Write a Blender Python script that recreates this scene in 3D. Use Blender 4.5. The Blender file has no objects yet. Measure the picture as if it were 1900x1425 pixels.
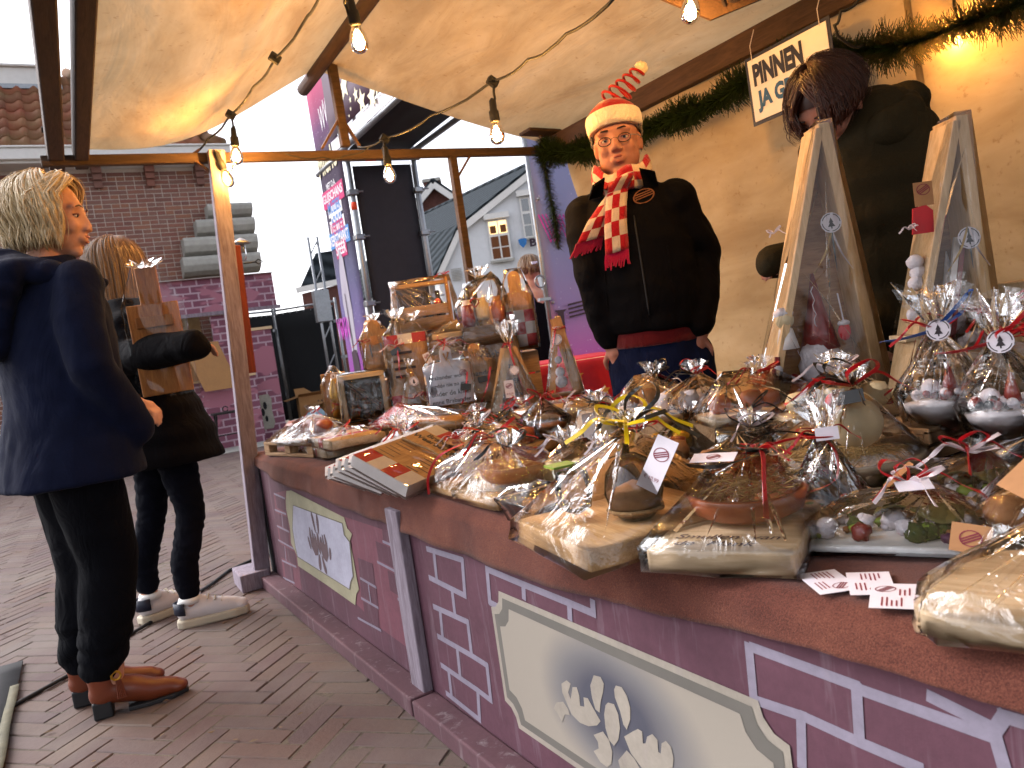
import bpy, bmesh, math, random
from mathutils import Vector, Matrix, noise
S = bpy.context.scene
COL = S.collection
R_ = math.radians
rnd = random.Random(11)

# ---------------------------------------------------------------- camera
W, H, FPX = 1900.0, 1425.0, 1450.0
ROLL, U0 = math.atan(0.145), 98.0
PITCH = math.atan(U0 / FPX)
YAW = math.atan(804 / FPX * math.cos(PITCH))
CAM = Vector((0, 0, 1.05))
CF = Vector((math.sin(YAW) * math.cos(PITCH), math.cos(YAW) * math.cos(PITCH), -math.sin(PITCH)))
CR = Vector((math.cos(YAW), -math.sin(YAW), 0))
CU = CR.cross(CF)
cr, sr = math.cos(ROLL), math.sin(ROLL)
cx_ = CR * cr - CU * sr
cy_ = CR * sr + CU * cr
cd = bpy.data.cameras.new('camera')
cam = bpy.data.objects.new('camera', cd)
COL.objects.link(cam)
M = Matrix.Identity(4)
for i in range(3):
    M[i][0], M[i][1], M[i][2], M[i][3] = cx_[i], cy_[i], -CF[i], CAM[i]
cam.matrix_world = M
cd.sensor_fit = 'HORIZONTAL'; cd.sensor_width = 36
cd.lens = 36 * FPX / W
cd.clip_start = 0.05; cd.clip_end = 500
cd.dof.use_dof = True
cd.dof.focus_distance = 1.9
cd.dof.aperture_fstop = 9
S.camera = cam

# ---------------------------------------------------------------- sky, sun, exposure
w = bpy.data.worlds.new('World'); S.world = w; w.use_nodes = True
nt = w.node_tree; nt.nodes.clear()
sky = nt.nodes.new('ShaderNodeTexSky'); sky.sky_type = 'NISHITA'; sky.sun_disc = False
sky.sun_elevation = R_(42); sky.sun_rotation = R_(-40)
sky.air_density = 1.0; sky.dust_density = 3.0; sky.ozone_density = 1.6
bw = nt.nodes.new('ShaderNodeRGBToBW')
mixc = nt.nodes.new('ShaderNodeMix'); mixc.data_type = 'RGBA'
mixc.inputs[0].default_value = 0.84                       # an overcast veil: most of the colour is gone
bg = nt.nodes.new('ShaderNodeBackground'); bg.inputs[1].default_value = 0.15
out = nt.nodes.new('ShaderNodeOutputWorld')
tint = nt.nodes.new('ShaderNodeMix'); tint.data_type = 'RGBA'; tint.blend_type = 'MULTIPLY'
tint.inputs[0].default_value = 1.0; tint.inputs[7].default_value = (0.99, 0.985, 1.03, 1)
nt.links.new(sky.outputs[0], bw.inputs[0])
nt.links.new(sky.outputs[0], mixc.inputs[6]); nt.links.new(bw.outputs[0], mixc.inputs[7])
nt.links.new(mixc.outputs[2], tint.inputs[6])
nt.links.new(tint.outputs[2], bg.inputs[0]); nt.links.new(bg.outputs[0], out.inputs[0])
sl = bpy.data.lights.new('sun', 'SUN'); sl.energy = 0.5; sl.angle = R_(40); sl.color = (1, 0.96, 0.92)
so = bpy.data.objects.new('sun', sl); COL.objects.link(so)
az, el = R_(-40), R_(42)                                  # from the left, behind the thin cloud
sd = Vector((math.sin(az) * math.cos(el), math.cos(az) * math.cos(el), math.sin(el)))
so.rotation_euler = sd.to_track_quat('Z', 'Y').to_euler()
S.view_settings.view_transform = 'Standard'; S.view_settings.look = 'None'
S.view_settings.gamma = 1; S.view_settings.use_curve_mapping = False
S.view_settings.exposure = 1.85
cy = S.cycles
cy.use_denoising = True
try: cy.denoiser = 'OPENIMAGEDENOISE'
except Exception: pass
cy.max_bounces = 7; cy.diffuse_bounces = 3; cy.glossy_bounces = 3; cy.transmission_bounces = 5
cy.transparent_max_bounces = 14
cy.sample_clamp_indirect = 6; cy.sample_clamp_direct = 0
cy.caustics_reflective = False; cy.caustics_refractive = False
cy.use_adaptive_sampling = True; cy.adaptive_threshold = 0.02

def ray(px, py):
    dx, dy = px - W / 2, py - H / 2
    return CF * FPX + CR * (dx * cr - dy * sr) + CU * (-dx * sr - dy * cr)
def onx(px, py, x): d = ray(px, py); return CAM + d * ((x - CAM.x) / d.x)
def ony(px, py, y): d = ray(px, py); return CAM + d * ((y - CAM.y) / d.y)
def onz(px, py, z): d = ray(px, py); return CAM + d * ((z - CAM.z) / d.z)
def at(px, py, D): return CAM + ray(px, py) * (D / FPX)
def onp(px, py, p0, n):
    d = ray(px, py); return CAM + d * ((p0 - CAM).dot(n) / d.dot(n))

# ---------------------------------------------------------------- materials
def lin(c):
    if isinstance(c, str):
        c = [int(c[i:i + 2], 16) / 255 for i in (0, 2, 4)]
        c = [v / 12.92 if v <= 0.04045 else ((v + 0.055) / 1.055) ** 2.4 for v in c]
    return (c[0], c[1], c[2], 1)
MATS = {}
class NB:
    def __init__(s, name):
        s.m = bpy.data.materials.new(name); s.m.use_nodes = True
        s.t = s.m.node_tree; s.t.nodes.clear()
        s.o = s.n('OutputMaterial'); MATS[name] = s.m
    def n(s, k, **kw):
        x = s.t.nodes.new('ShaderNode' + k)
        for a, b in kw.items(): setattr(x, a, b)
        return x
    def l(s, a, b): s.t.links.new(a, b)
    def coord(s, kind='Object', scale=(1, 1, 1), rot=(0, 0, 0)):
        c = s.n('TexCoord'); mp = s.n('Mapping')
        mp.inputs['Scale'].default_value = scale; mp.inputs['Rotation'].default_value = rot
        s.l(c.outputs[kind], mp.inputs[0]); return mp.outputs[0]
    def noise(s, vec, scale, detail=4, rough=.55, dist=0):
        x = s.n('TexNoise'); x.inputs['Scale'].default_value = scale; x.inputs['Detail'].default_value = detail
        x.inputs['Roughness'].default_value = rough; x.inputs['Distortion'].default_value = dist
        if vec is not None: s.l(vec, x.inputs['Vector'])
        return x.outputs['Fac']
    def ramp(s, fac, stops):
        x = s.n('ValToRGB'); e = x.color_ramp.elements
        while len(e) < len(stops): e.new(0.5)
        for i, (p, c) in enumerate(stops):
            e[i].position = p; e[i].color = lin(c)
        s.l(fac, x.inputs[0]); return x.outputs[0]
    def mix(s, fac, a, b, blend='MIX'):
        x = s.n('Mix', data_type='RGBA', blend_type=blend)
        for i, v in ((0, fac), (6, a), (7, b)):
            if hasattr(v, 'is_output') or hasattr(v, 'links'): s.l(v, x.inputs[i])
            elif i == 0: x.inputs[0].default_value = v
            else: x.inputs[i].default_value = lin(v)
        return x.outputs[2]
    def math(s, op, a, b=0.0):
        x = s.n('Math', operation=op)
        for i, v in enumerate((a, b)):
            if hasattr(v, 'links'): s.l(v, x.inputs[i])
            else: x.inputs[i].default_value = v
        return x.outputs[0]
    def bump(s, h, strength=.3, dist=.01, nrm=None):
        x = s.n('Bump'); x.inputs['Strength'].default_value = strength; x.inputs['Distance'].default_value = dist
        s.l(h, x.inputs['Height'])
        if nrm is not None: s.l(nrm, x.inputs['Normal'])
        return x.outputs[0]
    def pri(s, col=None, rough=.6, normal=None, metal=0, spec=.5, **kw):
        p = s.n('BsdfPrincipled')
        def put(k, v):
            if v is None: return
            if hasattr(v, 'links'): s.l(v, p.inputs[k])
            else: p.inputs[k].default_value = v
        put('Base Color', lin(col) if (col is not None and not hasattr(col, 'links')) else col)
        put('Roughness', rough); put('Metallic', metal); put('Specular IOR Level', spec); put('Normal', normal)
        for k, v in kw.items(): put(k.replace('_', ' '), v)
        s.l(p.outputs[0], s.o.inputs[0]); return p

def plain(name, c, rough=.6, var=.25, scale=30, bump=.15, metal=0, spec=.4, stretch=(1, 1, 1), objvar=0, sheen=0):
    """one colour broken up by two noises, with fine relief"""
    b = NB(name); v = b.coord('Object', stretch)
    c = lin(c); hi = [min(1, x * (1 + var)) for x in c[:3]]; lo = [x * (1 - var) for x in c[:3]]
    f = b.noise(v, scale, 6); g = b.noise(v, scale * .17, 3)
    fac = b.math('ADD', b.math('MULTIPLY', f, .5), b.math('MULTIPLY', g, .5))
    col = b.ramp(fac, [(.32, lo), (.68, hi)])
    if objvar:
        oi = b.n('ObjectInfo')
        k = b.math('ADD', b.math('MULTIPLY', oi.outputs['Random'], objvar), 1 - objvar / 2)
        cc = b.n('CombineColor'); [b.l(k, cc.inputs[i]) for i in range(3)]
        col = b.mix(1.0, col, cc.outputs[0], 'MULTIPLY')
    r = b.math('ADD', b.math('MULTIPLY', g, .25), rough - .12)
    b.pri(col, r, b.bump(f, bump, .004), metal, spec, Sheen_Weight=sheen)
    return b.m

def wood(name, c1, c2, rough=.6, scale=6, axis='X', bump=.2, objvar=.25, spec=.3):
    b = NB(name); st = {'X': (.12, 1, 1), 'Y': (1, .12, 1), 'Z': (1, 1, .12)}[axis]
    oi = b.n('ObjectInfo'); tc = b.n('TexCoord'); ad = b.n('VectorMath', operation='ADD')
    b.l(tc.outputs['Object'], ad.inputs[0])
    sc = b.n('VectorMath', operation='SCALE'); sc.inputs[0].default_value = (3.1, 5.7, 2.3); b.l(oi.outputs['Random'], sc.inputs['Scale'])
    b.l(sc.outputs[0], ad.inputs[1])
    mp = b.n('Mapping'); mp.inputs['Scale'].default_value = st; b.l(ad.outputs[0], mp.inputs[0])
    f = b.noise(mp.outputs[0], scale * 9, 5, .6, 1.2); g = b.noise(mp.outputs[0], scale * 45, 3, .6, .3)
    fac = b.math('ADD', b.math('MULTIPLY', f, .7), b.math('MULTIPLY', g, .3))
    col = b.ramp(fac, [(.33, c2), (.62, c1)])
    k = b.math('ADD', b.math('MULTIPLY', oi.outputs['Random'], objvar), 1 - objvar * .6)
    cc = b.n('CombineColor'); [b.l(k, cc.inputs[i]) for i in range(3)]
    col = b.mix(1.0, col, cc.outputs[0], 'MULTIPLY')
    b.pri(col, rough, b.bump(fac, bump, .003), 0, spec)
    return b.m

def fabric(name, c, var=.3, scale=420, rough=.9, sheen=.25, wr=7, wstr=.35):
    b = NB(name); v = b.coord('Object'); c = lin(c)
    g = b.noise(v, 9, 4); wv = b.noise(v, scale, 2)
    fac = b.math('ADD', b.math('MULTIPLY', g, .45), b.math('MULTIPLY', wv, .55))
    col = b.ramp(fac, [(.33, [x * (1 - var) for x in c[:3]]), (.68, [min(1, x * (1 + var)) for x in c[:3]])])
    big = b.noise(b.coord('Object', (1, 1, .55)), wr, 4, .55, 1.4)
    n1 = b.bump(big, wstr, .03); n2 = b.bump(wv, .25, .002, n1)
    b.pri(col, rough, n2, 0, .1, Sheen_Weight=sheen)
    return b.m

plain('white_paint', 'd8d6d2', .5, .08, 12, .06)
plain('plaster', 'd5d7da', .85, .06, 8, .25)
plain('black_metal', '181818', .45, .3, 60, .1)
plain('steel', '8b8e92', .38, .2, 40, .1, metal=.85)
plain('rust_steel', '5c4231', .62, .3, 50, .2)
plain('rubber', '1b1c1e', .6, .25, 40, .15)
plain('black_board', '232128', .75, .18, 20, .1)
plain('scrim', '15171a', .9, .25, 90, .3)
plain('kraft', '9a7146', .8, .12, 60, .1, objvar=.2)
plain('kraft_tag', 'a5764e', .8, .1, 80, .05)
plain('paper', 'd9d2da', .6, .04, 90, .03)
plain('ink', '2a2228', .6, .1, 90, 0)
plain('ink_red', '7a2233', .6, .1, 90, 0)
plain('red_paint', 'b80f1c', .5, .15, 40, .08)
plain('cream_paint', 'e2dad6', .55, .1, 40, .08)
plain('ribbon_red', 'b30d18', .3, .2, 40, .03, spec=.7)
plain('ribbon_black', '15130f', .3, .2, 40, .03, spec=.7)
plain('ribbon_yellow', 'd8b500', .3, .15, 40, .03, spec=.7)
plain('ribbon_blue', '1c4f9a', .3, .15, 40, .03, spec=.7)
plain('ribbon_white', 'd9c9cc', .3, .1, 40, .03, spec=.7)
plain('rope', '8a6a44', .95, .35, 160, .8)
plain('straw', 'a98a55', .8, .3, 90, .2)
plain('terracotta', '8d4526', .35, .2, 25, .1, spec=.5)
plain('stone_grey', 'a19f98', .9, .2, 14, .5)
plain('dark_tray', '26262b', .4, .2, 30, .05)
plain('bottle_brown', '2a1408', .12, .2, 10, .0, spec=.8)
plain('label_gold', '6c5328', .45, .5, 120, .1, metal=.3)
plain('tin_dark', '2b241f', .35, .5, 160, .3, metal=.4)
plain('white_fluff', 'd6cfd4', .95, .12, 120, .9)
plain('leaf_olive', '5f5e2c', .6, .3, 40, .2)
plain('berry', '7a1413', .35, .2, 40, .05, spec=.6)
plain('candy_green', '6f8a2d', .4, .2, 40, .05)
plain('candy_orange', 'c84a16', .4, .2, 40, .05)
plain('candy_purple', '5b2f52', .45, .2, 40, .05)
plain('cream_ball', 'c8b48e', .6, .1, 30, .1)
plain('moss', '3f4a1f', .95, .5, 120, 1.0)
plain('bread', '8a5a32', .75, .35, 30, .5)
plain('gold_deco', 'b98a2c', .3, .3, 30, .1, metal=.6)
wood('board_wood', 'd0a674', 'b08250', .55, 6, 'X')
wood('board_wood_dark', 'a87c50', '7c5432', .6, 6, 'X')
wood('pale_wood', 'dcc19c', 'c2a27a', .6, 5, 'X')
wood('pale_wood_z', 'dab88c', 'bd9566', .6, 5, 'Z')
wood('board_wood_z', 'cc9a64', 'a87543', .55, 6, 'Z')
wood('beam_wood', '49352a', '30211a', .75, 4, 'Y', .4)
wood('beam_wood_x', '4d3a2b', '33261c', .75, 4, 'X', .4)
wood('post_wood', '8f8590', '64575f', .8, 5, 'Z', .6)
wood('red_wood', '7c2f14', '561d0c', .65, 4, 'Z', .25)
wood('pallet_wood', 'b99570', '8f6c48', .75, 5, 'X', .4)

def film_mat(name, seed, fres=.015, rough=.035, strength=.5):
    b = NB(name)
    v = b.coord('Object', (1, 1, 1), (seed, seed * 2, seed * .7))
    n1 = b.noise(v, 9, 3, .55, 1.8); 
    v2 = b.coord('Object', (1, .18, .6), (seed * 1.3, seed, seed * 2.1))
    n2 = b.noise(v2, 60, 3, .6, 1.2)
    rd = b.n('Math', operation='ABSOLUTE'); b.l(b.math('SUBTRACT', n2, .5), rd.inputs[0])
    nn = b.bump(n1, strength * .5, .05); nn = b.bump(rd.outputs[0], strength * .35, .012, nn)
    g = b.n('BsdfGlossy'); g.inputs['Roughness'].default_value = rough; b.l(nn, g.inputs['Normal'])
    g.inputs['Color'].default_value = (1, 1, 1, 1)
    t = b.n('BsdfTransparent'); t.inputs[0].default_value = (.975, .975, .98, 1)
    lw = b.n('Fresnel'); lw.inputs[0].default_value = 1.5
    fac = b.math('ADD', b.math('MULTIPLY', lw.outputs[0], 1.0), fres)
    mx = b.n('MixShader'); b.l(fac, mx.inputs[0]); b.l(t.outputs[0], mx.inputs[1]); b.l(g.outputs[0], mx.inputs[2])
    b.l(mx.outputs[0], b.o.inputs[0])
    return b.m
for i in range(4): film_mat('cellophane_%d' % i, .7 + i * 1.9)
def film_taut(name):
    b = NB(name); v = b.coord('Object', (1, 1, .35), (.3, .8, .2)); nn = b.bump(b.noise(v, 5, 2, .5, 1.0), .35, .06)
    g = b.n('BsdfGlossy'); g.inputs['Roughness'].default_value = .04; b.l(nn, g.inputs['Normal'])
    t = b.n('BsdfTransparent'); t.inputs[0].default_value = (.985, .985, .985, 1); lw = b.n('Fresnel'); lw.inputs[0].default_value = 1.42
    mx = b.n('MixShader'); b.l(b.math('MULTIPLY', lw.outputs[0], .9), mx.inputs[0]); b.l(t.outputs[0], mx.inputs[1]); b.l(g.outputs[0], mx.inputs[2]); b.l(mx.outputs[0], b.o.inputs[0])
film_taut('cellophane_taut')
def glass_mat(name, tint, fres=.04, k=1.0):
    b = NB(name); g = b.n('BsdfGlossy'); g.inputs['Roughness'].default_value = .02
    t = b.n('BsdfTransparent'); t.inputs[0].default_value = lin(tint)
    lw = b.n('Fresnel'); lw.inputs[0].default_value = 1.5
    mx = b.n('MixShader'); b.l(b.math('ADD', b.math('MULTIPLY', lw.outputs[0], k), fres), mx.inputs[0]); b.l(t.outputs[0], mx.inputs[1]); b.l(g.outputs[0], mx.inputs[2])
    b.l(mx.outputs[0], b.o.inputs[0])
glass_mat('clear_glass', (.9, .9, .92)); glass_mat('lens_glass', (.98, .98, .98), 0, .25)
glass_mat('bulb_glass', (1, .8, .45), .0); glass_mat('window_glass', (.35, .37, .4), .12)
def emit(name, c, s):
    b = NB(name); e = b.n('Emission'); e.inputs[0].default_value = lin(c); e.inputs[1].default_value = s
    b.l(e.outputs[0], b.o.inputs[0])
emit('filament', (1, .55, .16), 60)
emit('lit_room', (1, .62, .25), .9)

# ---------------------------------------------------------------- mesh building
class MB:
    def __init__(s): s.v = []; s.f = []; s.mi = []; s.cur = 0
    def add(s, vs, fs):
        o = len(s.v); s.v += [Vector(p) for p in vs]
        for f in fs: s.f.append([o + i for i in f]); s.mi.append(s.cur)
        return s
    def xf(s, Mx, start=0):
        for i in range(start, len(s.v)): s.v[i] = Mx @ s.v[i]
        return s
    def obox(s, o, a, b, c):
        o, a, b, c = map(Vector, (o, a, b, c))
        return s.add([o, o + a, o + a + b, o + b, o + c, o + a + c, o + a + b + c, o + b + c],
                     [(3, 2, 1, 0), (4, 5, 6, 7), (0, 1, 5, 4), (1, 2, 6, 5), (2, 3, 7, 6), (3, 0, 4, 7)])
    def box(s, x0, x1, y0, y1, z0, z1): return s.obox((x0, y0, z0), (x1 - x0, 0, 0), (0, y1 - y0, 0), (0, 0, z1 - z0))
    def beam(s, p, q, w_, h_, up=(0, 0, 1)):
        p, q, up = Vector(p), Vector(q), Vector(up); d = q - p
        sd_ = d.cross(up).normalized(); u = sd_.cross(d).normalized()
        return s.obox(p - sd_ * w_ / 2 - u * h_ / 2, d, sd_ * w_, u * h_)
    def tube(s, pts, r, n=8, cap=True, flat=None):
        pts = [Vector(p) for p in pts]; m = len(pts)
        rr = r if isinstance(r, (list, tuple)) else [r] * m
        t0 = (pts[1] - pts[0]).normalized()
        ref = Vector((0, 0, 1)) if abs(t0.z) < .9 else Vector((1, 0, 0))
        nx = t0.cross(ref).normalized(); o = len(s.v)
        for i, p in enumerate(pts):
            t = (pts[min(i + 1, m - 1)] - pts[max(i - 1, 0)]).normalized()
            nx = (nx - t * nx.dot(t)); nx = nx.normalized() if nx.length > 1e-6 else t.orthogonal().normalized()
            ny = t.cross(nx)
            for k in range(n):
                a = 2 * math.pi * k / n
                s.v.append(p + nx * math.cos(a) * rr[i] + ny * math.sin(a) * rr[i] * (flat or 1))
        for i in range(m - 1):
            for k in range(n):
                k2 = (k + 1) % n
                s.f.append([o + i * n + k, o + i * n + k2, o + (i + 1) * n + k2, o + (i + 1) * n + k]); s.mi.append(s.cur)
        if cap:
            s.f.append([o + k for k in range(n)][::-1]); s.mi.append(s.cur)
            s.f.append([o + (m - 1) * n + k for k in range(n)]); s.mi.append(s.cur)
        return s
    def lathe(s, prof, n=20, c=(0, 0, 0), sx=1, sy=1):
        c = Vector(c); o = len(s.v); m = len(prof)
        for r, z in prof:
            for k in range(n):
                a = 2 * math.pi * k / n
                s.v.append(c + Vector((r * math.cos(a) * sx, r * math.sin(a) * sy, z)))
        for i in range(m - 1):
            for k in range(n):
                k2 = (k + 1) % n
                s.f.append([o + i * n + k, o + i * n + k2, o + (i + 1) * n + k2, o + (i + 1) * n + k]); s.mi.append(s.cur)
        if prof[0][0] > 1e-5: s.f.append([o + k for k in range(n)][::-1]); s.mi.append(s.cur)
        if prof[-1][0] > 1e-5: s.f.append([o + (m - 1) * n + k for k in range(n)]); s.mi.append(s.cur)
        return s
    def ball(s, c, r, n=10, m=7, sc=(1, 1, 1), jit=0):
        c = Vector(c); o = len(s.v)
        for i in range(m + 1):
            ph = math.pi * i / m
            for k in range(n):
                a = 2 * math.pi * k / n; j = 1 + rnd.uniform(-jit, jit)
                s.v.append(c + Vector((math.sin(ph) * math.cos(a) * r * sc[0] * j, math.sin(ph) * math.sin(a) * r * sc[1] * j, math.cos(ph) * r * sc[2] * j)))
        for i in range(m):
            for k in range(n):
                k2 = (k + 1) % n
                s.f.append([o + i * n + k, o + (i + 1) * n + k, o + (i + 1) * n + k2, o + i * n + k2]); s.mi.append(s.cur)
        return s
    def prism(s, poly, z0, z1):
        n = len(poly)
        return s.add([(p[0], p[1], z0) for p in poly] + [(p[0], p[1], z1) for p in poly],
                     [list(range(n))[::-1], list(range(n, 2 * n))] + [(i, (i + 1) % n, n + (i + 1) % n, n + i) for i in range(n)])
    def grid(s, fn, nu, nv):
        o = len(s.v)
        for j in range(nv + 1):
            for i in range(nu + 1): s.v.append(Vector(fn(i / nu, j / nv)))
        for j in range(nv):
            for i in range(nu):
                a = o + j * (nu + 1) + i
                s.f.append([a, a + 1, a + nu + 2, a + nu + 1]); s.mi.append(s.cur)
        return s
    def mesh(s, name):
        me = bpy.data.meshes.new(name); me.from_pydata([tuple(p) for p in s.v], [], s.f); 
        if any(s.mi): me.polygons.foreach_set('material_index', s.mi)
        me.update(); return me
    def build(s, name, mat, parent=None, world=False, smooth=False, bevel=0, label=None, solid=0):
        if world and parent is not None:
            inv = basis(rootof(parent)).inverted(); s.xf(inv)
        return put(name, s.mesh(name), mat, parent, smooth, bevel, label, solid)
def rootof(o):
    while o.parent: o = o.parent
    return o
def basis(o): return Matrix.Translation(o.location) @ o.rotation_euler.to_matrix().to_4x4()
def put(name, me, mat, parent=None, smooth=False, bevel=0, label=None, solid=0):
    o = bpy.data.objects.new(name, me); COL.objects.link(o)
    if parent is not None: o.parent = parent
    if not me.materials:
        for m_ in (mat if isinstance(mat, (list, tuple)) else [mat]): me.materials.append(MATS[m_] if isinstance(m_, str) else m_)
    if smooth:
        me.polygons.foreach_set('use_smooth', [True] * len(me.polygons))
    if solid:
        md = o.modifiers.new('thick', 'SOLIDIFY'); md.thickness = solid; md.offset = 0
    if bevel:
        md = o.modifiers.new('bevel', 'BEVEL'); md.width = bevel; md.segments = 2; md.limit_method = 'ANGLE'
    if label: o['label'] = label
    return o
def tag(o, label=None, cat=None, group=None, kind=None):
    if label: o['label'] = label
    if cat: o['category'] = cat
    if group: o['group'] = group
    if kind: o['kind'] = kind
    return o
def thing(name, label, cat, loc=(0, 0, 0), rz=0, group=None, rot=None):
    o = bpy.data.objects.new(name, None); COL.objects.link(o); o.empty_display_size = .05
    o.location = loc; o.rotation_euler = rot if rot is not None else (0, 0, rz)
    return tag(o, label, cat, group)
def copy_tree(o, parent=None):
    c = o.copy(); COL.objects.link(c); c.parent = parent
    for ch in list(o.children): copy_tree(ch, c)
    return c
TXT = {}
def text_mesh(s, bold=0.0, ext=.0):
    k = (s, bold)
    if k not in TXT:
        cu = bpy.data.curves.new('t', 'FONT'); cu.body = s; cu.size = 1; cu.offset = bold; cu.align_x = 'CENTER'; cu.align_y = 'CENTER'
        cu.resolution_u = 3; cu.space_line = .95
        o = bpy.data.objects.new('t', cu); COL.objects.link(o)
        dg = bpy.context.evaluated_depsgraph_get()
        me = bpy.data.meshes.new_from_object(o.evaluated_get(dg)); bpy.data.objects.remove(o)
        TXT[k] = ([v.co.copy() for v in me.vertices], [list(p.vertices) for p in me.polygons])
        bpy.data.meshes.remove(me)
    return TXT[k]
def text(parent, s, Mx, width, mat='ink', bold=0.0, height=None, name='lettering', maxh=None):
    """flat lettering scaled to the given width (and height), laid in the local matrix Mx (x right, y up, z out)"""
    vs, fs = text_mesh(s, bold)
    xs = [v.x for v in vs]; ys = [v.y for v in vs]
    k = width / (max(xs) - min(xs)); kh = k if height is None else height / (max(ys) - min(ys))
    if maxh and kh * (max(ys) - min(ys)) > maxh: kh = maxh / (max(ys) - min(ys))
    cx, cy2 = (max(xs) + min(xs)) / 2, (max(ys) + min(ys)) / 2
    b = MB(); b.add([Mx @ Vector(((v.x - cx) * k, (v.y - cy2) * kh, 0)) for v in vs], fs)
    return b.build(name, mat, parent)
def frame(o, x, y):
    """matrix with origin o, x to the right, y up, z outwards"""
    x, y = Vector(x).normalized(), Vector(y); z = x.cross(y).normalized(); y = z.cross(x)
    Mx = Matrix.Identity(4)
    for i in range(3): Mx[i][0], Mx[i][1], Mx[i][2], Mx[i][3] = x[i], y[i], z[i], o[i]
    return Mx
def hull_mesh(name, pts, sub=1, jit=.004, seed=0):
    r = random.Random(seed); bm = bmesh.new()
    for p in pts: bm.verts.new(p)
    res = bmesh.ops.convex_hull(bm, input=bm.verts)
    loose = [v for v in bm.verts if not v.link_faces]
    bmesh.ops.delete(bm, geom=loose, context='VERTS')
    bmesh.ops.dissolve_limit(bm, angle_limit=.02, verts=bm.verts, edges=bm.edges)
    bmesh.ops.triangulate(bm, faces=bm.faces)
    for i in range(sub):
        bmesh.ops.subdivide_edges(bm, edges=[e for e in bm.edges if e.calc_length() > .03], cuts=1, use_grid_fill=True)
        bmesh.ops.triangulate(bm, faces=bm.faces)
        for v in bm.verts: v.co += Vector((r.uniform(-1, 1), r.uniform(-1, 1), r.uniform(-.7, 1))) * jit / (1 + i)
    me = bpy.data.meshes.new(name); bm.to_mesh(me); bm.free(); return me
FILM = [0]
def film(parent, pts, sub=2, jit=.004, name='cellophane', hubs=None):
    FILM[0] += 1; me = hull_mesh(name, pts, sub, jit * .7, FILM[0])
    if sub: me.polygons.foreach_set('use_smooth', [True] * len(me.polygons))
    if sub or hubs:                                    # pulled pleats running from the gathered top down to the edges
        r = random.Random(FILM[0] * 7); bm = bmesh.new(); bm.from_mesh(me); P0 = [Vector(p) for p in pts]; top = max(P0, key=lambda p: p.z); cen = sum(P0, Vector()) / len(P0)
        low_ = [p for p in P0 if p.z < (top.z + cen.z) / 2 and (p - top).length > .03] or P0
        for k in range(16):
            if hubs: top = Vector(hubs[k % len(hubs)])
            a, c = r.choice(low_ if not hubs else P0), r.choice(low_); e = a.lerp(c, r.uniform(0, .5)); s0 = top.lerp(e, r.uniform(.02, .25)); e = top.lerp(e, r.uniform(.75, .99)); s0 = s0.lerp(cen, .03); e = e.lerp(cen, .03)
            d_ = e - s0
            if d_.length < .02: continue
            sd_ = d_.cross(Vector((r.uniform(-.3, .3), r.uniform(-.3, .3), 1))).normalized() * r.uniform(.002, .007); up = sd_.cross(d_).normalized() * r.uniform(.001, .006) * (1 if sd_.cross(d_).z > 0 else -1); m_ = s0.lerp(e, r.uniform(.4, .7)) + up * 1.5
            v_ = [bm.verts.new(q) for q in (s0, m_ - sd_, m_ + up, m_ + sd_, e)]
            for t in ((0, 1, 2), (0, 2, 3), (1, 4, 2), (2, 4, 3)): bm.faces.new([v_[i] for i in t])
        bm.to_mesh(me); bm.free()
    return put(name, me, 'cellophane_%d' % (FILM[0] % 4) if sub else 'cellophane_taut', parent)
def frill(parent, c, r=.03, h=.06, n=22, up=(0, 0, 1), name='cellophane_frill'):
    """the crumpled fan of film above the tie"""
    FILM[0] += 1; rr = random.Random(FILM[0]); b = MB(); up = Vector(up).normalized(); a1 = up.orthogonal().normalized(); a2 = up.cross(a1)
    c = Vector(c); rows = 4; o = []
    for j in range(rows):
        t = j / (rows - 1)
        for k in range(n):
            a = 2 * math.pi * k / n; q = (.006 + (r - .006) * t ** .8) * (1 + (.45 if k % 2 else -.35) * t + rr.uniform(-.2, .2) * t)
            o.append(c + a1 * math.cos(a) * q + a2 * math.sin(a) * q + up * (h * t * (1 + rr.uniform(-.25, .25))))
    b.add(o, [(j * n + k, j * n + (k + 1) % n, (j + 1) * n + (k + 1) % n, (j + 1) * n + k) for j in range(rows - 1) for k in range(n)])
    return b.build(name, 'cellophane_%d' % (FILM[0] % 4), parent)
def ribbon(parent, pts, mat='ribbon_red', wd=.005, name='ribbon', n=26, twist=2.0):
    """a curling flat ribbon along a smooth path"""
    pts = [Vector(p) for p in pts]; b = MB(); out_ = []
    def cr_(t):
        k = min(int(t), len(pts) - 2); u = t - k
        p0, p1, p2, p3 = pts[max(k - 1, 0)], pts[k], pts[k + 1], pts[min(k + 2, len(pts) - 1)]
        return .5 * ((2 * p1) + (p2 - p0) * u + (2 * p0 - 5 * p1 + 4 * p2 - p3) * u * u + (3 * p1 - p0 - 3 * p2 + p3) * u ** 3)
    P_ = [cr_(i / n * (len(pts) - 1) * .9999) for i in range(n + 1)]
    for i, p in enumerate(P_):
        t = (P_[min(i + 1, n)] - P_[max(i - 1, 0)]).normalized(); sd_ = t.cross(Vector((math.sin(i * twist / n), math.cos(i * twist / n), .8))).normalized()
        out_ += [p - sd_ * wd / 2, p + sd_ * wd / 2]
    b.add(out_, [(2 * i, 2 * i + 2, 2 * i + 3, 2 * i + 1) for i in range(n)])
    return b.build(name, mat, parent, solid=.0006)
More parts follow.
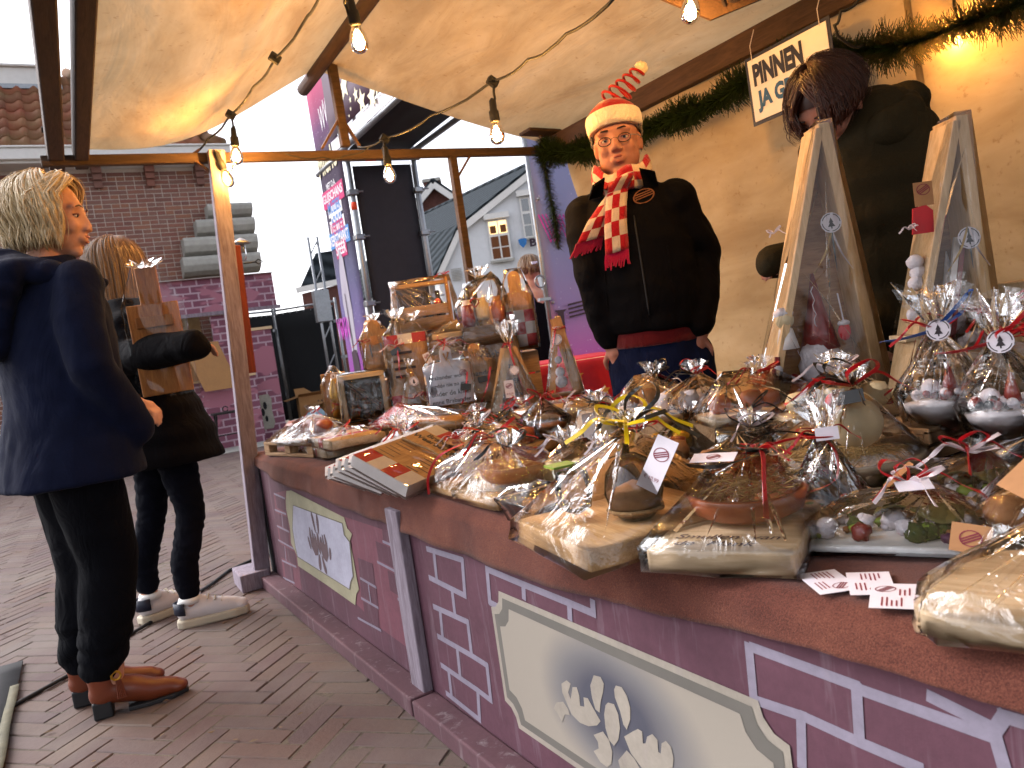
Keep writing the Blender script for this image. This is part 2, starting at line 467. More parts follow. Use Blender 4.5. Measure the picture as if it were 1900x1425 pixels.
def bow(parent, c, mats=('ribbon_red',), size=.05, seed=0, wd=.005):
    r = random.Random(seed); c = Vector(c)
    for m_ in mats:
        for k in range(2):
            a = r.uniform(0, 6.28); d = Vector((math.cos(a), math.sin(a), r.uniform(.1, .9))) * size; e = Vector((-d.y, d.x, 0)) * .45
            ribbon(parent, [c, c + d * .6 + e, c + d, c + d * .6 - e, c], m_, wd)
        for k in range(2):
            a = r.uniform(0, 6.28); d = Vector((math.cos(a), math.sin(a), 0)) * size * r.uniform(1, 1.7)
            ribbon(parent, [c, c + d * .5 + Vector((0, 0, size * .3)), c + d * .9 + Vector((0, 0, -size * .1)), c + d * 1.2 + Vector((0, 0, -size * .35))], m_, wd)
# remeshed unions for bodies and clothes
def blob(name, parts, voxel=.012, smooth=6, mat=None, parent=None, planes=()):
    """parts: list of ('b', c, (rx,ry,rz)[, rotM]) or ('t', pts, radii[, flat]); one continuous skin grown over their union"""
    b = MB()
    for p in parts:
        if p[0] == 'b':
            st = len(b.v); b.ball((0, 0, 0), 1, 20, 14, p[2])
            Mx = Matrix.Translation(p[1]) @ (p[3].to_4x4() if len(p) > 3 else Matrix.Identity(4)); b.xf(Mx, st)
        elif p[0] == 't':
            pts = [Vector(q) for q in p[1]]; b.tube(pts, p[2], 18, True, p[3] if len(p) > 3 else None)
            if len(p) < 5:
                b.ball(pts[0], p[2][0] * .98, 14, 10); b.ball(pts[-1], p[2][-1] * .98, 14, 10)
        elif p[0] == 'r':   # rings: (centre, rx, ry, rotz)
            o = len(b.v); n = 28; rings = p[1]
            for (c, rx, ry, a0) in rings:
                for k in range(n):
                    a = 2 * math.pi * k / n; x, y = rx * math.cos(a), ry * math.sin(a)
                    b.v.append(Vector(c) + Vector((x * math.cos(a0) - y * math.sin(a0), x * math.sin(a0) + y * math.cos(a0), 0)))
            for i in range(len(rings) - 1):
                for k in range(n):
                    k2 = (k + 1) % n; b.f.append([o + i * n + k, o + i * n + k2, o + (i + 1) * n + k2, o + (i + 1) * n + k]); b.mi.append(0)
            b.f.append([o + k for k in range(n)][::-1]); b.mi.append(0)
            b.f.append([o + (len(rings) - 1) * n + k for k in range(n)]); b.mi.append(0)
    me0 = b.mesh(name + '_raw'); o = bpy.data.objects.new('tmp', me0); COL.objects.link(o)
    md = o.modifiers.new('r', 'REMESH'); md.mode = 'VOXEL'; md.voxel_size = voxel; md.use_smooth_shade = True
    if smooth:
        sm = o.modifiers.new('s', 'SMOOTH'); sm.factor = .5; sm.iterations = smooth
    dg = bpy.context.evaluated_depsgraph_get()
    me = bpy.data.meshes.new_from_object(o.evaluated_get(dg)); bpy.data.objects.remove(o); bpy.data.meshes.remove(me0)
    me.name = name; me.materials.clear()
    return put(name, me, mat, parent, True)
def displace(o, fn):
    me = o.data; n = len(me.vertices); co = [0.0] * (3 * n); no = [0.0] * (3 * n)
    me.vertices.foreach_get('co', co); me.vertices.foreach_get('normal', no)
    out_ = []
    for i in range(n): out_.extend(fn(Vector(co[3 * i:3 * i + 3]), Vector(no[3 * i:3 * i + 3])))
    me.vertices.foreach_set('co', out_); me.update()
# ================================================================ pavement
def brick_mat(name, cols, rough=.85, mort=0, bumps=.35, sc=60, dusty=None):
    b = NB(name); oi = b.n('ObjectInfo'); at_ = b.n('Attribute', attribute_name='tone')
    f = b.math('FRACT', b.math('ADD', oi.outputs['Random'], at_.outputs['Fac']))
    n = len(cols); col = b.ramp(f, [((i + .5) / n, c) for i, c in enumerate(cols)])
    tc = b.n('TexCoord'); ge = b.n('NewGeometry')
    g = b.noise(ge.outputs['Position'], sc, 5, .65); h = b.noise(ge.outputs['Position'], 1.7, 4, .6)
    col = b.mix(b.math('MULTIPLY', g, .55), col, [x * .55 for x in lin(cols[0])[:3]])
    if dusty: col = b.mix(b.math('MULTIPLY', b.math('MAXIMUM', b.math('SUBTRACT', h, .38), 0.0), 1.6), col, dusty)
    b.pri(col, rough, b.bump(g, bumps, .004), 0, .3)
brick_mat('paver', ['5a4541', '5e4a49', '524140', '635047', '594a48', '5e4840'], .72, dusty='736a60')
brick_mat('wall_brick', ['86594e', '916556', '77524a', '8a675b', '7e5d54', '966852'], .9, sc=35)
brick_mat('roof_tile', ['84452f', '7a4030', '8f5138', '6c3d2e', '7d4a39'], .8, sc=14, dusty='6d6a45')
b = NB('joint_sand'); g = b.noise(b.coord('Object'), 40, 5, .7); h = b.noise(b.coord('Object'), 1.3, 3)
c = b.ramp(g, [(.35, '463a34'), (.65, '695c50')]); c = b.mix(b.math('MULTIPLY', h, .5), c, '3c4023')
b.pri(c, .95, b.bump(g, .5, .006))
plain('mortar', 'c9bfb6', .95, .1, 40, .3)

def frustum(L, Wd, h, ch=.004, under=-.02):
    """a brick with chamfered top edges, centred, standing on z=under, top at z=h"""
    a, c = L / 2, Wd / 2
    v = [(-a, -c, under), (a, -c, under), (a, c, under), (-a, c, under),
         (-a, -c, h - ch), (a, -c, h - ch), (a, c, h - ch), (-a, c, h - ch),
         (-a + ch, -c + ch, h), (a - ch, -c + ch, h), (a - ch, c - ch, h), (-a + ch, c - ch, h)]
    f = [(0, 1, 5, 4), (1, 2, 6, 5), (2, 3, 7, 6), (3, 0, 4, 7), (4, 5, 9, 8), (5, 6, 10, 9), (6, 7, 11, 10), (7, 4, 8, 11), (8, 9, 10, 11)]
    return v, f
def tone(me, vals):
    at_ = me.attributes.new('tone', 'FLOAT', 'FACE'); at_.data.foreach_set('value', vals)

pave = MB().add([(-150, -60, -.0028), (150, -60, -.0028), (150, 240, -.0028), (-150, 240, -.0028)], [(0, 1, 2, 3)]).build('pavement', 'joint_sand')
tag(pave, kind='structure')
BL, BW, JT = .222, .074, .0035
def project(p):
    v = Vector(p) - CAM; z = v.dot(CF)
    if z < .1: return (-1, -1, z)
    r, u = v.dot(CR) / z * FPX, v.dot(CU) / z * FPX
    return (r * cr - u * sr + W / 2, -r * sr - u * cr + H / 2, z)
ang = R_(43); ca, sa = math.cos(ang), math.sin(ang); bricks = []
nn = 3; G = 120
for i in range(-G, G * 2):
    for j in range(-G, G * 2):
        m_ = (i - j) % (2 * nn)
        if m_ == 0: cxp, cyp, rot = (i + nn / 2), j + .5, 0
        elif m_ == 2 * nn - 1: cxp, cyp, rot = i + .5, j + nn / 2, 1
        else: continue
        X, Y = cxp * BW, cyp * BW
        x, y = X * ca - Y * sa, X * sa + Y * ca
        if -2.3 < x < 2.9 and 1.0 < y < 12.6 and not (x > .78 and y < 3.7):
            px, py, z = project((x, y, 0))
            vis = -60 < px < W + 40 and -60 < py < H + 60
            if vis or z < 5: bricks.append((0 if (vis and x < .8 - (y - 2) * .03) else 1, z, x, y, ang + rot * math.pi / 2))
bricks.sort()
v0, f0 = frustum(BL - JT, BW - JT, .0, .0035)
bme = MB().add(v0, f0).mesh('brick'); bme.materials.append(MATS['paver'])
for k, (vis, z, x, y, a) in enumerate(bricks[:300]):
    o = put('brick', bme, 'paver', pave)
    o.location = (x, y, rnd.uniform(-.002, .002)); o.rotation_euler = (rnd.uniform(-.012, .012), rnd.uniform(-.012, .012), a + rnd.uniform(-.012, .012))
rest = MB(); tn = []
for (vis, z, x, y, a) in bricks[300:]:
    Mx = Matrix.Translation((x, y, rnd.uniform(-.0015, .0015))) @ Matrix.Rotation(a + rnd.uniform(-.012, .012), 4, 'Z')
    rest.add([Mx @ Vector(p) for p in v0], f0); tn += [rnd.random()] * len(f0)
ro = rest.build('paving_brick', 'paver', pave); ro['kind'] = 'stuff'; tone(ro.data, tn)

lt = MB(); rl = random.Random(5)
for k in range(220):
    x, y = rl.uniform(-1.5, .62), rl.uniform(1.6, 7); s_ = rl.uniform(.004, .014); a = rl.uniform(0, 6.28)
    lt.add([(x + s_ * math.cos(a + t) * q, y + s_ * math.sin(a + t) * q, .004 + rl.uniform(0, .005)) for t, q in ((0, 1.4), (1.6, .5), (3.1, 1.2), (4.7, .5))], [(0, 1, 2, 3)])
plain('dry_leaf', '6b5640', .9, .4, 60, .2)
lo_ = lt.build('leaf_litter', 'dry_leaf'); tag(lo_, 'scattered dry leaf bits and grit on the brick paving', 'litter', kind='stuff')
# rubber mat with its yellowed edge, and the cable lying across the bricks
mt = thing('rubber_mat', 'grey rubber floor mat with a frayed yellowish edge strip on the bricks', 'mat', (-.34, 3.2, 0))
def matf(u, v): return (-.75 + u * .735, -.75 + v * 1.27 + .03 * u, .012 + .004 * math.sin(7 * v + 3 * u))
MB().grid(matf, 8, 10).build('mat_sheet', 'rubber', mt, smooth=True, solid=.008)
plain('edge_tape', '5d5845', .85, .35, 30, .5)
def tpf(u, v): return (-.04 + u * .03 + .002 * math.sin(9 * v), -.55 + v * .78, 0.0195 + .001 * math.sin(31 * v))
MB().grid(tpf, 2, 40).build('edge_strip', 'edge_tape', mt, smooth=True, solid=.003)
cp = [onz(*p, .008) for p in ((-40, 1345), (50, 1295), (110, 1262), (150, 1240), (245, 1175), (320, 1130), (390, 1085), (425, 1058), (465, 1040), (520, 1022))]
cb = MB().tube(cp, .0075, 8).build('power_cable', 'rubber', smooth=True); tag(cb, 'black power cable lying across the brick paving behind the boots', 'cable')

# ================================================================ brick building on the left
YB = 13.5
bb = thing('brick_building', 'old red brick building with tiled roof and white gutter behind the two shoppers', 'building', (0, YB, 0))
XR = 2.62
wall = MB().box(-3.2, XR, 0.0, .5, 0, 4.45).build('wall', 'mortar', bb)
ch_, bl_, jt_ = .069, .252, .012
v1, f1 = frustum(bl_ - jt_, ch_ - jt_, .012, .003, 0)
v2, f2 = frustum(bl_ / 2 - jt_, ch_ - jt_, .012, .003, 0)
def upright(vs): return [Vector((p[0], -p[2], p[1])) for p in vs]
v1, v2 = upright(v1), upright(v2)
st_me = MB().add(v1, f1).mesh('brick'); hd_me = MB().add(v2, f2).mesh('brick')
for m_ in (st_me, hd_me): m_.materials.append(MATS['wall_brick'])
wb = []
for r_i in range(0, 64):
    z = .03 + r_i * ch_
    if z > 4.36: break
    step = bl_ if r_i % 2 == 0 else bl_ / 2
    off = (0, bl_ * .25, bl_ * .5, bl_ * .25)[r_i % 4]
    x = -3.1 + off
    while x < XR - step / 2 - .01:
        px, py, d_ = project((x, YB, z))
        vis = 0 if (-10 < px < 425 and 300 < py < 700 and not (px < 165 and 345 < py)) else 1
        wb.append((vis, rnd.random(), x, z, r_i % 2)); x += step
wb.sort(); rest = MB(); tn = []
for k, (vis, q, x, z, hd) in enumerate(wb):
    if k < 300:
        o = put('brick', hd_me if hd else st_me, 'wall_brick', wall); o.location = (x, rnd.uniform(-.002, .002), z)
    else:
        rest.add([p + Vector((x, rnd.uniform(-.002, .002), z)) for p in (v2 if hd else v1)], f1); tn += [rnd.random()] * 9
ro = rest.build('wall_bricks', 'wall_brick', wall); ro['kind'] = 'stuff'; tone(ro.data, tn)
for k in range(8):                                  # brick corbels under the gutter
    xx = 2.28 - k * .74
    MB().box(xx - .07, xx + .07, -.20, -.013, 4.3, 4.399).box(xx - .065, xx + .065, -.14, -.013, 4.21, 4.3).box(xx - .06, xx + .06, -.08, -.013, 4.1, 4.21).build('corbel', 'wall_brick', bb, bevel=.008)
MB().box(-3.3, XR + .10, -.42, .02, 4.4, 4.47).box(-3.3, XR + .12, -.5, -.35, 4.44, 4.60).box(-3.3, XR + .13, -.53, -.34, 4.60, 4.63).build('gutter', 'white_paint', bb, bevel=.012)
# roof: pantiles laid one by one on a slope
SL = R_(42); rs, rc = math.sin(SL), math.cos(SL)
def roofp(x, s, h): return Vector((x, -.36 + s * rc - h * rs, 4.60 + s * rs + h * rc))
rf = MB().add([roofp(-3.2, 0, 0), roofp(XR + .05, 0, 0), roofp(XR - 1.9, 2.6, 0), roofp(-3.2, 2.6, 0)], [(0, 1, 2, 3)]).build('roof', 'roof_tile', bb)
tw, tl = .235, .30
def tilemesh():
    b = MB(); prof = [(0, .012), (.12, .0), (.3, -.006), (.5, .0), (.66, .03), (.8, .05), (.92, .046), (1.04, .018)]
    for k, (u, h) in enumerate(prof):
        for (s, dh) in ((-.02, .022), (tl + .03, 0.0)):
            b.v.append(Vector((u * tw, s * rc - (h + dh) * rs, s * rs + (h + dh) * rc)))
        b.v.append(Vector((u * tw, -.02 * rc - (h - .002) * rs, -.02 * rs + (h - .002) * rc)))
    for k in range(len(prof) - 1):
        a = 3 * k; b.f += [[a, a + 3, a + 4, a + 1], [a + 2, a + 5, a + 3, a]]; b.mi += [0, 0]
    return b.mesh('roof_tile')
tme = tilemesh(); tme.materials.append(MATS['roof_tile']); tme.polygons.foreach_set('use_smooth', [True] * len(tme.polygons))
n_t = 0
for r_i in range(8):
    for k in range(-14, 13):
        x = k * tw; lim = XR + .0 - r_i * tl * .74
        if x + tw > lim or x < -2.2: continue
        p = roofp(x, r_i * tl, .03); o = put('roof_tile', tme, 'roof_tile', rf); o.location = p + Vector((0, 0, rnd.uniform(-.004, .004))); n_t += 1
hip = MB()
for k in range(9):
    q = k / 9; p = roofp(XR + .02 - q * 1.9, q * 2.6, .06); q2 = (k + 1.15) / 9; p2 = roofp(XR + .02 - q2 * 1.9, q2 * 2.6, .045)
    hip = MB().tube([p, p2], [.11, .085], 10); hip.build('ridge_tile', 'roof_tile', rf, smooth=True)
p = roofp(0, 2.1, 0)
MB().box(-3.3, .55, p.y - .1, p.y + .5, p.z + .02, p.z + .30).box(-3.3, .6, p.y - .16, p.y + .5, p.z + .30, p.z + .34).build('dormer_fascia', 'white_paint', bb, bevel=.01)
MB().box(-3.3, .6, p.y - .13, p.y - .1, p.z - .04, p.z + .03).build('lead_flashing', 'steel', bb)
MB().box(-.02, .1, 0, .05, 0, .12).xf(Matrix.Translation(roofp(.2, .35, .05)) @ Matrix.Rotation(.5, 4, 'X')).build('roof_vent', 'black_metal', bb)
for i, (x0, z0, z1) in enumerate(((2.27, 3.50, 3.73), (2.06, 3.23, 3.49), (1.83, 2.93, 3.22), (1.77, 2.62, 2.92))):
    hh = z1 - z0; prof = [(.0, hh), (-.34, hh), (-.36, hh * .82), (-.35, hh * .55), (-.28, hh * .25), (-.16, hh * .06), (0, 0)]
    b = MB(); n = len(prof)
    b.add([(x0, y, z0 + z) for y, z in prof] + [(XR + .35, y, z0 + z) for y, z in prof], [list(range(n)), list(range(n, 2 * n))[::-1]] + [(k, n + k, n + (k + 1) % n, (k + 1) % n) for k in range(n)])
    b.build('corbel_stone', 'stone_grey', bb, bevel=.01)

# ================================================================ second painted stall
b = NB('painted_brickwork'); br = b.n('TexBrick'); b.l(b.coord('Object', (1, 1, 1), (R_(90), 0, 0)), br.inputs[0])
br.inputs['Color1'].default_value = lin('6d3c50'); br.inputs['Color2'].default_value = lin('7d4a5c'); br.inputs['Mortar'].default_value = lin('a58c98')
br.inputs['Scale'].default_value = 1; br.inputs['Mortar Size'].default_value = .012; br.inputs['Brick Width'].default_value = .2; br.inputs['Row Height'].default_value = .1
msk = b.noise(b.coord('Object', (1, 1, 2.2)), 2.2, 2); c = b.mix(b.ramp(msk, [(.5, (0, 0, 0)), (.54, (1, 1, 1))]), br.outputs[0], '9a6272')
b.pri(c, .75, b.bump(b.noise(None, 60), .1, .003))
b = NB('canvas'); v = b.coord('Object', (1, .35, 1)); g = b.noise(v, 5, 5, .6, .6); st = b.noise(b.coord('Object'), 38, 4, .6); fl = b.noise(b.coord('Object'), 2.4, 3)
c = b.ramp(g, [(.3, '9c8462'), (.5, 'b09a76'), (.72, 'bfaa88')]); c = b.mix(b.ramp(st, [(.62, (0, 0, 0)), (.72, (.5, .5, .5))]), c, '8a6a48')
weave = b.noise(b.coord('Object'), 700, 2); fold = b.noise(b.coord('Object', (1, .25, .3)), 5, 4, .5, .8)
nn_ = b.bump(weave, .15, .002, b.bump(fold, .45, .05))
d = b.n('BsdfDiffuse'); t = b.n('BsdfTranslucent'); b.l(c, d.inputs[0]); b.l(c, t.inputs[0]); b.l(nn_, d.inputs['Normal'])
mx = b.n('MixShader'); mx.inputs[0].default_value = .3; b.l(d.outputs[0], mx.inputs[1]); b.l(t.outputs[0], mx.inputs[2]); b.l(mx.outputs[0], b.o.inputs[0])

Y2 = 11.7
s2 = thing('market_stall', 'distant market stall with painted brick panels and a white canvas roof', 'stall', (0, Y2, 0))
def q2(px, py): p = ony(px, py, Y2); return p.x, p.z
x0, zt = q2(300, 524); x1, zb = q2(513, 566)
MB().box(x0 - .8, x1, -.02, .02, zb + .0, zt).build('valance', 'painted_brickwork', s2)
MB().box(x0 - .8, x1 + .04, -.07, -.021, zb - .05, zb).build('valance_ledge', 'post_wood', s2)
zr = q2(400, 508)[1]
MB().add([(x0 - .8, -.1, zt), (x1 + .05, -.1, zt), (x1 + .05, 1.2, zt + .09), (x0 - .8, 1.2, zt + .09)], [(0, 1, 2, 3)]).build('canvas_roof', 'white_paint', s2, solid=.004)
xa = q2(398, 640)[0]; xb = q2(470, 640)[0]
MB().box(xa, xb - .1, -.01, .03, 0, zb - .06).build('side_column', 'painted_brickwork', s2)
xw0 = q2(478, 700)[0]; xw1 = q2(505, 700)[0]; zw = q2(485, 612)[1]
MB().box(xb - .12, xw1 + .08, -.035, -.012, 0, zw).build('wing_panel', 'painted_brickwork', s2)
MB().box(xb - .12, xw1 + .1, -.06, .0, zw, zw + .04).build('wing_cap', 'pale_wood', s2)
zc = q2(340, 715)[1]
MB().box(x0 - .8, xb - .1, -.3, -.26, 0, zc).build('front_panel', 'painted_brickwork', s2)
MB().box(x0 - .8, xb - .1, -.34, .5, zc, zc + .03).build('counter', 'pale_wood', s2)
MB().box(x0 - .8, xa, 1.0, 1.02, 0, zb + .1).build('back_canvas', 'canvas', s2)
MB().box(x0 - .8, xa, .95, 1.0, 1.55, 1.62).build('back_rail', 'beam_wood_x', s2)
MB().box(xa + .25, xa + .29, -.1, -.05, zb - .1, zb - .05).build('bracket', 'rust_steel', s2)
def plaque2(x, z, w_, h_):
    o = [(-.5, -.35), (-.38, -.5), (.38, -.5), (.5, -.35), (.44, 0), (.5, .35), (.38, .5), (-.38, .5), (-.5, .35), (-.44, 0)]
    plain('plaque_far', '8d8a80', .8)
    b = MB(); b.add([(x + a * w_, -.04, z + c * h_) for a, c in o], [list(range(10))]); b.build('painted_plaque', 'plaque_far', s2)
    b = MB()
    for a, c, r in ((0, 0, .09), (-.14, .18, .09), (.14, .18, .09), (-.13, -.2, .07), (.13, -.2, .07)):
        b.add([(x + (a + r * math.cos(k)) * w_, -.042, z + (c + 1.3 * r * math.sin(k)) * h_) for k in [i * .628 for i in range(10)]], [list(range(10))])
    b.build('painted_scroll', 'scrim', s2)
xx, zz = q2(487, 765); plaque2(xx, zz, .3, .5)
# black trestle in front of it
p0 = onz(425, 832, 0)
tr = thing('trestle', 'black folding trestle with crossed legs before the distant stall', 'trestle', (p0.x, 11.0, 0))
MB().box(-.2, .2, -.12, .12, .50, .53).build('top', 'black_metal', tr, bevel=.006)
for s_ in (-1, 1):
    for k in (-1, 1): MB().beam((s_ * .16, k * .1, .5), (s_ * .2 + .02, -k * .12 + .04, 0), .022, .022).build('leg', 'black_metal', tr)
MB().beam((-.19, 0, .22), (.19, 0, .22), .018, .018).build('stretcher', 'black_metal', tr)
MB().tube([(-.02 + .035 * math.cos(a), 0, .565 + .035 * math.sin(a)) for a in [i * .6 for i in range(11)]], .008, 6).build('strap_loop', 'black_metal', tr)
gm = MB().box(1.0, 2.6, 10.7, 11.35, 0.003, .012).build('grey_mat', 'stone_grey'); tag(gm, 'flat grey mat lying on the ground under the black trestle', 'mat')
# cardboard box with an open flap on that counter
p0 = ony(395, 768, 11.2)
cbx = thing('cardboard_box', 'orange brown cardboard box with an open flap on the distant stall counter', 'box', (p0.x, 11.32, zc + .034), R_(4))
wB, hB = .5, .5
for a in ((-wB / 2, wB / 2, .0, .008, 0, hB), (-wB / 2, wB / 2, .36, .368, 0, hB), (-wB / 2, -wB / 2 + .008, .008, .36, 0, hB), (wB / 2 - .008, wB / 2, .008, .36, 0, hB), (-wB / 2 + .008, wB / 2 - .008, .008, .36, 0, .008)):
    MB().box(*a).build('side_wall', 'kraft', cbx)
MB().obox((-wB / 2 + .02, -.012, hB), (wB - .04, 0, 0), (.16, -.16, -.66), (0, -.008, 0)).build('flap', 'kraft', cbx)
MB().obox((-wB / 2 - .004, .01, hB), (0, .34, 0), (-.14, 0, -.2), (-.006, 0, 0)).build('flap', 'kraft', cbx)

# ================================================================ black fence and boxes
def fence(pxa, pxb, pytop, D, label):
    A, B = onz(pxa[0], pxa[1], 0), onz(pxb[0], pxb[1], 0)
    f = thing('fence_panel', label, 'fence', A, math.atan2(B.y - A.y, B.x - A.x), 'black screened fence panels')
    L = (B - A).length; zt_ = 1.95
    MB().grid(lambda u, v: (.03 + u * (L - .06), -.02 + .012 * math.sin(9 * u + 5 * v), .1 + v * (zt_ - .16)), 10, 6).build('screen', 'scrim', f, smooth=True, solid=.004)
    for x in (0, L): MB().tube([(x, .02, 0), (x, .02, zt_ + .06)], .022, 10).build('post', 'steel', f, smooth=True)
    for z in (.12, zt_): MB().tube([(0, .02, z), (L, .02, z)], .018, 8).build('rail', 'steel', f, smooth=True)
    for z in (.5, 1.0, 1.6): MB().box(L - .06, L + .05, -.02, .06, z, z + .05).build('clamp', 'steel', f)
    for k in range(9): MB().ball((.05 + k * (L - .1) / 8, -.03, zt_ - .08), .012, 6, 4).build('eyelet', 'steel', f)
    return f
fence((455, 806), (541, 789), 570, 13, 'left panel of the black screened fence beside the distant stall')
fence((543, 789), (655, 775), 560, 13, 'right panel of the black screened fence next to the tall banner')
def carton(p, w_, d_, h_, rz, label, mark=None):
    o = thing('cardboard_box', label, 'box', p, rz, 'cardboard boxes by the fence')
    t_ = .006
    for a in ((-w_ / 2, w_ / 2, -d_ / 2, -d_ / 2 + t_, 0, h_), (-w_ / 2, w_ / 2, d_ / 2 - t_, d_ / 2, 0, h_), (-w_ / 2, -w_ / 2 + t_, -d_ / 2 + t_, d_ / 2 - t_, 0, h_), (w_ / 2 - t_, w_ / 2, -d_ / 2 + t_, d_ / 2 - t_, 0, h_)):
        MB().box(*a).build('side_wall', 'kraft', o)
    MB().obox((-w_ / 2, -d_ / 2, h_), (w_, 0, 0), (0, -.12, .05), (0, 0, t_)).build('flap', 'kraft', o)
    MB().obox((-w_ / 2, -d_ / 2, h_), (0, d_, 0), (-.2, 0, -.04), (0, 0, t_)).build('flap', 'kraft', o)
    MB().obox((-w_ / 2, d_ / 2, h_), (w_, 0, 0), (0, .1, .12), (0, 0, t_)).build('flap', 'kraft', o)
    if mark: text(o, mark, frame((w_ * .22, -d_ / 2 - .003, h_ * .72), (1, 0, 0), (0, 0, 1)), w_ * .16, 'ink', .03)
    return o
pc = onz(586, 786, 0); carton(pc, .46, .4, .48, R_(-8), 'open cardboard box marked U on the ground by the fence', 'U')
carton(onz(625, 782, 0), .4, .4, .36, R_(5), 'plain cardboard box half hidden behind the bottle bag by the fence')
bag = MB(); bag.ball((0, 0, .17), .19, 14, 9, (1, .8, .95), .12); plain('bin_bag', '6d8792', .35, .15, 30, .6)
bo = bag.build('plastic_bag', 'bin_bag', smooth=True); bo.location = onz(594, 806, 0); tag(bo, 'pale blue plastic bag on the ground in front of the marked cardboard box', 'bag')

# ================================================================ scaffold gate with banners
b = NB('banner_print'); v = b.coord('Object'); sp = b.n('SeparateXYZ'); b.l(v, sp.inputs[0])
zf = b.math('DIVIDE', sp.outputs[2], 4.0)
c = b.ramp(zf, [(.05, 'a01c86'), (.2, '7d2f80'), (.34, '544f78'), (.46, '474d66'), (.55, '2d2f3c'), (.74, '33303c'), (.80, '5a3c5c'), (.9, 'b04f6a')])
n_ = b.noise(v, 2.5, 3); c = b.mix(b.math('MULTIPLY', n_, .12), c, 'c9a0c0')
sp_ = b.noise(v, 90, 1); c = b.mix(b.ramp(sp_, [(.74, (0, 0, 0)), (.77, (1, 1, 1))]), c, 'd8cfe0')
b.pri(c, .85, b.bump(b.noise(v, 3, 3), .2, .03), 0, .1)
b = NB('banner_print_right'); v = b.coord('Object'); sp = b.n('SeparateXYZ'); b.l(v, sp.inputs[0])
c = b.ramp(b.math('DIVIDE', sp.outputs[2], 3.0), [(.18, 'c01690'), (.27, 'b34bb0'), (.38, '7f6fae'), (.52, '6a7bb0'), (.75, '6f80ac'), (.95, '7077a0')])
n_ = b.noise(v, 2.2, 4, .6, .8); c = b.mix(b.math('MULTIPLY', n_, .4), c, '8f86b8')
sp_ = b.noise(v, 70, 1); c = b.mix(b.ramp(sp_, [(.75, (0, 0, 0)), (.78, (1, 1, 1))]), c, 'cfd4ea')
b.pri(c, .5, b.bump(b.noise(v, 3, 3), .25, .03), 0, .35)
plain('star_print', 'd8cfae', .6, .05); plain('print_pink', 'b3155f', .55, .08); plain('print_blue', '3f78b4', .55, .08)
plain('print_white', 'd9d5da', .55, .04); plain('print_dark', '33202f', .6, .1); plain('print_magenta', 'bb3ab0', .55, .1); plain('tape_orange', 'd2401a', .6, .1)
plain('mural_pale_far', '9a94a0', .8, .1, 6, .05); plain('star_fascia', '4b3344', .6, .35, 3, .1)

gx0, gx1, gy0, gy1 = 2.42, 3.06, 6.80, 7.56
gt = thing('scaffold_tower', 'scaffold gate tower with printed festival banner and black panel beyond the stall', 'scaffold', (gx0, gy0, 0))
ZT = 3.9
for x, y in ((0, 0), (gx1 - gx0, 0), (0, gy1 - gy0), (gx1 - gx0, gy1 - gy0)):
    MB().tube([(x, y, 0), (x, y, ZT)], .027, 12).build('tube', 'steel', gt, smooth=True)
for z in (.25, 2.77): 
    MB().tube([(-.05, -.03, z), (gx1 - gx0 + .05, -.03, z)], .025, 10).build('tube', 'steel', gt, smooth=True)
    MB().tube([(-.03, -.05, z + .06), (-.03, gy1 - gy0 + .05, z + .06)], .025, 10).build('tube', 'steel', gt, smooth=True)
for z in (.9, 1.45, 2.05, 2.45):
    for x in (0, gx1 - gx0):
        MB().box(x - .045, x + .045, -.05, .04, z, z + .05).build('coupler', 'steel', gt, bevel=.008)
        MB().tube([(x + .03, -.05, z + .025), (x + .085, -.06, z + .025)], .008, 6).build('coupler_bolt', 'steel', gt)
for z in (1.25, 2.32): MB().tube([(0, 0, z), (0, 0, z + .07)], .0285, 12).build('tape_band', 'tape_orange', gt, smooth=True)
MB().tube([(.16, -.03, 2.77), (.26, -.03, 2.77)], .0265, 12).build('tape_band', 'tape_orange', gt, smooth=True)
MB().grid(lambda u, v: (.05 + u * (gx1 - gx0 - .08), .02 + .012 * math.sin(3 * u + 2 * v), .1 + v * 2.62), 8, 14).build('black_panel', 'black_board', gt, smooth=True, solid=.006)
bn = MB().grid(lambda u, v: (-.035 - .006 * math.sin(8 * v), gy1 - gy0 - .02 - u * (gy1 - gy0 - .06), .05 + v * 3.7), 4, 24).build('banner', 'banner_print', gt, smooth=True, solid=.003)
def bfr(yc, z): return frame((-.0425 - .006 * math.sin(8 * (z - .05) / 3.7), yc, z), (0, -1, 0), (0, 0, 1))
def bz(px, py): p = onx(px, py, gx0 - .04); return p.y - gy0, p.z
for s, (px, py), wd_, ht, m1, m2 in (("Mierlo", (588, 315), .62, .22, 'star_print', None), ('MET O.A.', (594, 358), .3, .06, 'print_white', None),
        ('GLIJSCHANS', (597, 378), .64, .11, 'print_white', 'print_pink'), ('MUZIEK', (599, 397), .42, .11, 'print_blue', 'print_white'), ('FOOD', (603, 414), .32, .10, 'print_white', 'print_blue'),
        ('VERTIER', (605, 434), .44, .11, 'print_pink', 'print_white'), ('KERSTMARKT', (607, 454), .6, .1, 'print_white', 'print_blue'), ('SFEER', (612, 472), .32, .11, 'print_white', 'print_pink')):
    yc, z = bz(px, py); yc = .37 + (yc - .37) * .15; wd_ *= .95; Fm = bfr(yc, z)
    if m2: MB().add([Fm @ Vector(q) for q in ((-wd_ * .54, -ht * .75, 0), (wd_ * .54, -ht * .75, 0), (wd_ * .54, ht * .75, 0), (-wd_ * .54, ht * .75, 0))], [(0, 1, 2, 3)]).build('print_bar', m2, bn)
    text(bn, s, Fm @ Matrix.Translation((0, 0, .002)), wd_, m1, .02, ht)
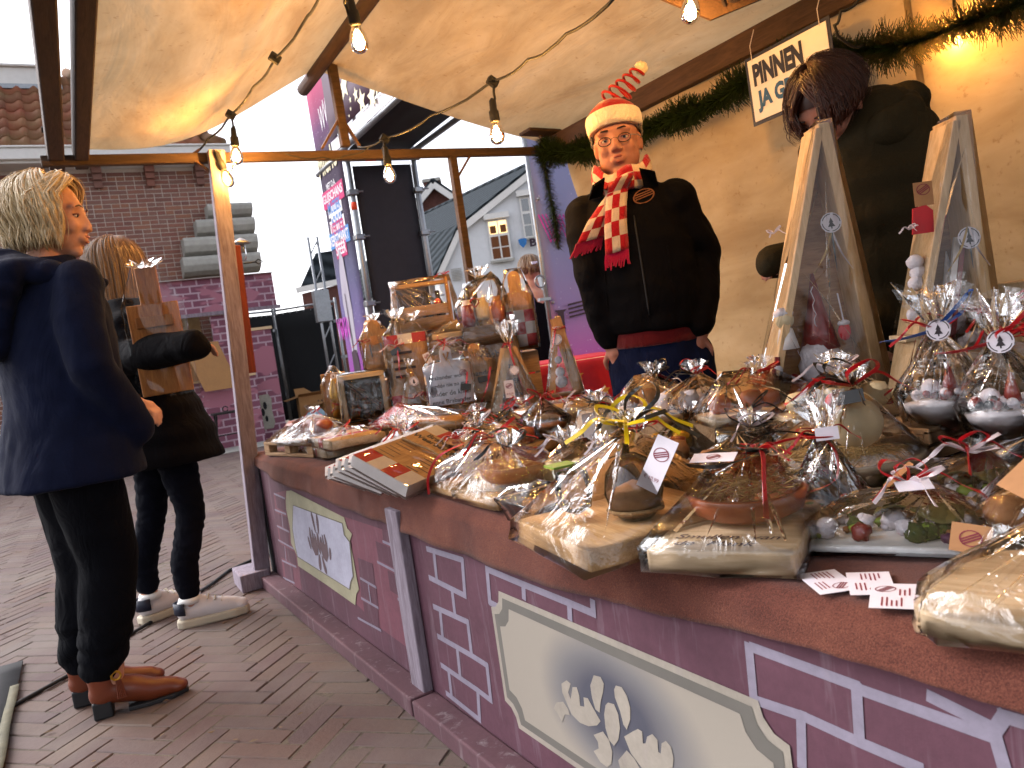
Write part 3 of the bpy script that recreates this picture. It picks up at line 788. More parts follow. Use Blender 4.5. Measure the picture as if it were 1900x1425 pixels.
# pale figure print and tower silhouette lower on the banner
yc, z = bz(640, 560); Fm = bfr(yc - .02, z)
MB().add([Fm @ Vector((a * .16, c * .5, 0)) for a, c in ((-.2, -1), (.8, -1), (1, -.2), (.8, .8), (.3, 1.0), (-.2, .6), (-.5, 0))], [list(range(7))]).build('print_bar', 'mural_pale_far', bn)
yc, z = bz(655, 650); Fm = bfr(yc, z)
MB().add([Fm @ Vector((a, c, 0)) for a, c in ((-.05, -.5), (.16, -.5), (.15, -.1), (.12, 0), (.05, 0), (.045, .55), (.03, .55), (.03, 0), (-.03, -.02))], [list(range(9))]).build('print_bar', 'print_dark', bn)
for k in range(3):
    yc, z = bz(640, 610); Fm = bfr(yc - .1 + k * .12, z); text(bn, 'W', Fm, .16, 'print_magenta', 0, .22)
for k in range(3):
    Fm = bfr(.35 - k * .16 + .02, 3.25 + .03 * k); text(bn, 'W', Fm, .16, 'print_white', 0, .22)
# overhead beam of the gate: black underside, star fascia and tubes
gb = thing('gate_beam', 'overhead gate beam with star printed fascia and black underside', 'scaffold', (gx0, gy0, 2.83))
yE = 4.55 - gy0
for x in (-.06, gx1 - gx0): MB().tube([(x, .1, 0), (x, yE, .01)], .026, 10).build('tube', 'steel', gb, smooth=True)
MB().grid(lambda u, v: (.03 + u * (gx1 - gx0 - .05), v * yE, .03 + .02 * math.sin(3 * v)), 3, 8).build('black_underside', 'black_board', gb, smooth=True, solid=.006)
MB().grid(lambda u, v: (-.10, .05 + u * (yE - .05), .13 + v * .92), 6, 4).build('star_fascia', 'star_fascia', gb, smooth=True, solid=.004)
MB().add([(-.085, .1, .02), (-.085, yE, .02), (-.085, yE, .12), (-.085, .1, .12)], [(0, 1, 2, 3)]).build('white_strip', 'print_white', gb, solid=.004)
for k in range(6):
    MB().tube([(-.06, .0 - k * .4, .0), (-.06, -.2 - k * .4, .30)], .015, 6).build('brace', 'steel', gb, smooth=True)
def star(c, r, m_='star_print', n=5, parent=None):
    pts = [(-.1065, c[0] - (r if k % 2 == 0 else r * .45) * math.sin(k * math.pi / n), c[1] + (r if k % 2 == 0 else r * .45) * math.cos(k * math.pi / n)) for k in range(2 * n)]
    MB().add(pts, [list(range(2 * n))]).build('printed_star', m_, parent)
for px, py, r in ((638, 160, .12), (660, 175, .06), (671, 187, .1), (690, 178, .1), (650, 185, .03), (651, 202, .02), (667, 222, .02), (700, 160, .08), (620, 150, .07), (648, 215, .015)):
    p = onx(px, py, gx0 - .105); star((p.y - gy0, p.z - 2.83), r, parent=gb)
# banner tower at the right end of the gate
rt = thing('banner_tower', 'blue and magenta printed banner on a steel frame beside the tarpaulin', 'banner', (2.86, 4.52, 0))
MB().tube([(0, 0, 0), (0, 0, 3.1)], .016, 10).build('tube', 'steel', rt, smooth=True)
rb = MB().grid(lambda u, v: (.012 + u * .8, -.012 + .015 * math.sin(6 * u) * math.sin(3 * v), .05 + v * 3.0), 10, 20).build('banner', 'banner_print_right', rt, smooth=True, solid=.003)
for z in (1.9, 1.2): MB().ball((.03, -.03, z), .012, 8, 6).build('eyelet', 'steel', rb)
p = ony(1008, 522, 4.5)
MB().tube([(p.x - 2.86 - .03 + .04 * math.cos(a), -.03, p.z + .04 * math.sin(a)) for a in [i * .4 for i in range(16)]], .006, 6).build('clamp_ring', 'steel', rt)
MB().box(-.07, .02, -.03, .0, p.z - .13, p.z - .11).build('clamp', 'steel', rt)
def rtp(px, py): q = ony(px, py, 4.495); return Vector((q.x - 2.86, -.032, q.z))
q = rtp(1018, 425); zig = MB()
for dx in (0, .03, .06):
    zig.tube([q + Vector((-.07 + dx, 0, .10)), q + Vector((-.0 + dx, 0, -.09)), q + Vector((.07 + dx, 0, .09)), q + Vector((.14 + dx, 0, -.09)), q + Vector((.21 + dx, 0, .09))], .006, 4)
zig.build('printed_zigzag', 'print_magenta', rb)
q = rtp(1040, 575); b = MB()
b.add([q + Vector(v_) for v_ in ((-.055, 0, .0), (.045, 0, .0), (.02, 0, -.02), (.012, 0, -.22), (-.012, 0, -.22), (-.03, 0, -.02))], [list(range(6))])
for k in range(4): b.add([q + Vector((.06, 0, .02 - k * .028)), q + Vector((.36, 0, .05 - k * .028)), q + Vector((.36, 0, .063 - k * .028)), q + Vector((.06, 0, .033 - k * .028))], [(0, 1, 2, 3)])
b.build('printed_silhouette', 'print_dark', rb)

# ================================================================ houses beyond
b = NB('slate_tile'); v = b.coord('Object'); wv = b.n('TexWave'); wv.inputs['Scale'].default_value = 1.1; wv.bands_direction = 'DIAGONAL'; b.l(v, wv.inputs[0])
g = b.noise(v, 9, 4); c = b.ramp(b.math('ADD', b.math('MULTIPLY', wv.outputs[1], .5), b.math('MULTIPLY', g, .5)), [(.3, '1a1f23'), (.7, '343b40')])
b.pri(c, .9, b.bump(wv.outputs[1], .4, .05), 0, .1)
plain('dark_brick', '5c3a33', .9, .3, 18, .4); plain('curtain', '6a3f22', .9, .3, 14, .3, stretch=(4, 4, .2)); plain('sign_blue', '1667a8', .35, .25, 10, .05)
def house_frame(A, Bk):
    back = Vector((Bk.x - A.x, Bk.y - A.y, 0)); side = Vector((-CR.x, -CR.y, 0))
    return back, side
A = at(1000, 307, 25); Bk = at(790, 405, 32)
hs = thing('white_house', 'white plastered house with grey tiled roof and a lit window', 'house', (A.x, A.y, 0))
back = Vector((Bk.x - A.x, Bk.y - A.y, 0)); K = at(852, 426, 25) - A; E_ = at(813, 512, 25) - A
zA = A.z; K.z += zA; E_.z += zA; Kh = Vector((K.x, K.y, 0)); Eh = Vector((E_.x, E_.y, 0))
Rm = Vector((2.2, -1.2, 0))
MB().add([(E_.x, E_.y, 0), (-E_.x * .9, -E_.y * .9, 0), (-E_.x * .9, -E_.y * .9, 2.8), (-K.x * .9, -K.y * .9, K.z), (0, 0, zA), tuple(K), tuple(E_)], [list(range(7))]).build('gable_wall', 'plaster', hs)
MB().add([(E_.x, E_.y, 0), tuple(E_), tuple(E_ + back), (E_.x + back.x, E_.y + back.y, 0)], [(0, 1, 2, 3)]).build('side_wall', 'plaster', hs)
toC = -Vector((CF.x, CF.y, 0)) * .18; up_ = Vector((0, 0, .10))
tp = [Vector((0, 0, zA)), K.copy(), E_.copy() + (E_ - K) * .12]
def strip(p, q, b0, b1, up):
    return MB().add([p + b0 + up, q + b0 + up, q + b1 + up, p + b1 + up], [(0, 1, 2, 3)])
strip(tp[0], tp[1], toC, back, up_).build('roof', 'slate_tile', hs, solid=.08)
strip(tp[1], tp[2], toC, back, up_).build('roof', 'slate_tile', hs, solid=.08)
strip(Vector((-K.x, -K.y, K.z)), tp[0], toC, back, up_).build('roof', 'slate_tile', hs, solid=.08)
for i in range(2): MB().beam(tp[i] + toC * .8 - up_ * .6, tp[i + 1] + toC * .8 - up_ * .6, .06, .2).build('verge_board', 'white_paint', hs)
MB().tube([tp[0] + toC + up_ * 1.4, tp[0] + back + up_ * 1.4], .09, 8).build('ridge', 'slate_tile', hs)
sxd = Vector((CR.x, CR.y, 0)); nrm = -Vector((CF.x, CF.y, 0)).normalized()
def gp(px, py, off=0): p = at(px, py, 25) - Vector((A.x, A.y, 0)); return p + nrm * off
def window(px0, py0, px1, py1, lit):
    c = gp((px0 + px1) / 2, (py0 + py1) / 2, .02); wd_ = (px1 - px0) * 25 / FPX; h_ = (py1 - py0) * 25 / FPX
    Fm = frame(c, sxd, (0, 0, 1)); o = MB()
    def rect(x0, x1, y0, y1, z0, z1): return MB().box(x0, x1, y0, y1, z0, z1).xf(Fm)
    fr = rect(-wd_ / 2, wd_ / 2, -h_ / 2, h_ / 2, -.03, .02).build('window', 'white_paint', hs)
    rect(-wd_ * .42, wd_ * .42, h_ * .16, h_ * .46, .021, .03).build('pane', 'lit_room' if lit else 'window_glass', fr)
    for sx_ in (-1, 1):
        for (y0, y1) in ((-.46, -.2), (-.17, .09)):
            rect(sx_ * wd_ * .04, sx_ * wd_ * .42, h_ * y0, h_ * y1, .021, .03).build('pane', 'curtain' if lit else 'window_glass', fr)
        if lit: rect(sx_ * wd_ * .1, sx_ * wd_ * .4, h_ * .17, h_ * .36, .031, .04).build('curtain', 'curtain', fr)
    rect(-wd_ * .035, wd_ * .035, -h_ * .46, h_ * .46, .021, .045).build('muntin', 'white_paint', fr)
    rect(-wd_ * .6, wd_ * .6, -h_ * .56, -h_ * .5, 0, .12).build('sill', 'stone_grey', fr)
    rect(-wd_ * .62, wd_ * .62, h_ * .52, h_ * .66, 0, .16).build('shutter_box', 'white_paint', fr)
window(908, 408, 946, 482, True)
window(968, 365, 1003, 440, False)
c = gp(970, 452, .1); Fm = frame(c, sxd, (0, 0, 1))
MB().add([Fm @ Vector((a * .14, d_ * .15, .03)) for a, d_ in ((-1, .8), (-.4, 1), (.4, 1), (1, .8), (.8, -.2), (0, -1), (-.8, -.2))], [list(range(7))]).build('shield_sign', 'sign_blue', hs, solid=.06)
text(hs, 'B', frame(gp(989, 450, .1), sxd, (0, 0, 1)), .22, 'print_dark', .04, .26)
for k in range(8): MB().box(-.17, .17, .0, .02, -.2 + k * .05, -.175 + k * .05).xf(frame(gp(848, 510, .03), sxd, (0, 0, 1)) @ Matrix.Rotation(R_(90), 4, 'X')).build('vent_slat', 'stone_grey', hs)
# brick house with chimney
A2 = at(805, 350, 34)
h2 = thing('brick_house', 'brick house with chimney and white verge behind the white house', 'house', (A2.x, A2.y, 0))
def g2(px, py): p = at(px, py, 34) - Vector((A2.x, A2.y, 0)); return p
P0, P1, P2 = g2(770, 395), g2(806, 350), g2(858, 385)
MB().add([P0, P1, P2, (P2.x, P2.y, 0), (P0.x, P0.y, 0)], [list(range(5))]).build('gable_wall', 'dark_brick', h2)
bk = Vector((CF.x, CF.y, 0)) * 6 
for p, q in ((P1, P0), (P1, P2)):
    e = (q - p) * 1.15
    MB().add([p + Vector((0, 0, .35)) - bk * .05, p + e + Vector((0, 0, .35)) - bk * .05, p + e + bk + Vector((0, 0, .35)), p + bk + Vector((0, 0, .35))], [(0, 1, 2, 3)]).build('roof', 'slate_tile', h2, solid=.12)
    MB().beam(p - bk * .055 + Vector((0, 0, .12)), p + e - bk * .055 + Vector((0, 0, .12)), .1, .25).build('verge_board', 'white_paint', h2)
c0, c1 = g2(782, 352), g2(812, 332)
MB().obox(Vector((c0.x, c0.y, c0.z - .8)) + bk * .3, Vector((CR.x, CR.y, 0)) * .72, bk * .12, (0, 0, 1.45)).build('chimney', 'dark_brick', h2)
MB().obox(Vector((c0.x, c0.y, c0.z + .65)) + bk * .29 - Vector((CR.x, CR.y, 0)) * .06, Vector((CR.x, CR.y, 0)) * .84, bk * .14, (0, 0, .14)).build('chimney_cap', 'stone_grey', h2)
# dark-roofed house left of the banner
A3 = at(590, 470, 30)
h3 = thing('dark_roof_house', 'low house with dark roof and white gutter left of the tall banner', 'house', (A3.x, A3.y, 0))
def g3(px, py): return at(px, py, 30) - Vector((A3.x, A3.y, 0))
MB().add([g3(557, 535), g3(586, 470), g3(640, 462), g3(640, 520)], [(0, 1, 2, 3)]).build('roof', 'slate_tile', h3, solid=.1)
MB().beam(g3(553, 540) - CF * .2, g3(640, 522) - CF * .2, .15, .2).build('gutter', 'white_paint', h3)
a, c = g3(560, 545), g3(640, 525)
MB().add([a, c, (c.x, c.y, 0), (a.x, a.y, 0)], [(0, 1, 2, 3)]).build('wall', 'dark_brick', h3)
# steel mast with box beside the banner
p0 = onz(610, 800, 0); p0 = at(590, 560, 11)
ms = thing('steel_mast', 'grey steel mast with a box beside the tall banner', 'mast', (p0.x, p0.y, 0))
for dx in (0, .13): MB().tube([(dx, 0, 0), (dx, 0, 2.75)], .02, 8).build('tube', 'steel', ms, smooth=True)
for k in range(6): MB().tube([(0, 0, .5 + k * .4), (.13, 0, .7 + k * .4)], .01, 6).build('brace', 'steel', ms)
MB().box(-.06, .16, -.06, .06, 1.55, 2.0).build('box', 'steel', ms, bevel=.01)
# leafless shrub behind the fence
sh = thing('bare_tree', 'thin leafless tree top above the black fence', 'tree', onz(545, 640, 0) if False else at(545, 590, 28) * 1)
sh.location.z = 0; rr = random.Random(4); tk = MB(); tk.tube([(0, 0, 0), (.05, 0, 1.2), (0, 0, 2.4)], [.07, .05, .03], 7); tk.build('trunk', 'rust_steel', sh)
cwn = MB()
for k in range(46):
    a = rr.uniform(0, 6.28); e = rr.uniform(.3, 1.3); L = rr.uniform(.5, 1.1); s0 = Vector((0, 0, rr.uniform(1.4, 2.4)))
    d_ = Vector((math.cos(a) * math.cos(e), math.sin(a) * math.cos(e), math.sin(e)))
    cwn.tube([s0, s0 + d_ * L * .5 + Vector((0, 0, .05)), s0 + d_ * L], [.014, .009, .004], 4)
cwn.build('crown', 'rust_steel', sh)
# ================================================================ the market stall: frame and canvas
XE0, XE1, XRG, XRB = .09, .19, 1.35, 2.70
ZE, ZRG, ZRB, YF = 2.12, 2.53, 2.09, 3.98
YN = -1.3
stl = thing('market_stall', 'wooden market stall frame of beams, posts and crossbar carrying the tarpaulin', 'stall', (0, YF, 0))
def sw(b, name, mat, **k): return b.build(name, mat, stl, world=True, **k)
sw(MB().beam((XE0, YF + .18, ZE), (XE0, YN, ZE), .064, .10), 'eave_beam', 'beam_wood', bevel=.006)
sw(MB().beam((XE1, YF + .14, ZE), (XE1, YN, ZE), .056, .10), 'eave_beam', 'beam_wood', bevel=.006)
sw(MB().tube([(XRG, 4.32, ZRG), (XRG, 2.5, ZRG + .01), (XRG, YN, ZRG)], [.034, .036, .036], 12), 'ridge_pole', 'beam_wood', smooth=True)
sw(MB().beam((XRB, YF + .06, ZRB + .02), (XRB, YN, ZRB + .02), .05, .105), 'rear_beam', 'beam_wood', bevel=.006)
sw(MB().beam((.03, YF, 2.075), (XRB + .06, YF, 2.085), .04, .046, (0, 0, 1)), 'crossbar', 'beam_wood_x', bevel=.004)
kb, kt = ony(641, 272, YF), ony(614, 112, YF)
sw(MB().beam(kb, kt, .045, .045, (0, 1, 0)), 'king_post', 'beam_wood_x', bevel=.004)
m1 = kb.lerp(kt, .36)
sw(MB().beam(m1, ony(597, 276, YF), .012, .022, (0, 1, 0)), 'brace', 'rust_steel')
sw(MB().beam(m1, ony(667, 272, YF), .012, .022, (0, 1, 0)), 'brace', 'rust_steel')
sw(MB().tube([kt + Vector((-.07, -.02, 0)), kt + Vector((.0, -.02, .0)), kt + Vector((.06, -.02, -.01)), kt + Vector((.085, -.02, .0)), kt + Vector((.09, -.02, .03))], .008, 6), 'ridge_hook', 'rust_steel')
# front corner post with its foot and the red board
pb, ptp = onz(489, 1085, 0), ony(400, 280, YF - .05)
sw(MB().beam(pb + Vector((0, 0, .03)), ptp, .075, .06, (0, 1, 0)), 'front_post', 'post_wood', bevel=.005)
sw(MB().box(pb.x - .11, pb.x + .03, pb.y - .06, pb.y + .16, 0, .085), 'post_foot', 'post_wood', bevel=.006)
r0, r1 = ony(458, 693, 3.92), ony(428, 456, 3.92)
sw(MB().beam(r0, r1, .085, .03, (0, 1, 0)), 'red_board', 'red_wood', bevel=.003)
pe = ony(452, 489, 3.9)
sw(MB().tube([pe, pe + Vector((.05, -.02, 0)), pe + Vector((.065, -.025, .012)), pe + Vector((.085, -.03, .0)), pe + Vector((.065, -.025, -.012)), pe + Vector((.052, -.02, 0))], .0035, 6), 'screw_eye', 'black_metal')
pl_ = ony(447, 452, 4.1)
sw(MB().lathe([(.001, .03), (.035, .012), (.05, 0), (.02, -.004)], 14, pl_), 'lamp_cap', 'steel', smooth=True)
sw(MB().lathe([(.018, 0), (.02, -.05), (.016, -.08)], 10, pl_ - Vector((0, 0, .005))), 'lamp_glass', 'clear_glass', smooth=True)
c0 = ony(352, 290, YF); sw(MB().tube([c0, c0.lerp(ony(398, 325, YF - .05), 1)], .008, 6), 'brace', 'rust_steel')
sw(MB().tube([c0, ony(370, 277, YF)], .006, 6), 'brace', 'rust_steel')
# thin posts of the far end
sw(MB().beam((2.03, YF, 0), (2.03, YF, 2.06), .042, .042, (0, 1, 0)), 'thin_post', 'beam_wood_x', bevel=.003)
sw(MB().tube([(2.05, YF, 1.95), (2.14, YF, 2.06)], .007, 6), 'brace', 'rust_steel')
pq = ony(1012, 245, YF - .1)
sw(MB().obox(pq + Vector((-.13, -.04, 0)), (.22, 0, -.01), (0, .12, 0), (0, 0, .016)), 'corner_plate', 'beam_wood_x')
for dx in (.0, .07): sw(MB().box(2.6 + dx, 2.612 + dx, YF - .06, YF - .04, 2.03, 2.17), 'iron_tie', 'rust_steel')
# canvas: sagging front slope, straight rear slope, back wall
def ripple(y, s): return .008 * math.sin(5.1 * y + 3 * s) + .006 * math.sin(11 * y + 1.3)
def front(u, v):
    y = YN + v * (4.12 - YN); s = u
    sag = -.105 * math.sin(math.pi * s) * (0.55 + .45 * v ** 2) - .02 * math.sin(2 * math.pi * s)
    return (XE1 + .02 + (XRG - XE1 - .02) * s, y + .03 * math.sin(3 * s), ZE + .045 + (ZRG - ZE - .01) * s + sag + ripple(y, s) * math.sin(math.pi * s))
cv = thing('tarpaulin', 'cream canvas tarpaulin forming the stall roof and back wall', 'tarpaulin', (XRG, YF, 2.5))
MB().grid(front, 20, 44).build('front_slope', 'canvas', cv, world=True, smooth=True)
def rear(u, v):
    y = YN + v * (4.10 - YN); s = u * 1.08
    return (XRG + (XRB - .0 - XRG) * s, y, ZRG + .035 + (ZRB + .078 - ZRG - .03) * s - .02 * math.sin(math.pi * min(s, 1)) + ripple(y, s + 2) * math.sin(math.pi * min(s, 1)))
MB().grid(rear, 20, 44).build('rear_slope', 'canvas', cv, world=True, smooth=True)
def backw(u, v):
    y = YN + u * (3.92 - .8 * (1 - v) ** 1.6 - YN); z = .66 + v * (2.158 - .66)
    return (XRB + .035 + .02 * math.sin(4 * y + 2 * v) * (1 - v) + .012 * math.sin(9 * y - 3 * v), y, z)
MB().grid(backw, 60, 20).build('back_wall', 'canvas', cv, world=True, smooth=True)
for yy in (1.62,): MB().grid(lambda u, v: (XRB + .016 + .004 * math.sin(20 * v), yy + (u - .5) * .025 + .08 * v, .7 + v * 1.4), 1, 16).build('seam_strap', 'canvas', cv, world=True, smooth=True, solid=.002)
# rear bench boards
pe0 = 3.4
bn_ = thing('rear_bench', 'pale wooden bench boards along the foot of the back tarpaulin', 'bench', (2.62, 2.2, 0))
MB().box(-.16, .05, -3.4, .66, .68, .715).build('board', 'pale_wood', bn_, bevel=.004)
for y in (-2, -.4, .5): MB().box(-.12, -.07, y, y + .06, 0, .679).build('leg', 'pale_wood_z', bn_)
MB().box(-.14, .06, -3.3, .6, .25, .5).build('teal_crate', 'bin_bag', bn_)
sh_ = thing('shelf_rack', 'rough wooden shelf rack behind the tall triangles at the right', 'shelf', (2.45, .95, 0))
zS = onx(1880, 545, 2.45).z
yS = onx(1850, 560, 2.45).y - .95
for dz in (0, -.09, -.2): MB().box(-.02, .2, -1.6, yS, zS + dz, zS + dz + .035).build('board', 'pale_wood', sh_, bevel=.003)
for y in (-1.5, yS - .06): MB().box(.0, .05, y, y + .05, 0, zS + .03).build('leg', 'pale_wood_z', sh_)

# ================================================================ the table
TO = Vector((.70, 3.93, 0)); TD = Vector((.031, -1, 0)).normalized(); TN = Vector((-TD.y, TD.x, 0))   # along, and into the stall
if TN.x < 0: TN = -TN
ZT_ = .64; TL = 4.3
tb = thing('stall_table', 'long stall table with painted purple brick front panels', 'table', TO, math.atan2(TD.y, TD.x))
# local frame: x along the table towards the camera, y = left of x (into the stall)
def tl(px, py, off=0):
    p = onp(px, py, TO - TN * off, TN) - TO; return p.dot(TD), p.z
def worn(name, c_, wear='8a7f80', amt=.5):
    b = NB(name); v = b.coord('Object'); g = b.noise(v, 7, 5); f = b.noise(v, 55, 5, .7); s1 = b.noise(b.coord('Object', (1, 1, .12)), 24, 4, .7, .5); cc = lin(c_)
    col = b.ramp(b.math('ADD', b.math('MULTIPLY', g, .6), b.math('MULTIPLY', f, .4)), [(.32, [x * .8 for x in cc[:3]]), (.68, [min(1, x * 1.2) for x in cc[:3]])])
    col = b.mix(b.math('MULTIPLY', b.ramp(s1, [(.56, (0, 0, 0)), (.75, (1, 1, 1))]), amt), col, wear)
    b.pri(col, .75, b.bump(f, .2, .003, b.bump(s1, .15, .004)), 0, .3)
worn('base_paint', '573c42', '8d8284', .7)
plain('base_paint_old', '7a4a56', .75, .3, 12, .3); worn('mural_mauve', '543540', '8d8088', .35); worn('mural_pink', '6a3f4a', '8d8088', .35); worn('mural_mortar', '7d7684', '8d8088', .35)
worn('mural_stone', '8d857a', '8d8088', .35); plain('mural_stone_dark', '5f5b55', .75, .15, 9, .12); worn('mural_olive', '8f8a72', '8d8088', .35); plain('mural_olive_dark', '5f5848', .75, .15, 9, .12)
worn('mural_pale', '9d9cab', '8d8088', .35); plain('mural_brown', '59464a', .75, .15, 14, .1)
tbat, _ = tl(772, 1150)
SGN = 1 if (Matrix.Rotation(math.atan2(TD.y, TD.x), 3, 'Z') @ Vector((0, 1, 0))).dot(TN) > 0 else -1
def T(t, n, z): return (t, n * SGN, z)       # n: metres into the stall from the front plane
def tbox(b, t0, t1, n0, n1, z0, z1): return b.obox(T(t0, n0, z0), (t1 - t0, 0, 0), (0, (n1 - n0) * SGN, 0), (0, 0, z1 - z0))
tbox(MB(), 0, TL, .02, 1.12, .60, .628).build('table_top', 'pale_wood', tb)
farp = tbox(MB(), .05, tbat - .01, .004, .022, .03, .6).build('front_panel', 'mural_mauve', tb, label='far front panel painted with pale plaque and mauve bricks')
nearp = tbox(MB(), tbat + .01, TL, .004, .022, .03, .6).build('front_panel', 'mural_mauve', tb, label='near front panel painted with large plaque and lavender mortar')
tbox(MB(), tbat - .045, tbat + .045, -.028, .003, .03, .59).build('batten', 'post_wood', tb, bevel=.004)
for (a, b_) in ((.0, tbat + .05), (tbat + .06, TL)): tbox(MB(), a, b_, -.075, .003, 0.0, .055).build('base_board', 'red_wood' if False else 'base_paint' if 'base_paint' in MATS else 'post_wood', tb, bevel=.006)
tbox(MB(), -.03, .05, .0, .9, .02, .6).build('end_panel', 'black_board', tb)
for t in (.2, 2.0, 3.9): tbox(MB(), t, t + .05, 1.0, 1.05, 0, .6).build('leg', 'post_wood', tb)
def flat(pts, lay, mat, parent, name, px=True, zo=0):
    """paint: a thin flat shape on the panel face"""
    q = [tl(*p) for p in pts] if px else pts
    b = MB(); b.add([T(t, .004 - lay * .0012, max(z, .035)) for t, z in q], [list(range(len(q)))])
    return b.build(name, mat, parent)
def stroke(pts, wd_, lay, mat, parent, name='painted_mortar'):
    b = MB(); q = [Vector((*tl(*p), 0)) for p in pts]
    for a, c in zip(q, q[1:]):
        d_ = (c - a); 
        if d_.length < 1e-4: continue
        d_.normalize(); s_ = Vector((-d_.y, d_.x, 0)) * wd_ / 2; a2, c2 = a - d_ * wd_ * .4, c + d_ * wd_ * .4
        lay += .013
        b.add([T(p.x, .004 - lay * .0012, max(p.y, .035)) for p in (a2 - s_, c2 - s_, c2 + s_, a2 + s_)], [(0, 1, 2, 3)])
    return b.build(name, mat, parent)
Z5 = lambda *l: [(780 + x / 3.1667, 1000 + y / 3.1667) for x, y in l]
Z8 = lambda *l: [(1150 + x / 2.5333, 980 + y / 2.5333) for x, y in l]
Z4 = lambda *l: [(480 + x / 5.0, 880 + y / 5.0) for x, y in l]
for ln in (((35, 60), (240, 125), (256, 335)), ((50, 230), (256, 335)), ((75, 90), (90, 240)), ((180, 300), (198, 450)), ((75, 400), (272, 490), (296, 690)), ((110, 420), (125, 580)),
           ((100, 575), (300, 690), (385, 745), (408, 950)), ((210, 640), (228, 810)), ((120, 745), (330, 890), (408, 950)), ((160, 775), (178, 930)), ((150, 910), (342, 1065), (332, 900)),
           ((470, 215), (385, 180), (402, 375), (450, 400)), ((385, 180), (600, 270), (870, 380), (1010, 440), (1005, 375)), ((598, 270), (602, 345)), ((868, 385), (872, 465))):
    stroke(Z5(*ln), .016, 1 + .05 * rnd.random(), 'mural_mortar', nearp)
for ln in (((600, 560), (625, 825)), ((620, 565), (1105, 745), (1120, 1000)), ((640, 815), (860, 890), (1120, 1010), (1400, 1130)), ((1115, 760), (1760, 990), (1800, 1130)), ((845, 900), (850, 1120)),
           ((1460, 800), (1760, 950), (1800, 890), (1900, 920))):
    stroke(Z8(*ln), .016, 1 + .05 * rnd.random(), 'mural_mortar', nearp)
# the large plaque, laid out in panel metres from its traced corners
TLc = tl(*Z5((470, 285))[0]); TRc = tl(1438, 1335); BLc = tl(*Z5((600, 1130))[0]); LF = tl(*Z5((415, 420))[0])
zt_, zb_ = (TLc[1] + tl(1400, 1312)[1]) / 2, BLc[1]; t0_, t1_ = LF[0], TRc[0] + .02
def plq(i, n_=.05):
    a, b_, c, d_ = t0_ + i, t1_ - i, zb_ + i, zt_ - i
    o = [(a + n_, d_), (b_ - n_, d_)] + [(b_ - n_ * math.cos(k), d_ - n_ * math.sin(k)) for k in (.5, 1.0)] + [(b_, d_ - n_), (b_, c + n_)]
    o += [(b_ - n_ * math.sin(k), c + n_ * math.cos(k)) for k in (.5, 1.0)] + [(b_ - n_, c), (a + n_, c)]
    o += [(a + n_ * math.cos(k), c + n_ * math.sin(k)) for k in (.5, 1.0)] + [(a, c + n_), (a, d_ - n_)] + [(a + n_ * math.sin(k), d_ - n_ * math.cos(k)) for k in (.5, 1.0)]
    return o
pq_ = flat(plq(0), 2, 'mural_stone', nearp, 'painted_plaque', False)
flat(plq(.014), 2.6, 'mural_stone_dark', nearp, 'painted_plaque_edge', False)
b = NB('mural_airbrush'); v = b.coord('Object'); 
cc_ = tl(1140, 1330)
mp = b.n('Mapping'); mp.inputs['Location'].default_value = (-cc_[0] * 1.0, 0, -cc_[1] * 1.55); mp.inputs['Scale'].default_value = (1.0, 0, 1.55); b.l(b.n('TexCoord').outputs['Object'], mp.inputs[0])
ln_ = b.n('VectorMath', operation='LENGTH'); b.l(mp.outputs[0], ln_.inputs[0])
c = b.ramp(b.math('ADD', ln_.outputs['Value'], b.math('MULTIPLY', b.noise(v, 5, 2), .05)), [(.12, '45454f'), (.2, '6b6868'), (.29, '8d857a')])
b.pri(c, .75, b.bump(b.noise(v, 60), .1, .003), 0, .3)
flat(plq(.034, .055), 3.2, 'mural_airbrush', nearp, 'painted_field', False)
def ell(c, a, b_, rot, n=16, tear=0):
    o = []
    for k in range(n):
        th = 2 * math.pi * k / n; x, y = a * math.cos(th) * (1 + tear * math.sin(th)), b_ * math.sin(th)
        o.append((c[0] + x * math.cos(rot) - y * math.sin(rot), c[1] + x * math.sin(rot) + y * math.cos(rot)))
    return o
def scroll(cen, s, mat, parent, lay, name='painted_scroll'):
    cx, cz = cen
    def lobed(sg):
        o = [(.02, -.02), (.05, -.085), (.12, -.10), (.175, -.05), (.185, .03), (.165, .085), (.145, .08), (.14, .02), (.125, .015), (.12, .07), (.10, .075), (.09, .02), (.078, .02), (.07, .055), (.05, .05), (.035, .02)]
        return [(cx + sg * x * s, cz + y * s) for x, y in (o if sg > 0 else o[::-1])]
    shapes = [ell((cx, cz), .026 * s, .075 * s, 0), ell((cx - .045 * s, cz + .13 * s), .022 * s, .07 * s, .2, 16, .3), ell((cx + .045 * s, cz + .13 * s), .022 * s, .07 * s, -.2, 16, .3),
              ell((cx - .045 * s, cz - .13 * s), .026 * s, .06 * s, -.35, 16, -.3), ell((cx + .045 * s, cz - .13 * s), .026 * s, .06 * s, .35, 16, -.3), lobed(1), lobed(-1),
              ell((cx + .215 * s, cz - .03 * s), .018 * s, .045 * s, -.35), ell((cx - .215 * s, cz - .03 * s), .018 * s, .045 * s, .35)]
    for i, q in enumerate(shapes): flat(q, lay + i * .05, mat, parent, name, False)
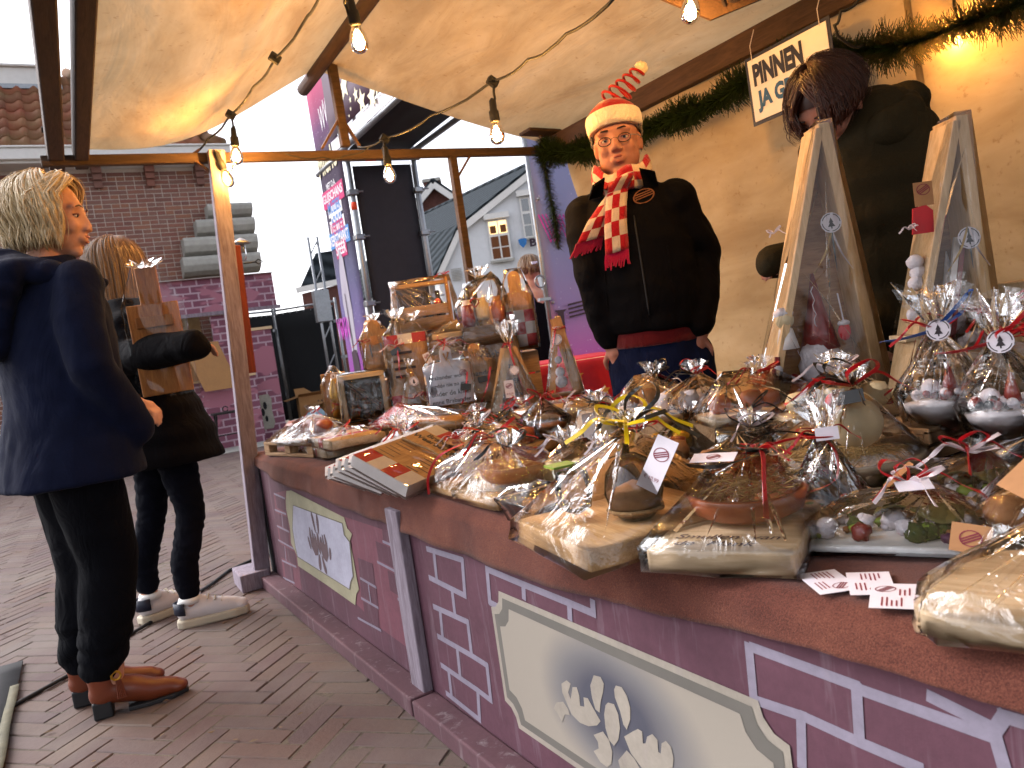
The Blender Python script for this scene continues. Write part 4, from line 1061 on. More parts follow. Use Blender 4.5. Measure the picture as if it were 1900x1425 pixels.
for i, q in enumerate((((860, 830), (885, 850), (870, 900), (885, 940), (895, 870), (920, 870), (935, 920), (940, 980), (965, 985), (960, 930), (985, 935), (1010, 980), (1060, 1070), (1040, 1095), (990, 1100), (940, 1080), (890, 1030), (860, 960), (835, 900), (830, 850)),
        ((800, 960), (840, 955), (870, 1000), (880, 1035), (850, 1030), (835, 1075), (810, 1030), (785, 995)), ((1020, 800), (1060, 810), (1080, 850), (1075, 900), (1060, 960), (1055, 1020), (1030, 1000), (1010, 930), (1000, 860)),
        ((1150, 860), (1185, 870), (1215, 920), (1235, 990), (1235, 1060), (1215, 1120), (1195, 1090), (1175, 1010), (1145, 930), (1140, 885)), ((1105, 960), (1140, 970), (1165, 1030), (1175, 1110), (1165, 1180), (1140, 1215), (1110, 1180), (1090, 1110), (1082, 1030), (1090, 975)),
        ((1200, 1160), (1250, 1130), (1280, 1115), (1305, 1130), (1310, 1200), (1325, 1200), (1335, 1160), (1365, 1145), (1395, 1180), (1400, 1250), (1415, 1260), (1420, 1200), (1445, 1185), (1475, 1220), (1490, 1290), (1480, 1370), (1420, 1400), (1330, 1380), (1240, 1260)),
        ((1020, 1150), (1075, 1130), (1110, 1180), (1130, 1250), (1125, 1320), (1100, 1340), (1060, 1310), (1020, 1245), (1050, 1230), (1045, 1190)), ((1215, 1240), (1260, 1290), (1300, 1360), (1250, 1420), (1190, 1400), (1165, 1300)))):
    flat(Z5(*q)[::-1], 3.9 + i * .05, 'mural_stone', nearp, 'painted_scroll')
# far panel: pink ground, mauve bricks, plaque with scroll
flat(Z4((370, 850), (905, 1210), (1110, 1420), (1425, 1650), (1425, 1400), (1380, 1160), (1340, 560), (1130, 510), (800, 400), (250, 150), (130, 180), (230, 980), (395, 1080)), 1, 'mural_pink', farp, 'painted_ground')
bricks_far = (((1140, 510), (1300, 560), (1305, 670), (1150, 610)), ((1080, 620), (1235, 690), (1250, 870), (1110, 800)), ((1260, 700), (1370, 745), (1385, 955), (1275, 890)), ((1190, 890), (1360, 985), (1375, 1180), (1215, 1080)),
              ((915, 775), (1050, 830), (1075, 1030), (935, 950)), ((935, 975), (1010, 1020), (1030, 1180), (945, 1130)), ((1030, 1035), (1085, 1065), (1105, 1225), (1045, 1190)), ((965, 1180), (1100, 1250), (1115, 1420), (980, 1330)),
              ((1305, 1175), (1420, 1240), (1440, 1425), (1325, 1350)), ((150, 190), (235, 230), (245, 350), (165, 310)), ((135, 345), (210, 380), (222, 490), (160, 460)), ((185, 500), (270, 545), (285, 665), (200, 610)), ((160, 620), (235, 670), (250, 790), (190, 760)),
              ((250, 680), (330, 720), (350, 850), (265, 800)), ((230, 820), (310, 865), (325, 1000), (245, 960)), ((215, 380), (262, 400), (275, 520), (225, 490)))
for q in bricks_far: flat(Z4(*q), 2, 'mural_mauve', farp, 'painted_brick')
for ln in (((1150, 625), (1350, 710)), ((1240, 695), (1262, 880)), ((1100, 815), (1385, 965)), ((1310, 565), (1325, 680)), ((940, 965), (1085, 1050)), ((1015, 1030), (1035, 1180)), ((950, 1150), (1105, 1240)), ((1375, 985), (1400, 1200)), ((1290, 1160), (1430, 1240)), ((920, 1335), (1130, 1450)),
           ((140, 180), (240, 225)), ((150, 330), (250, 370)), ((170, 480), (280, 535)), ((180, 610), (320, 690)), ((215, 800), (345, 860)), ((225, 960), (330, 1010)), ((212, 375), (222, 490)), ((240, 670), (252, 800))):
    stroke(Z4(*ln), .009, 2.5 + .05 * rnd.random(), 'mural_mortar', farp)
flat(Z4((255, 155), (300, 150), (790, 400), (820, 500), (865, 555), (845, 620), (880, 800), (905, 950), (930, 1070), (905, 1110), (895, 1215), (620, 1020), (365, 850), (355, 760), (330, 700), (300, 640), (290, 500), (255, 330), (250, 250)), 3, 'mural_olive', farp, 'painted_plaque')
flat(Z4((318, 282), (780, 450), (800, 560), (850, 625), (885, 950), (860, 1000), (850, 1075), (360, 768), (340, 680), (312, 500)), 4, 'mural_olive_dark', farp, 'painted_plaque_edge')
flat(Z4((324, 290), (775, 457), (793, 563), (843, 630), (876, 945), (852, 998), (843, 1062), (366, 762), (346, 678), (318, 500)), 4.6, 'mural_pale', farp, 'painted_field')
scroll(tl(*Z4((562, 640))[0]), .62, 'mural_brown', farp, 5.2)

# tablecloth: felt draped over the front edge
b = NB('felt_cloth'); v = b.coord('Object'); wv = b.noise(v, 420, 2, .7); g = b.noise(v, 7, 4)
c = b.ramp(b.math('ADD', b.math('MULTIPLY', wv, .6), b.math('MULTIPLY', g, .4)), [(.36, '3f211b'), (.52, '5a3228'), (.68, '724736')])
b.pri(c, .95, b.bump(wv, .5, .003, b.bump(b.noise(v, 5, 3), .25, .03)), 0, .15, Sheen_Weight=.08)
lows = [(tl(*p)[0], onp(*p, TO - TN * .035, TN).z) for p in ((478, 870), (540, 910), (620, 938), (690, 972), (780, 1005), (880, 1048), (1000, 1090), (1150, 1135), (1300, 1175), (1500, 1215), (1700, 1275), (1900, 1340))]
def low(t):
    if t <= lows[0][0]: return lows[0][1]
    for (a, za), (c, zc_) in zip(lows, lows[1:]):
        if t <= c: return za + (zc_ - za) * (t - a) / (c - a)
    return lows[-1][1]
cl = thing('tablecloth', 'brown felt cloth draped over the stall table edge under the gifts', 'tablecloth', TO, tb.rotation_euler.z)
def clothf(u, v):
    t = -.03 + v * TL; prof = u * 1.45; zl = low(t); k0 = 0
    wav = .006 * math.sin(9 * t) + .004 * math.sin(23 * t + 1)
    if prof < 1.1: return T(t, 1.1 - prof + .03 - .0 * k0, ZT_ + .003 * noise.noise(Vector((t * 5, prof * 5, 0))))
    k = (prof - 1.1) / .35; rr_ = .014
    if k < .3:
        a = k / .3 * math.pi / 2; return T(t, .03 - rr_ * math.sin(a) * 1.6, ZT_ - rr_ * (1 - math.cos(a)))
    k = (k - .3) / .7; z = ZT_ - rr_ - (ZT_ - rr_ - zl) * k
    wav += .009 * noise.noise(Vector((t * 4, k * .8, 0))) + .004 * noise.noise(Vector((t * 13, k * 2, 3)))
    return T(t, .0065 - .012 * k + wav * k - .012, z + .003 * noise.noise(Vector((t * 60, 0, 0))) * k)
MB().grid(clothf, 46, 160).build('cloth_sheet', 'felt_cloth', cl, smooth=True, solid=.004)

# ================================================================ string lights
def bulb(name, px, py, D, tilt, label, top=None):
    p = at(px, py, D)
    o = thing(name, label, 'light bulb', p, 0, 'warm bulbs strung under the tarpaulin', rot=(tilt[0], tilt[1], 0))
    MB().lathe([(.008, .035), (.014, .03), (.024, .01), (.0295, -.01), (.030, -.022), (.025, -.04), (.012, -.05), (.001, -.052)], 20, (0, 0, 0)).build('glass_globe', 'bulb_glass', o, smooth=True)
    MB().lathe([(.004, .125), (.012, .115), (.014, .08), (.019, .074), (.020, .04), (.015, .032)], 14).build('socket', 'rubber', o, smooth=True)
    fl = MB()
    for k in range(4):
        a = k * math.pi / 2; fl.tube([(.004 * math.cos(a), .004 * math.sin(a), .02), (.011 * math.cos(a), .011 * math.sin(a), -.012), (.005 * math.cos(a + .6), .005 * math.sin(a + .6), -.034)], .0022, 5)
    fl.build('filament', 'filament', o)
    L = bpy.data.lights.new('bulb_light', 'POINT'); L.energy = BULB_W; L.color = (1, .58, .22); L.shadow_soft_size = .03
    lo = bpy.data.objects.new('bulb_light', L); COL.objects.link(lo); lo.parent = o; lo.location = (0, 0, -.01)
    return o
BULB_W = 11.5
bulb('light_bulb', 664, 68, 2.5, (.15, -.12), 'glowing bulb in a dark socket below the ridge pole')
bulb('light_bulb', 438, 285, 3.62, (0, .05), 'upper glowing bulb above the front corner post')
bulb('light_bulb', 420, 328, 3.72, (.1, -.25), 'lower glowing bulb leaning against the front corner post')
bulb('light_bulb', 722, 320, 3.72, (0, 0), 'glowing bulb in front of the black scaffold panel')
bulb('light_bulb', 921, 243, 3.0, (0, 0), 'glowing bulb above the stacked gifts, beside the white house')
bulb('light_bulb', 1281, 12, 2.4, (.1, .1), 'glowing bulb by the wooden plaque at the top edge')
bulb('light_bulb', 1790, 60, 2.62, (.3, .6), 'left glowing bulb tucked into the green garland')
bulb('light_bulb', 1850, 45, 2.62, (.3, .6), 'right glowing bulb tucked into the green garland')
def wire(pts, label, r=.005):
    P_ = [at(*p) for p in pts]
    b = MB(); q = []
    for i in range(len(P_) - 1):
        for k in range(5):
            t = k / 5; q.append(P_[i].lerp(P_[i + 1], t) + Vector((rnd.uniform(-1, 1), 0, rnd.uniform(-1, 1))) * .0015 - Vector((0, 0, .015 * math.sin(math.pi * t))))
    q.append(P_[-1]); b.tube(q, r, 6); o = b.build('light_string', 'rubber', smooth=True); tag(o, label, 'light string')
    return o
def junction(parent_px, D):
    pass
w1 = wire(((600, -30, 2.3), (570, 30, 2.6), (510, 108, 3.0), (470, 160, 3.3), (428, 213, 3.6), (385, 258, 3.75), (354, 287, 3.8)), 'black light string running down the front slope to the corner post')
w2 = wire(((1150, -15, 2.0), (1050, 62, 2.4), (980, 110, 2.75), (913, 150, 3.0), (800, 215, 3.4), (716, 256, 3.7), (665, 273, 3.85)), 'black light string crossing under the rear slope to the crossbar')
w3 = wire(((530, 285, 3.8), (600, 292, 3.85), (640, 288, 3.9), (690, 270, 3.9)), 'thin black cable hanging just under the far crossbar', .003)
w4 = wire(((428, 213, 3.6), (434, 235, 3.62), (437, 262, 3.62)), 'short cable drop holding the upper corner bulb')
w5 = wire(((438, 300, 3.62), (432, 305, 3.66), (424, 318, 3.72)), 'short cable between the two corner bulbs', .003)
w6 = wire(((713, 256, 3.7), (710, 275, 3.72), (715, 300, 3.72)), 'short cable drop holding the bulb before the black panel')
w7 = wire(((914, 152, 3.0), (918, 185, 3.0), (920, 215, 3.0)), 'short cable drop holding the bulb beside the white house')
w8 = wire(((637, -20, 2.4), (640, 5, 2.45), (650, 30, 2.5)), 'short cable drop holding the bulb below the ridge pole')
w9 = wire(((1600, -10, 2.6), (1560, 20, 2.6), (1548, 45, 2.62), (1560, 70, 2.66), (1600, 85, 2.7)), 'loop of black cable by the card payment sign')
w10 = wire(((1768, -15, 2.55), (1771, 10, 2.6), (1785, 40, 2.62)), 'short cable dropping to the garland bulbs')
for wv_, px, py, D in ((w1, 510, 108, 3.0), (w1, 428, 213, 3.6), (w2, 914, 152, 3.0), (w2, 714, 258, 3.7)):
    MB().box(-.022, .022, -.014, .014, -.016, .016).xf(Matrix.Translation(at(px, py, D)) @ Matrix.Rotation(.6, 4, 'Y')).build('junction', 'rubber', wv_, bevel=.005)

# ================================================================ garland, sign, plaque
b = NB('tinsel_green'); g = b.noise(b.coord('Object'), 35, 3); c = b.ramp(g, [(.35, '16250d'), (.65, '33481c')]); b.pri(c, .45, None, 0, .5)
def garland(pts, label, r=.078, dens=1500):
    P_ = [Vector(p) for p in pts]; o = thing('garland', label, 'garland', P_[0], 0, None); b = MB(); ax = MB()
    ax.tube(P_, .007, 6); ax.build('core', 'tinsel_green', o, world=True)
    L = sum((q - p).length for p, q in zip(P_, P_[1:])); n = int(L * dens * 2.2); rr = random.Random(len(label))
    cum = [0]
    for p, q in zip(P_, P_[1:]): cum.append(cum[-1] + (q - p).length)
    for k in range(n):
        s = rr.uniform(0, cum[-1] * .9999); i = max(j for j in range(len(P_) - 1) if cum[j] <= s); t = (s - cum[i]) / (cum[i + 1] - cum[i])
        p = P_[i].lerp(P_[i + 1], t); d_ = (P_[i + 1] - P_[i]).normalized()
        u = Vector((rr.gauss(0, 1), rr.gauss(0, 1), rr.gauss(0, 1))); u = (u - d_ * u.dot(d_)).normalized()
        dirn = (u + d_ * rr.uniform(-.2, .7)).normalized(); ln = r * rr.uniform(.65, 1.15) * (1 + .25 * math.sin(s * 17)); sd_ = dirn.cross(d_).normalized() * .0032
        b.add([p - sd_, p + sd_, p + dirn * ln + sd_ * .4, p + dirn * ln - sd_ * .4], [(0, 1, 2, 3)])
    t_ = b.build('needles', 'tinsel_green', o, world=True); t_['kind'] = 'stuff'
    return o
gl1 = [onx(px, py, 2.63) for px, py in ((1005, 283), (1050, 285), (1095, 278), (1190, 245), (1265, 215), (1330, 188), (1385, 150), (1450, 105), (1560, 95), (1640, 92), (1720, 70), (1800, 40), (1880, 12), (1930, -10))]
garland(gl1, 'green tinsel garland draped along the rear beam behind the sellers')
gl2 = [ony(px, py, 3.9) for px, py in ((1010, 255), (1008, 295), (1018, 350), (1030, 410), (1035, 460))]
garland(gl2, 'green tinsel garland hanging straight down at the far corner', .062)
sg = [onx(px, py, 2.50) for px, py in ((1391, 108), (1398, 226), (1546, 170), (1537, 40))]
c = (sg[0] + sg[1] + sg[2] + sg[3]) / 4
Fm = frame(c, (0, -1, 0), (0, 0, 1)); ws, hs_ = .40, .265
sgn = thing('payment_sign', 'white sign with blue border reading PINNEN JA GRAAG hanging from the rear beam', 'sign', c)
plain('sign_white', 'dcdce6', .5, .04, 30, .02); plain('sign_navy', '141c3a', .5, .1, 30, .02); plain('sign_letter_blue', '14528c', .5, .1, 30, .02)
Fl = frame((0, 0, 0), (0, -1, 0), (0, 0, 1)); Fl = Fl @ Matrix.Rotation(R_(1.5), 4, 'Z')
MB().box(-ws / 2, ws / 2, -hs_ / 2, hs_ / 2, -.004, .0).xf(Fl).build('backing', 'sign_navy', sgn)
MB().box(-ws / 2 + .014, ws / 2 - .014, -hs_ / 2 + .014, hs_ / 2 - .014, .0005, .0025).xf(Fl).build('face', 'sign_white', sgn)
text(sgn, 'PINNEN', Fl @ Matrix.Translation((-.045, .055, .004)), .24, 'sign_navy', .055, .085)
text(sgn, 'JA GRAAG', Fl @ Matrix.Translation((-.005, -.05, .004)), .31, 'sign_letter_blue', .055, .085)
for dx in (-.16, .16): MB().tube([Fl @ Vector((dx, hs_ / 2 - .02, .004)), Fl @ Vector((dx - .004, hs_ / 2 + .04, .0)), Fl @ Vector((dx, hs_ / 2 + .105, -.03))], .0016, 5).build('cord', 'paper', sgn)
pw = at(1300, -12, 2.55); pq2 = thing('wooden_plaque', 'wooden plaque with carved letters under the rear slope at the top edge', 'plaque', pw)
aa = [at(px, py, 2.55) - pw for px, py in ((1210, -10), (1320, 36), (1420, -5), (1330, -60))]
nn2 = (aa[1] - aa[0]).cross(aa[2] - aa[0]).normalized() * .012
MB().add([tuple(p) for p in aa] + [tuple(p - nn2) for p in aa], [(0, 1, 2, 3), (7, 6, 5, 4)] + [(i, (i + 1) % 4, 4 + (i + 1) % 4, 4 + i) for i in range(4)]).build('board', 'beam_wood', pq2)
text(pq2, 'TU', frame((at(1350, -2, 2.54) - pw), (aa[2] - aa[1]), (aa[0] - aa[1])), .07, 'ink', .03)
# ================================================================ gifts on the table
def gift(name, label, cat, pL, pR, z, group=None, bx=0):
    """a thing whose front edge runs between two picture points at height z; local x along it, y backwards"""
    A, B = onz(*pL, z), onz(*pR, z); c = (A + B) / 2; d_ = B - A
    o = thing(name, label, cat, (c.x, c.y, z), math.atan2(d_.y, d_.x), group); o['_w'] = 0
    del o['_w']
    return o, d_.length
def facing(name, label, cat, p, yaw=0, group=None):
    """a thing at p whose front (-y) looks at the visitors' side, turned by yaw"""
    d_ = Vector((p[0], p[1], 0)) - Vector((CAM.x, CAM.y, 0))
    return thing(name, label, cat, p, math.atan2(d_.y, d_.x) - math.pi / 2 + R_(yaw), group)
def bx(parent, name, mat, x0, x1, y0, y1, z0, z1, bev=.002, Mx=None):
    b = MB().box(x0, x1, y0, y1, z0, z1)
    if Mx is not None: b.xf(Mx)
    return b.build(name, mat, parent, bevel=bev)
def corners(x0, x1, y0, y1, z0, z1): return [Vector((x, y, z)) for x in (x0, x1) for y in (y0, y1) for z in (z0, z1)]
def disc(c, r, n=14, sx=1, sy=1): return [Vector(c) + Vector((math.cos(2 * math.pi * k / n) * r * sx, math.sin(2 * math.pi * k / n) * r * sy, 0)) for k in range(n)]
def logo(parent, Fm, r, mat='ink_red'):
    """round stamp: ring with a striped band"""
    b = MB(); n = 20
    for k in range(n):
        a, c = 2 * math.pi * k / n, 2 * math.pi * (k + 1) / n
        b.add([Fm @ Vector((q * math.cos(t) * r, q * math.sin(t) * r * .8, 0)) for q, t in ((1, a), (1, c), (.88, c), (.88, a))], [(0, 1, 2, 3)])
    for k in (-1, 0, 1): b.add([Fm @ (Matrix.Rotation(.5, 4, 'Z') @ Vector((x * r, (y + k * .24) * r, 0))) for x, y in ((-.86, -.07), (.86, -.07), (.86, .07), (-.86, .07))], [(0, 1, 2, 3)])
    return b.build('printed_logo', mat, parent)
def bars(parent, Fm, w_, n, step, mat='ink_red', h_=None, seed=1):
    r = random.Random(seed); b = MB(); h_ = h_ or step * .35
    for k in range(n):
        l_ = w_ * r.uniform(.6, 1); b.add([Fm @ Vector((x, y, 0)) for x, y in ((0, -k * step), (l_, -k * step), (l_, -k * step + h_), (0, -k * step + h_))], [(0, 1, 2, 3)])
    return b.build('printed_lines', mat, parent)
def pricetag(parent, Fm, w_, h_, mat='paper', price=None, name='price_tag', lg=True):
    o = MB().box(-w_ / 2, w_ / 2, -h_ / 2, h_ / 2, -.0008, 0).xf(Fm).build(name, mat, parent)
    if lg: logo(o, Fm @ Matrix.Translation((0, h_ * .18 if h_ > w_ else 0, .0008)), min(w_, h_) * .36)
    if price: text(o, price, Fm @ Matrix.Translation((0, -h_ * .28, .0008)), w_ * .7, 'ink_red', .0)
    return o
def roundtag(parent, c, r, nrm, mat='paper', tree=True):
    z = Vector(nrm).normalized(); x = Vector((0, 0, 1)).cross(z).normalized() if abs(z.z) < .9 else Vector((1, 0, 0)); y = z.cross(x)
    Fm = Matrix.Identity(4)
    for i in range(3): Fm[i][0], Fm[i][1], Fm[i][2], Fm[i][3] = x[i], y[i], z[i], c[i]
    o = MB().prism([(p.x, p.y) for p in disc((0, 0, 0), r)], -.0008, 0).xf(Fm).build('round_tag', mat, parent)
    b = MB(); n = 20
    for k in range(n):
        a, d_ = 2 * math.pi * k / n, 2 * math.pi * (k + 1) / n
        if k % 5 != 4: b.add([Fm @ Vector((q * math.cos(t) * r, q * math.sin(t) * r, .0006)) for q, t in ((.88, a), (.88, d_), (.8, d_), (.8, a))], [(0, 1, 2, 3)])
    b.build('tag_print', 'ink', o)
    if tree: MB().add([Fm @ Vector((x_ * r, y_ * r, .0007)) for x_, y_ in ((-.35, -.4), (-.06, -.4), (-.06, -.6), (.06, -.6), (.06, -.4), (.35, -.4), (.12, 0), (.22, 0), (0, .5), (-.22, 0), (-.12, 0))], [list(range(11))]).build('tag_print', 'ink', o)
    return o
def camn(p): return (CAM - Vector(p)).normalized()
def paddle(w_, h_, hw, hl, sh=.04, n=6):
    """outline of a cutting board with a handle, base at y=0"""
    o = [(-w_ / 2, 0), (w_ / 2, 0), (w_ / 2, h_)]
    for k in range(1, n + 1):
        t = k / n; o.append((w_ / 2 - (w_ / 2 - hw / 2) * (1 - math.cos(t * math.pi / 2)), h_ + sh * math.sin(t * math.pi / 2) ))
    o += [(hw / 2, h_ + sh + hl - hw * .4), (hw * .3, h_ + sh + hl - hw * .1), (0, h_ + sh + hl), (-hw * .3, h_ + sh + hl - hw * .1), (-hw / 2, h_ + sh + hl - hw * .4)]
    for k in range(n, 0, -1):
        t = k / n; o.append((-w_ / 2 + (w_ / 2 - hw / 2) * (1 - math.cos(t * math.pi / 2)), h_ + sh * math.sin(t * math.pi / 2)))
    o.append((-w_ / 2, h_))
    return o
def stand(lean=10): return Matrix.Rotation(R_(90 - lean), 4, 'X')
UPF = lambda x, y, z, lean: frame((x, y, z), (1, 0, 0), (0, math.sin(R_(lean)), math.cos(R_(lean))))

# ---- risers carrying the back rows
def riser(label, c, w_, d_, h_, rz=0, z=ZT_ + .004):
    o = thing('display_riser', label, 'crate', (c[0], c[1], z), R_(rz), 'wooden display risers at the back of the table')
    for k in range(3): bx(o, 'slat', 'pallet_wood', -w_ / 2, w_ / 2, -d_ / 2, -d_ / 2 + .012, h_ * k / 3 + .003, h_ * (k + 1) / 3 - .004)
    bx(o, 'top', 'pallet_wood', -w_ / 2, w_ / 2, -d_ / 2, d_ / 2, h_ - .012, h_)
    for s_ in (-1, 1): bx(o, 'side', 'pallet_wood', s_ * w_ / 2 - (.012 if s_ > 0 else 0), s_ * w_ / 2 + (.012 if s_ < 0 else 0), -d_ / 2 + .013, d_ / 2, 0, h_ - .013)
    return o
riser('low wooden riser under the white text board at the far end', (1.52, 3.42), .62, .22, .085, -8)
riser('middle wooden riser under the tall bags at the far end', (1.44, 3.66), .52, .2, .26, -14)
riser('tall wooden riser under the bottle carrier at the far end', (1.66, 3.72), .34, .26, .46, -24)
riser('tall wooden riser under the big basket at the far end', (1.80, 3.30), .32, .3, .30, -28)
riser('wooden riser under the large wooden triangles at the right', (1.62, 1.46), .40, 1.05, .10, 0)

# ---- small wooden pallet with wrapped goods, and block boards behind it
o, w_ = gift('mini_pallet', 'small wooden pallet with cellophane wrapped gifts at the far table corner', 'gift', (472, 846), (590, 852), .646)
w_ = .46
for k in range(4): bx(o, 'deck_board', 'pallet_wood', -w_ / 2, w_ / 2, .02 + k * .075, .085 + k * .075, .048, .06)
for k in range(3):
    for j in range(3): bx(o, 'block', 'pallet_wood', -w_ / 2 + j * (w_ - .05) / 2, -w_ / 2 + j * (w_ - .05) / 2 + .05, .02 + k * .125, .06 + k * .125, .014, .047)
for k in range(3): bx(o, 'runner', 'pallet_wood', -w_ / 2, w_ / 2, .02 + k * .125, .06 + k * .125, 0, .013)
for x, y, r in ((-.12, .13, .045), (0, .17, .055), (.12, .15, .04)): MB().lathe([(r * .6, 0), (r, .02), (r, .06), (r * .5, .08)], 14, (x, y, .061)).build('wrapped_jar', 'terracotta', o, smooth=True)
film(o, corners(-.22, .22, .02, .31, .05, .062) + [Vector(p) for p in ((-.1, .1, .135), (.02, .16, .165), (.13, .14, .13), (-.02, .24, .14), (-.15, .2, .10))], 2, .006)
frill(o, (.02, .16, .165), .025, .035); bow(o, (.02, .16, .168), ('ribbon_red',), .035, 3, .004)
def check_end(parent, x0, x1, n, y0, y1, z0, z1, first='red_paint', second='cream_paint', name='painted_square'):
    for k in range(n):
        a, c = x0 + (x1 - x0) * k / n, x0 + (x1 - x0) * (k + 1) / n
        bx(parent, name, first if k % 2 == 0 else second, a, c, y0, y1, z0, z1, 0)
for (pl, pr, z, lab) in (((546, 838), (632, 857), .648, 'lower red and white block board at the table edge next to the pallet'), ((560, 823), (640, 842), .690, 'upper red and white block board wrapped in film next to the pallet')):
    o, w_ = gift('block_board', lab, 'gift', pl, pr, z); w_ = min(w_, .34)
    bx(o, 'board', 'pale_wood', -w_ / 2, w_ / 2, 0, .22, 0, .036)
    check_end(o, -.03, .03, 1, -.0015, -.0003, .002, .034); bx(o, 'painted_band', 'red_paint', -.03, .03, 0, .22, .0365, .0372, 0)
    film(o, corners(-w_ / 2 - .01, w_ / 2 + .01, -.012, .23, -.001, .04) + [Vector((.02, .12, .075)), Vector((-.06, .1, .07))], 2, .005)
    bow(o, (.02, .1, .07), ('ribbon_red',), .03, 8, .004)

# ---- the fan of planks with red and white ends ("Brabants Weerbericht")
Bq, Cq, Aq = Vector((.745, 1.93, .685)), Vector((1.10, 2.12, .70)), Vector((.695, 2.10, .775))
ex = (Cq - Bq).normalized(); ey = (Aq - Bq); ey = (ey - ex * ey.dot(ex)).normalized(); ez = ex.cross(ey)
labs = ('front plank of the fan, with Brabants Weerbericht printed large', 'second plank from the front in the red and white fan', 'middle plank of the red and white fan at the table edge', 'fourth plank of the red and white fan at the table edge', 'rearmost plank of the red and white fan, nearest the pallet')
for k in range(5):
    off = Vector((-.03 + .012 * k, .105 * k, -.008 * k - (.0 if k < 3 else .01)))
    Mx = Matrix.Identity(3)
    tilt = Matrix.Rotation(R_(-3 * k), 3, ex)
    for i in range(3): Mx[i][0], Mx[i][1], Mx[i][2] = ex[i], (tilt @ ey)[i], (tilt @ ez)[i]
    o = thing('text_plank', labs[k], 'gift', Bq + off, rot=Mx.to_euler(), group='planks with red and white painted ends')
    L, Wd, Th = .38, .2, .034
    bx(o, 'board', 'cream_paint', 0, L, 0, Wd, -Th, 0, .002); bx(o, 'wood_face', 'board_wood', .0755, L - .0655, .002, Wd - .002, .0003, .001, 0)
    for e_, (a, c) in enumerate(((0, .075), (L - .065, L))):
        for j in range(4): bx(o, 'painted_square', 'red_paint' if (j + e_) % 2 else 'cream_paint', a + .0005, c - .0005, j * Wd / 4, (j + 1) * Wd / 4, .0003, .0011, 0)
    for j in range(4): bx(o, 'painted_end', 'cream_paint', -.0014, -.0003, j * Wd / 4, (j + 1) * Wd / 4, -Th + .001, -.001, 0)
    if k == 0:
        Fm = frame((.265, Wd * .55, .0015), (0, -1, 0), (1, 0, 0)) @ Matrix.Rotation(0, 4, 'Z')
        text(o, 'Brabants\nWeerbericht', Fm @ Matrix.Translation((0, .015, 0)), .175, 'ink', .03)
        for j in range(3): bars(o, frame((.09 + j * .045, Wd * .92, .0016), (0, -1, 0), (1, 0, 0)), .06, 2, .018, 'mural_brown', .003, seed=j)
        bars(o, frame((.16, Wd * .38, .0016), (0, -1, 0), (1, 0, 0)), .07, 5, .02, 'mural_brown', .004, seed=9)
        MB().tube([(.2, .02, .006), (.205, .08, .012), (.2, .14, .008), (.198, .19, .006)], .004, 6).build('rope', 'rope', o)
        bow(o, (.315, .1, .015), ('ribbon_red', 'ribbon_white'), .04, 5, .005)
        pricetag(o, frame((.30, .07, .018), (.3, -1, .1), (1, .3, .2)), .05, .03, 'kraft_tag')
    film(o, corners(-.006, L + .006, -.006, Wd + .006, -Th - .003, .003), 0, 0)
o, w_ = gift('wrapped_board', 'long bare board in loose film lying behind the red and white fan', 'gift', (690, 800), (850, 795), .72); w_ = .5
bx(o, 'board', 'board_wood', -w_ / 2, w_ / 2, 0, .16, 0, .03); bx(o, 'painted_end', 'red_paint', -w_ / 2 - .001, -w_ / 2 + .05, -.001, .161, .002, .0312, 0)
film(o, corners(-w_ / 2 - .01, w_ / 2 + .01, -.01, .17, 0, .034) + [Vector((-.2, .1, .1)), Vector((-.15, .05, .09))], 2, .006)

# ---- white-gleaming film heap behind the fan: bread boards under film
o, w_ = gift('film_wrapped_tray', 'wide tray of snacks under gleaming taut film in front of the text boards', 'gift', (700, 803), (885, 800), .665); w_ = .55
bx(o, 'tray', 'pale_wood', -w_ / 2, w_ / 2, 0, .3, 0, .018)
for x, y, r in ((-.12, .08, .045), (.0, .12, .05), (.13, .07, .05), (.2, .16, .04), (-.2, .18, .04)): MB().ball((x, y, .018 + r * .7), r, 12, 8, (1.3, 1, .75), .06).build('bread_roll', 'bread', o, smooth=True)
film(o, corners(-w_ / 2 - .01, w_ / 2 + .01, -.01, .31, 0, .02) + [Vector(p) for p in ((-.12, .1, .11), (0, .16, .155), (.13, .12, .13), (.22, .2, .10), (-.22, .2, .09))], 2, .007)
frill(o, (0, .16, .155), .02, .03); bow(o, (0, .16, .158), ('ribbon_red', 'ribbon_white'), .05, 14, .004)

# ---- flat wrapped board with clay dish
o, w_ = gift('wrapped_serving_board', 'flat serving board with a clay dish in film, tied with black and red ribbon', 'gift', (752, 898), (965, 960), .646); w_ = .50
bx(o, 'board', 'board_wood', -w_ / 2, w_ / 2, 0, .24, 0, .018)
MB().lathe([(.05, 0), (.085, .02), (.1, .055), (.095, .055), (.07, .02), (.001, .012)], 22, (.1, .14, .019)).build('clay_dish', 'terracotta', o, smooth=True)
MB().lathe([(.03, 0), (.034, .05), (.03, .07), (.001, .07)], 14, (-.12, .12, .019)).build('jar', 'bread', o, smooth=True)
MB().tube([(-.2, .1, .03), (-.1, .16, .03), (0, .15, .032)], .008, 8).build('wooden_spoon', 'board_wood_dark', o)
film(o, corners(-w_ / 2 - .012, w_ / 2 + .012, -.012, .25, 0, .02) + [Vector(p) for p in ((-.13, .13, .115), (-.02, .13, .125), (.1, .05, .085), (.18, .12, .095), (.1, .22, .09), (-.2, .05, .05))], 2, .008)
ribbon(o, [(-.02, .13, .13), (-.06, .09, .125), (-.1, .02, .1), (-.115, -.015, .05), (-.12, -.02, .0)], 'ribbon_red', .007)
ribbon(o, [(.12, .2, .125), (.02, .16, .14), (-.06, .1, .135), (-.13, .05, .1), (-.14, .08, .09), (-.1, .09, .1)], 'ribbon_black', .007)
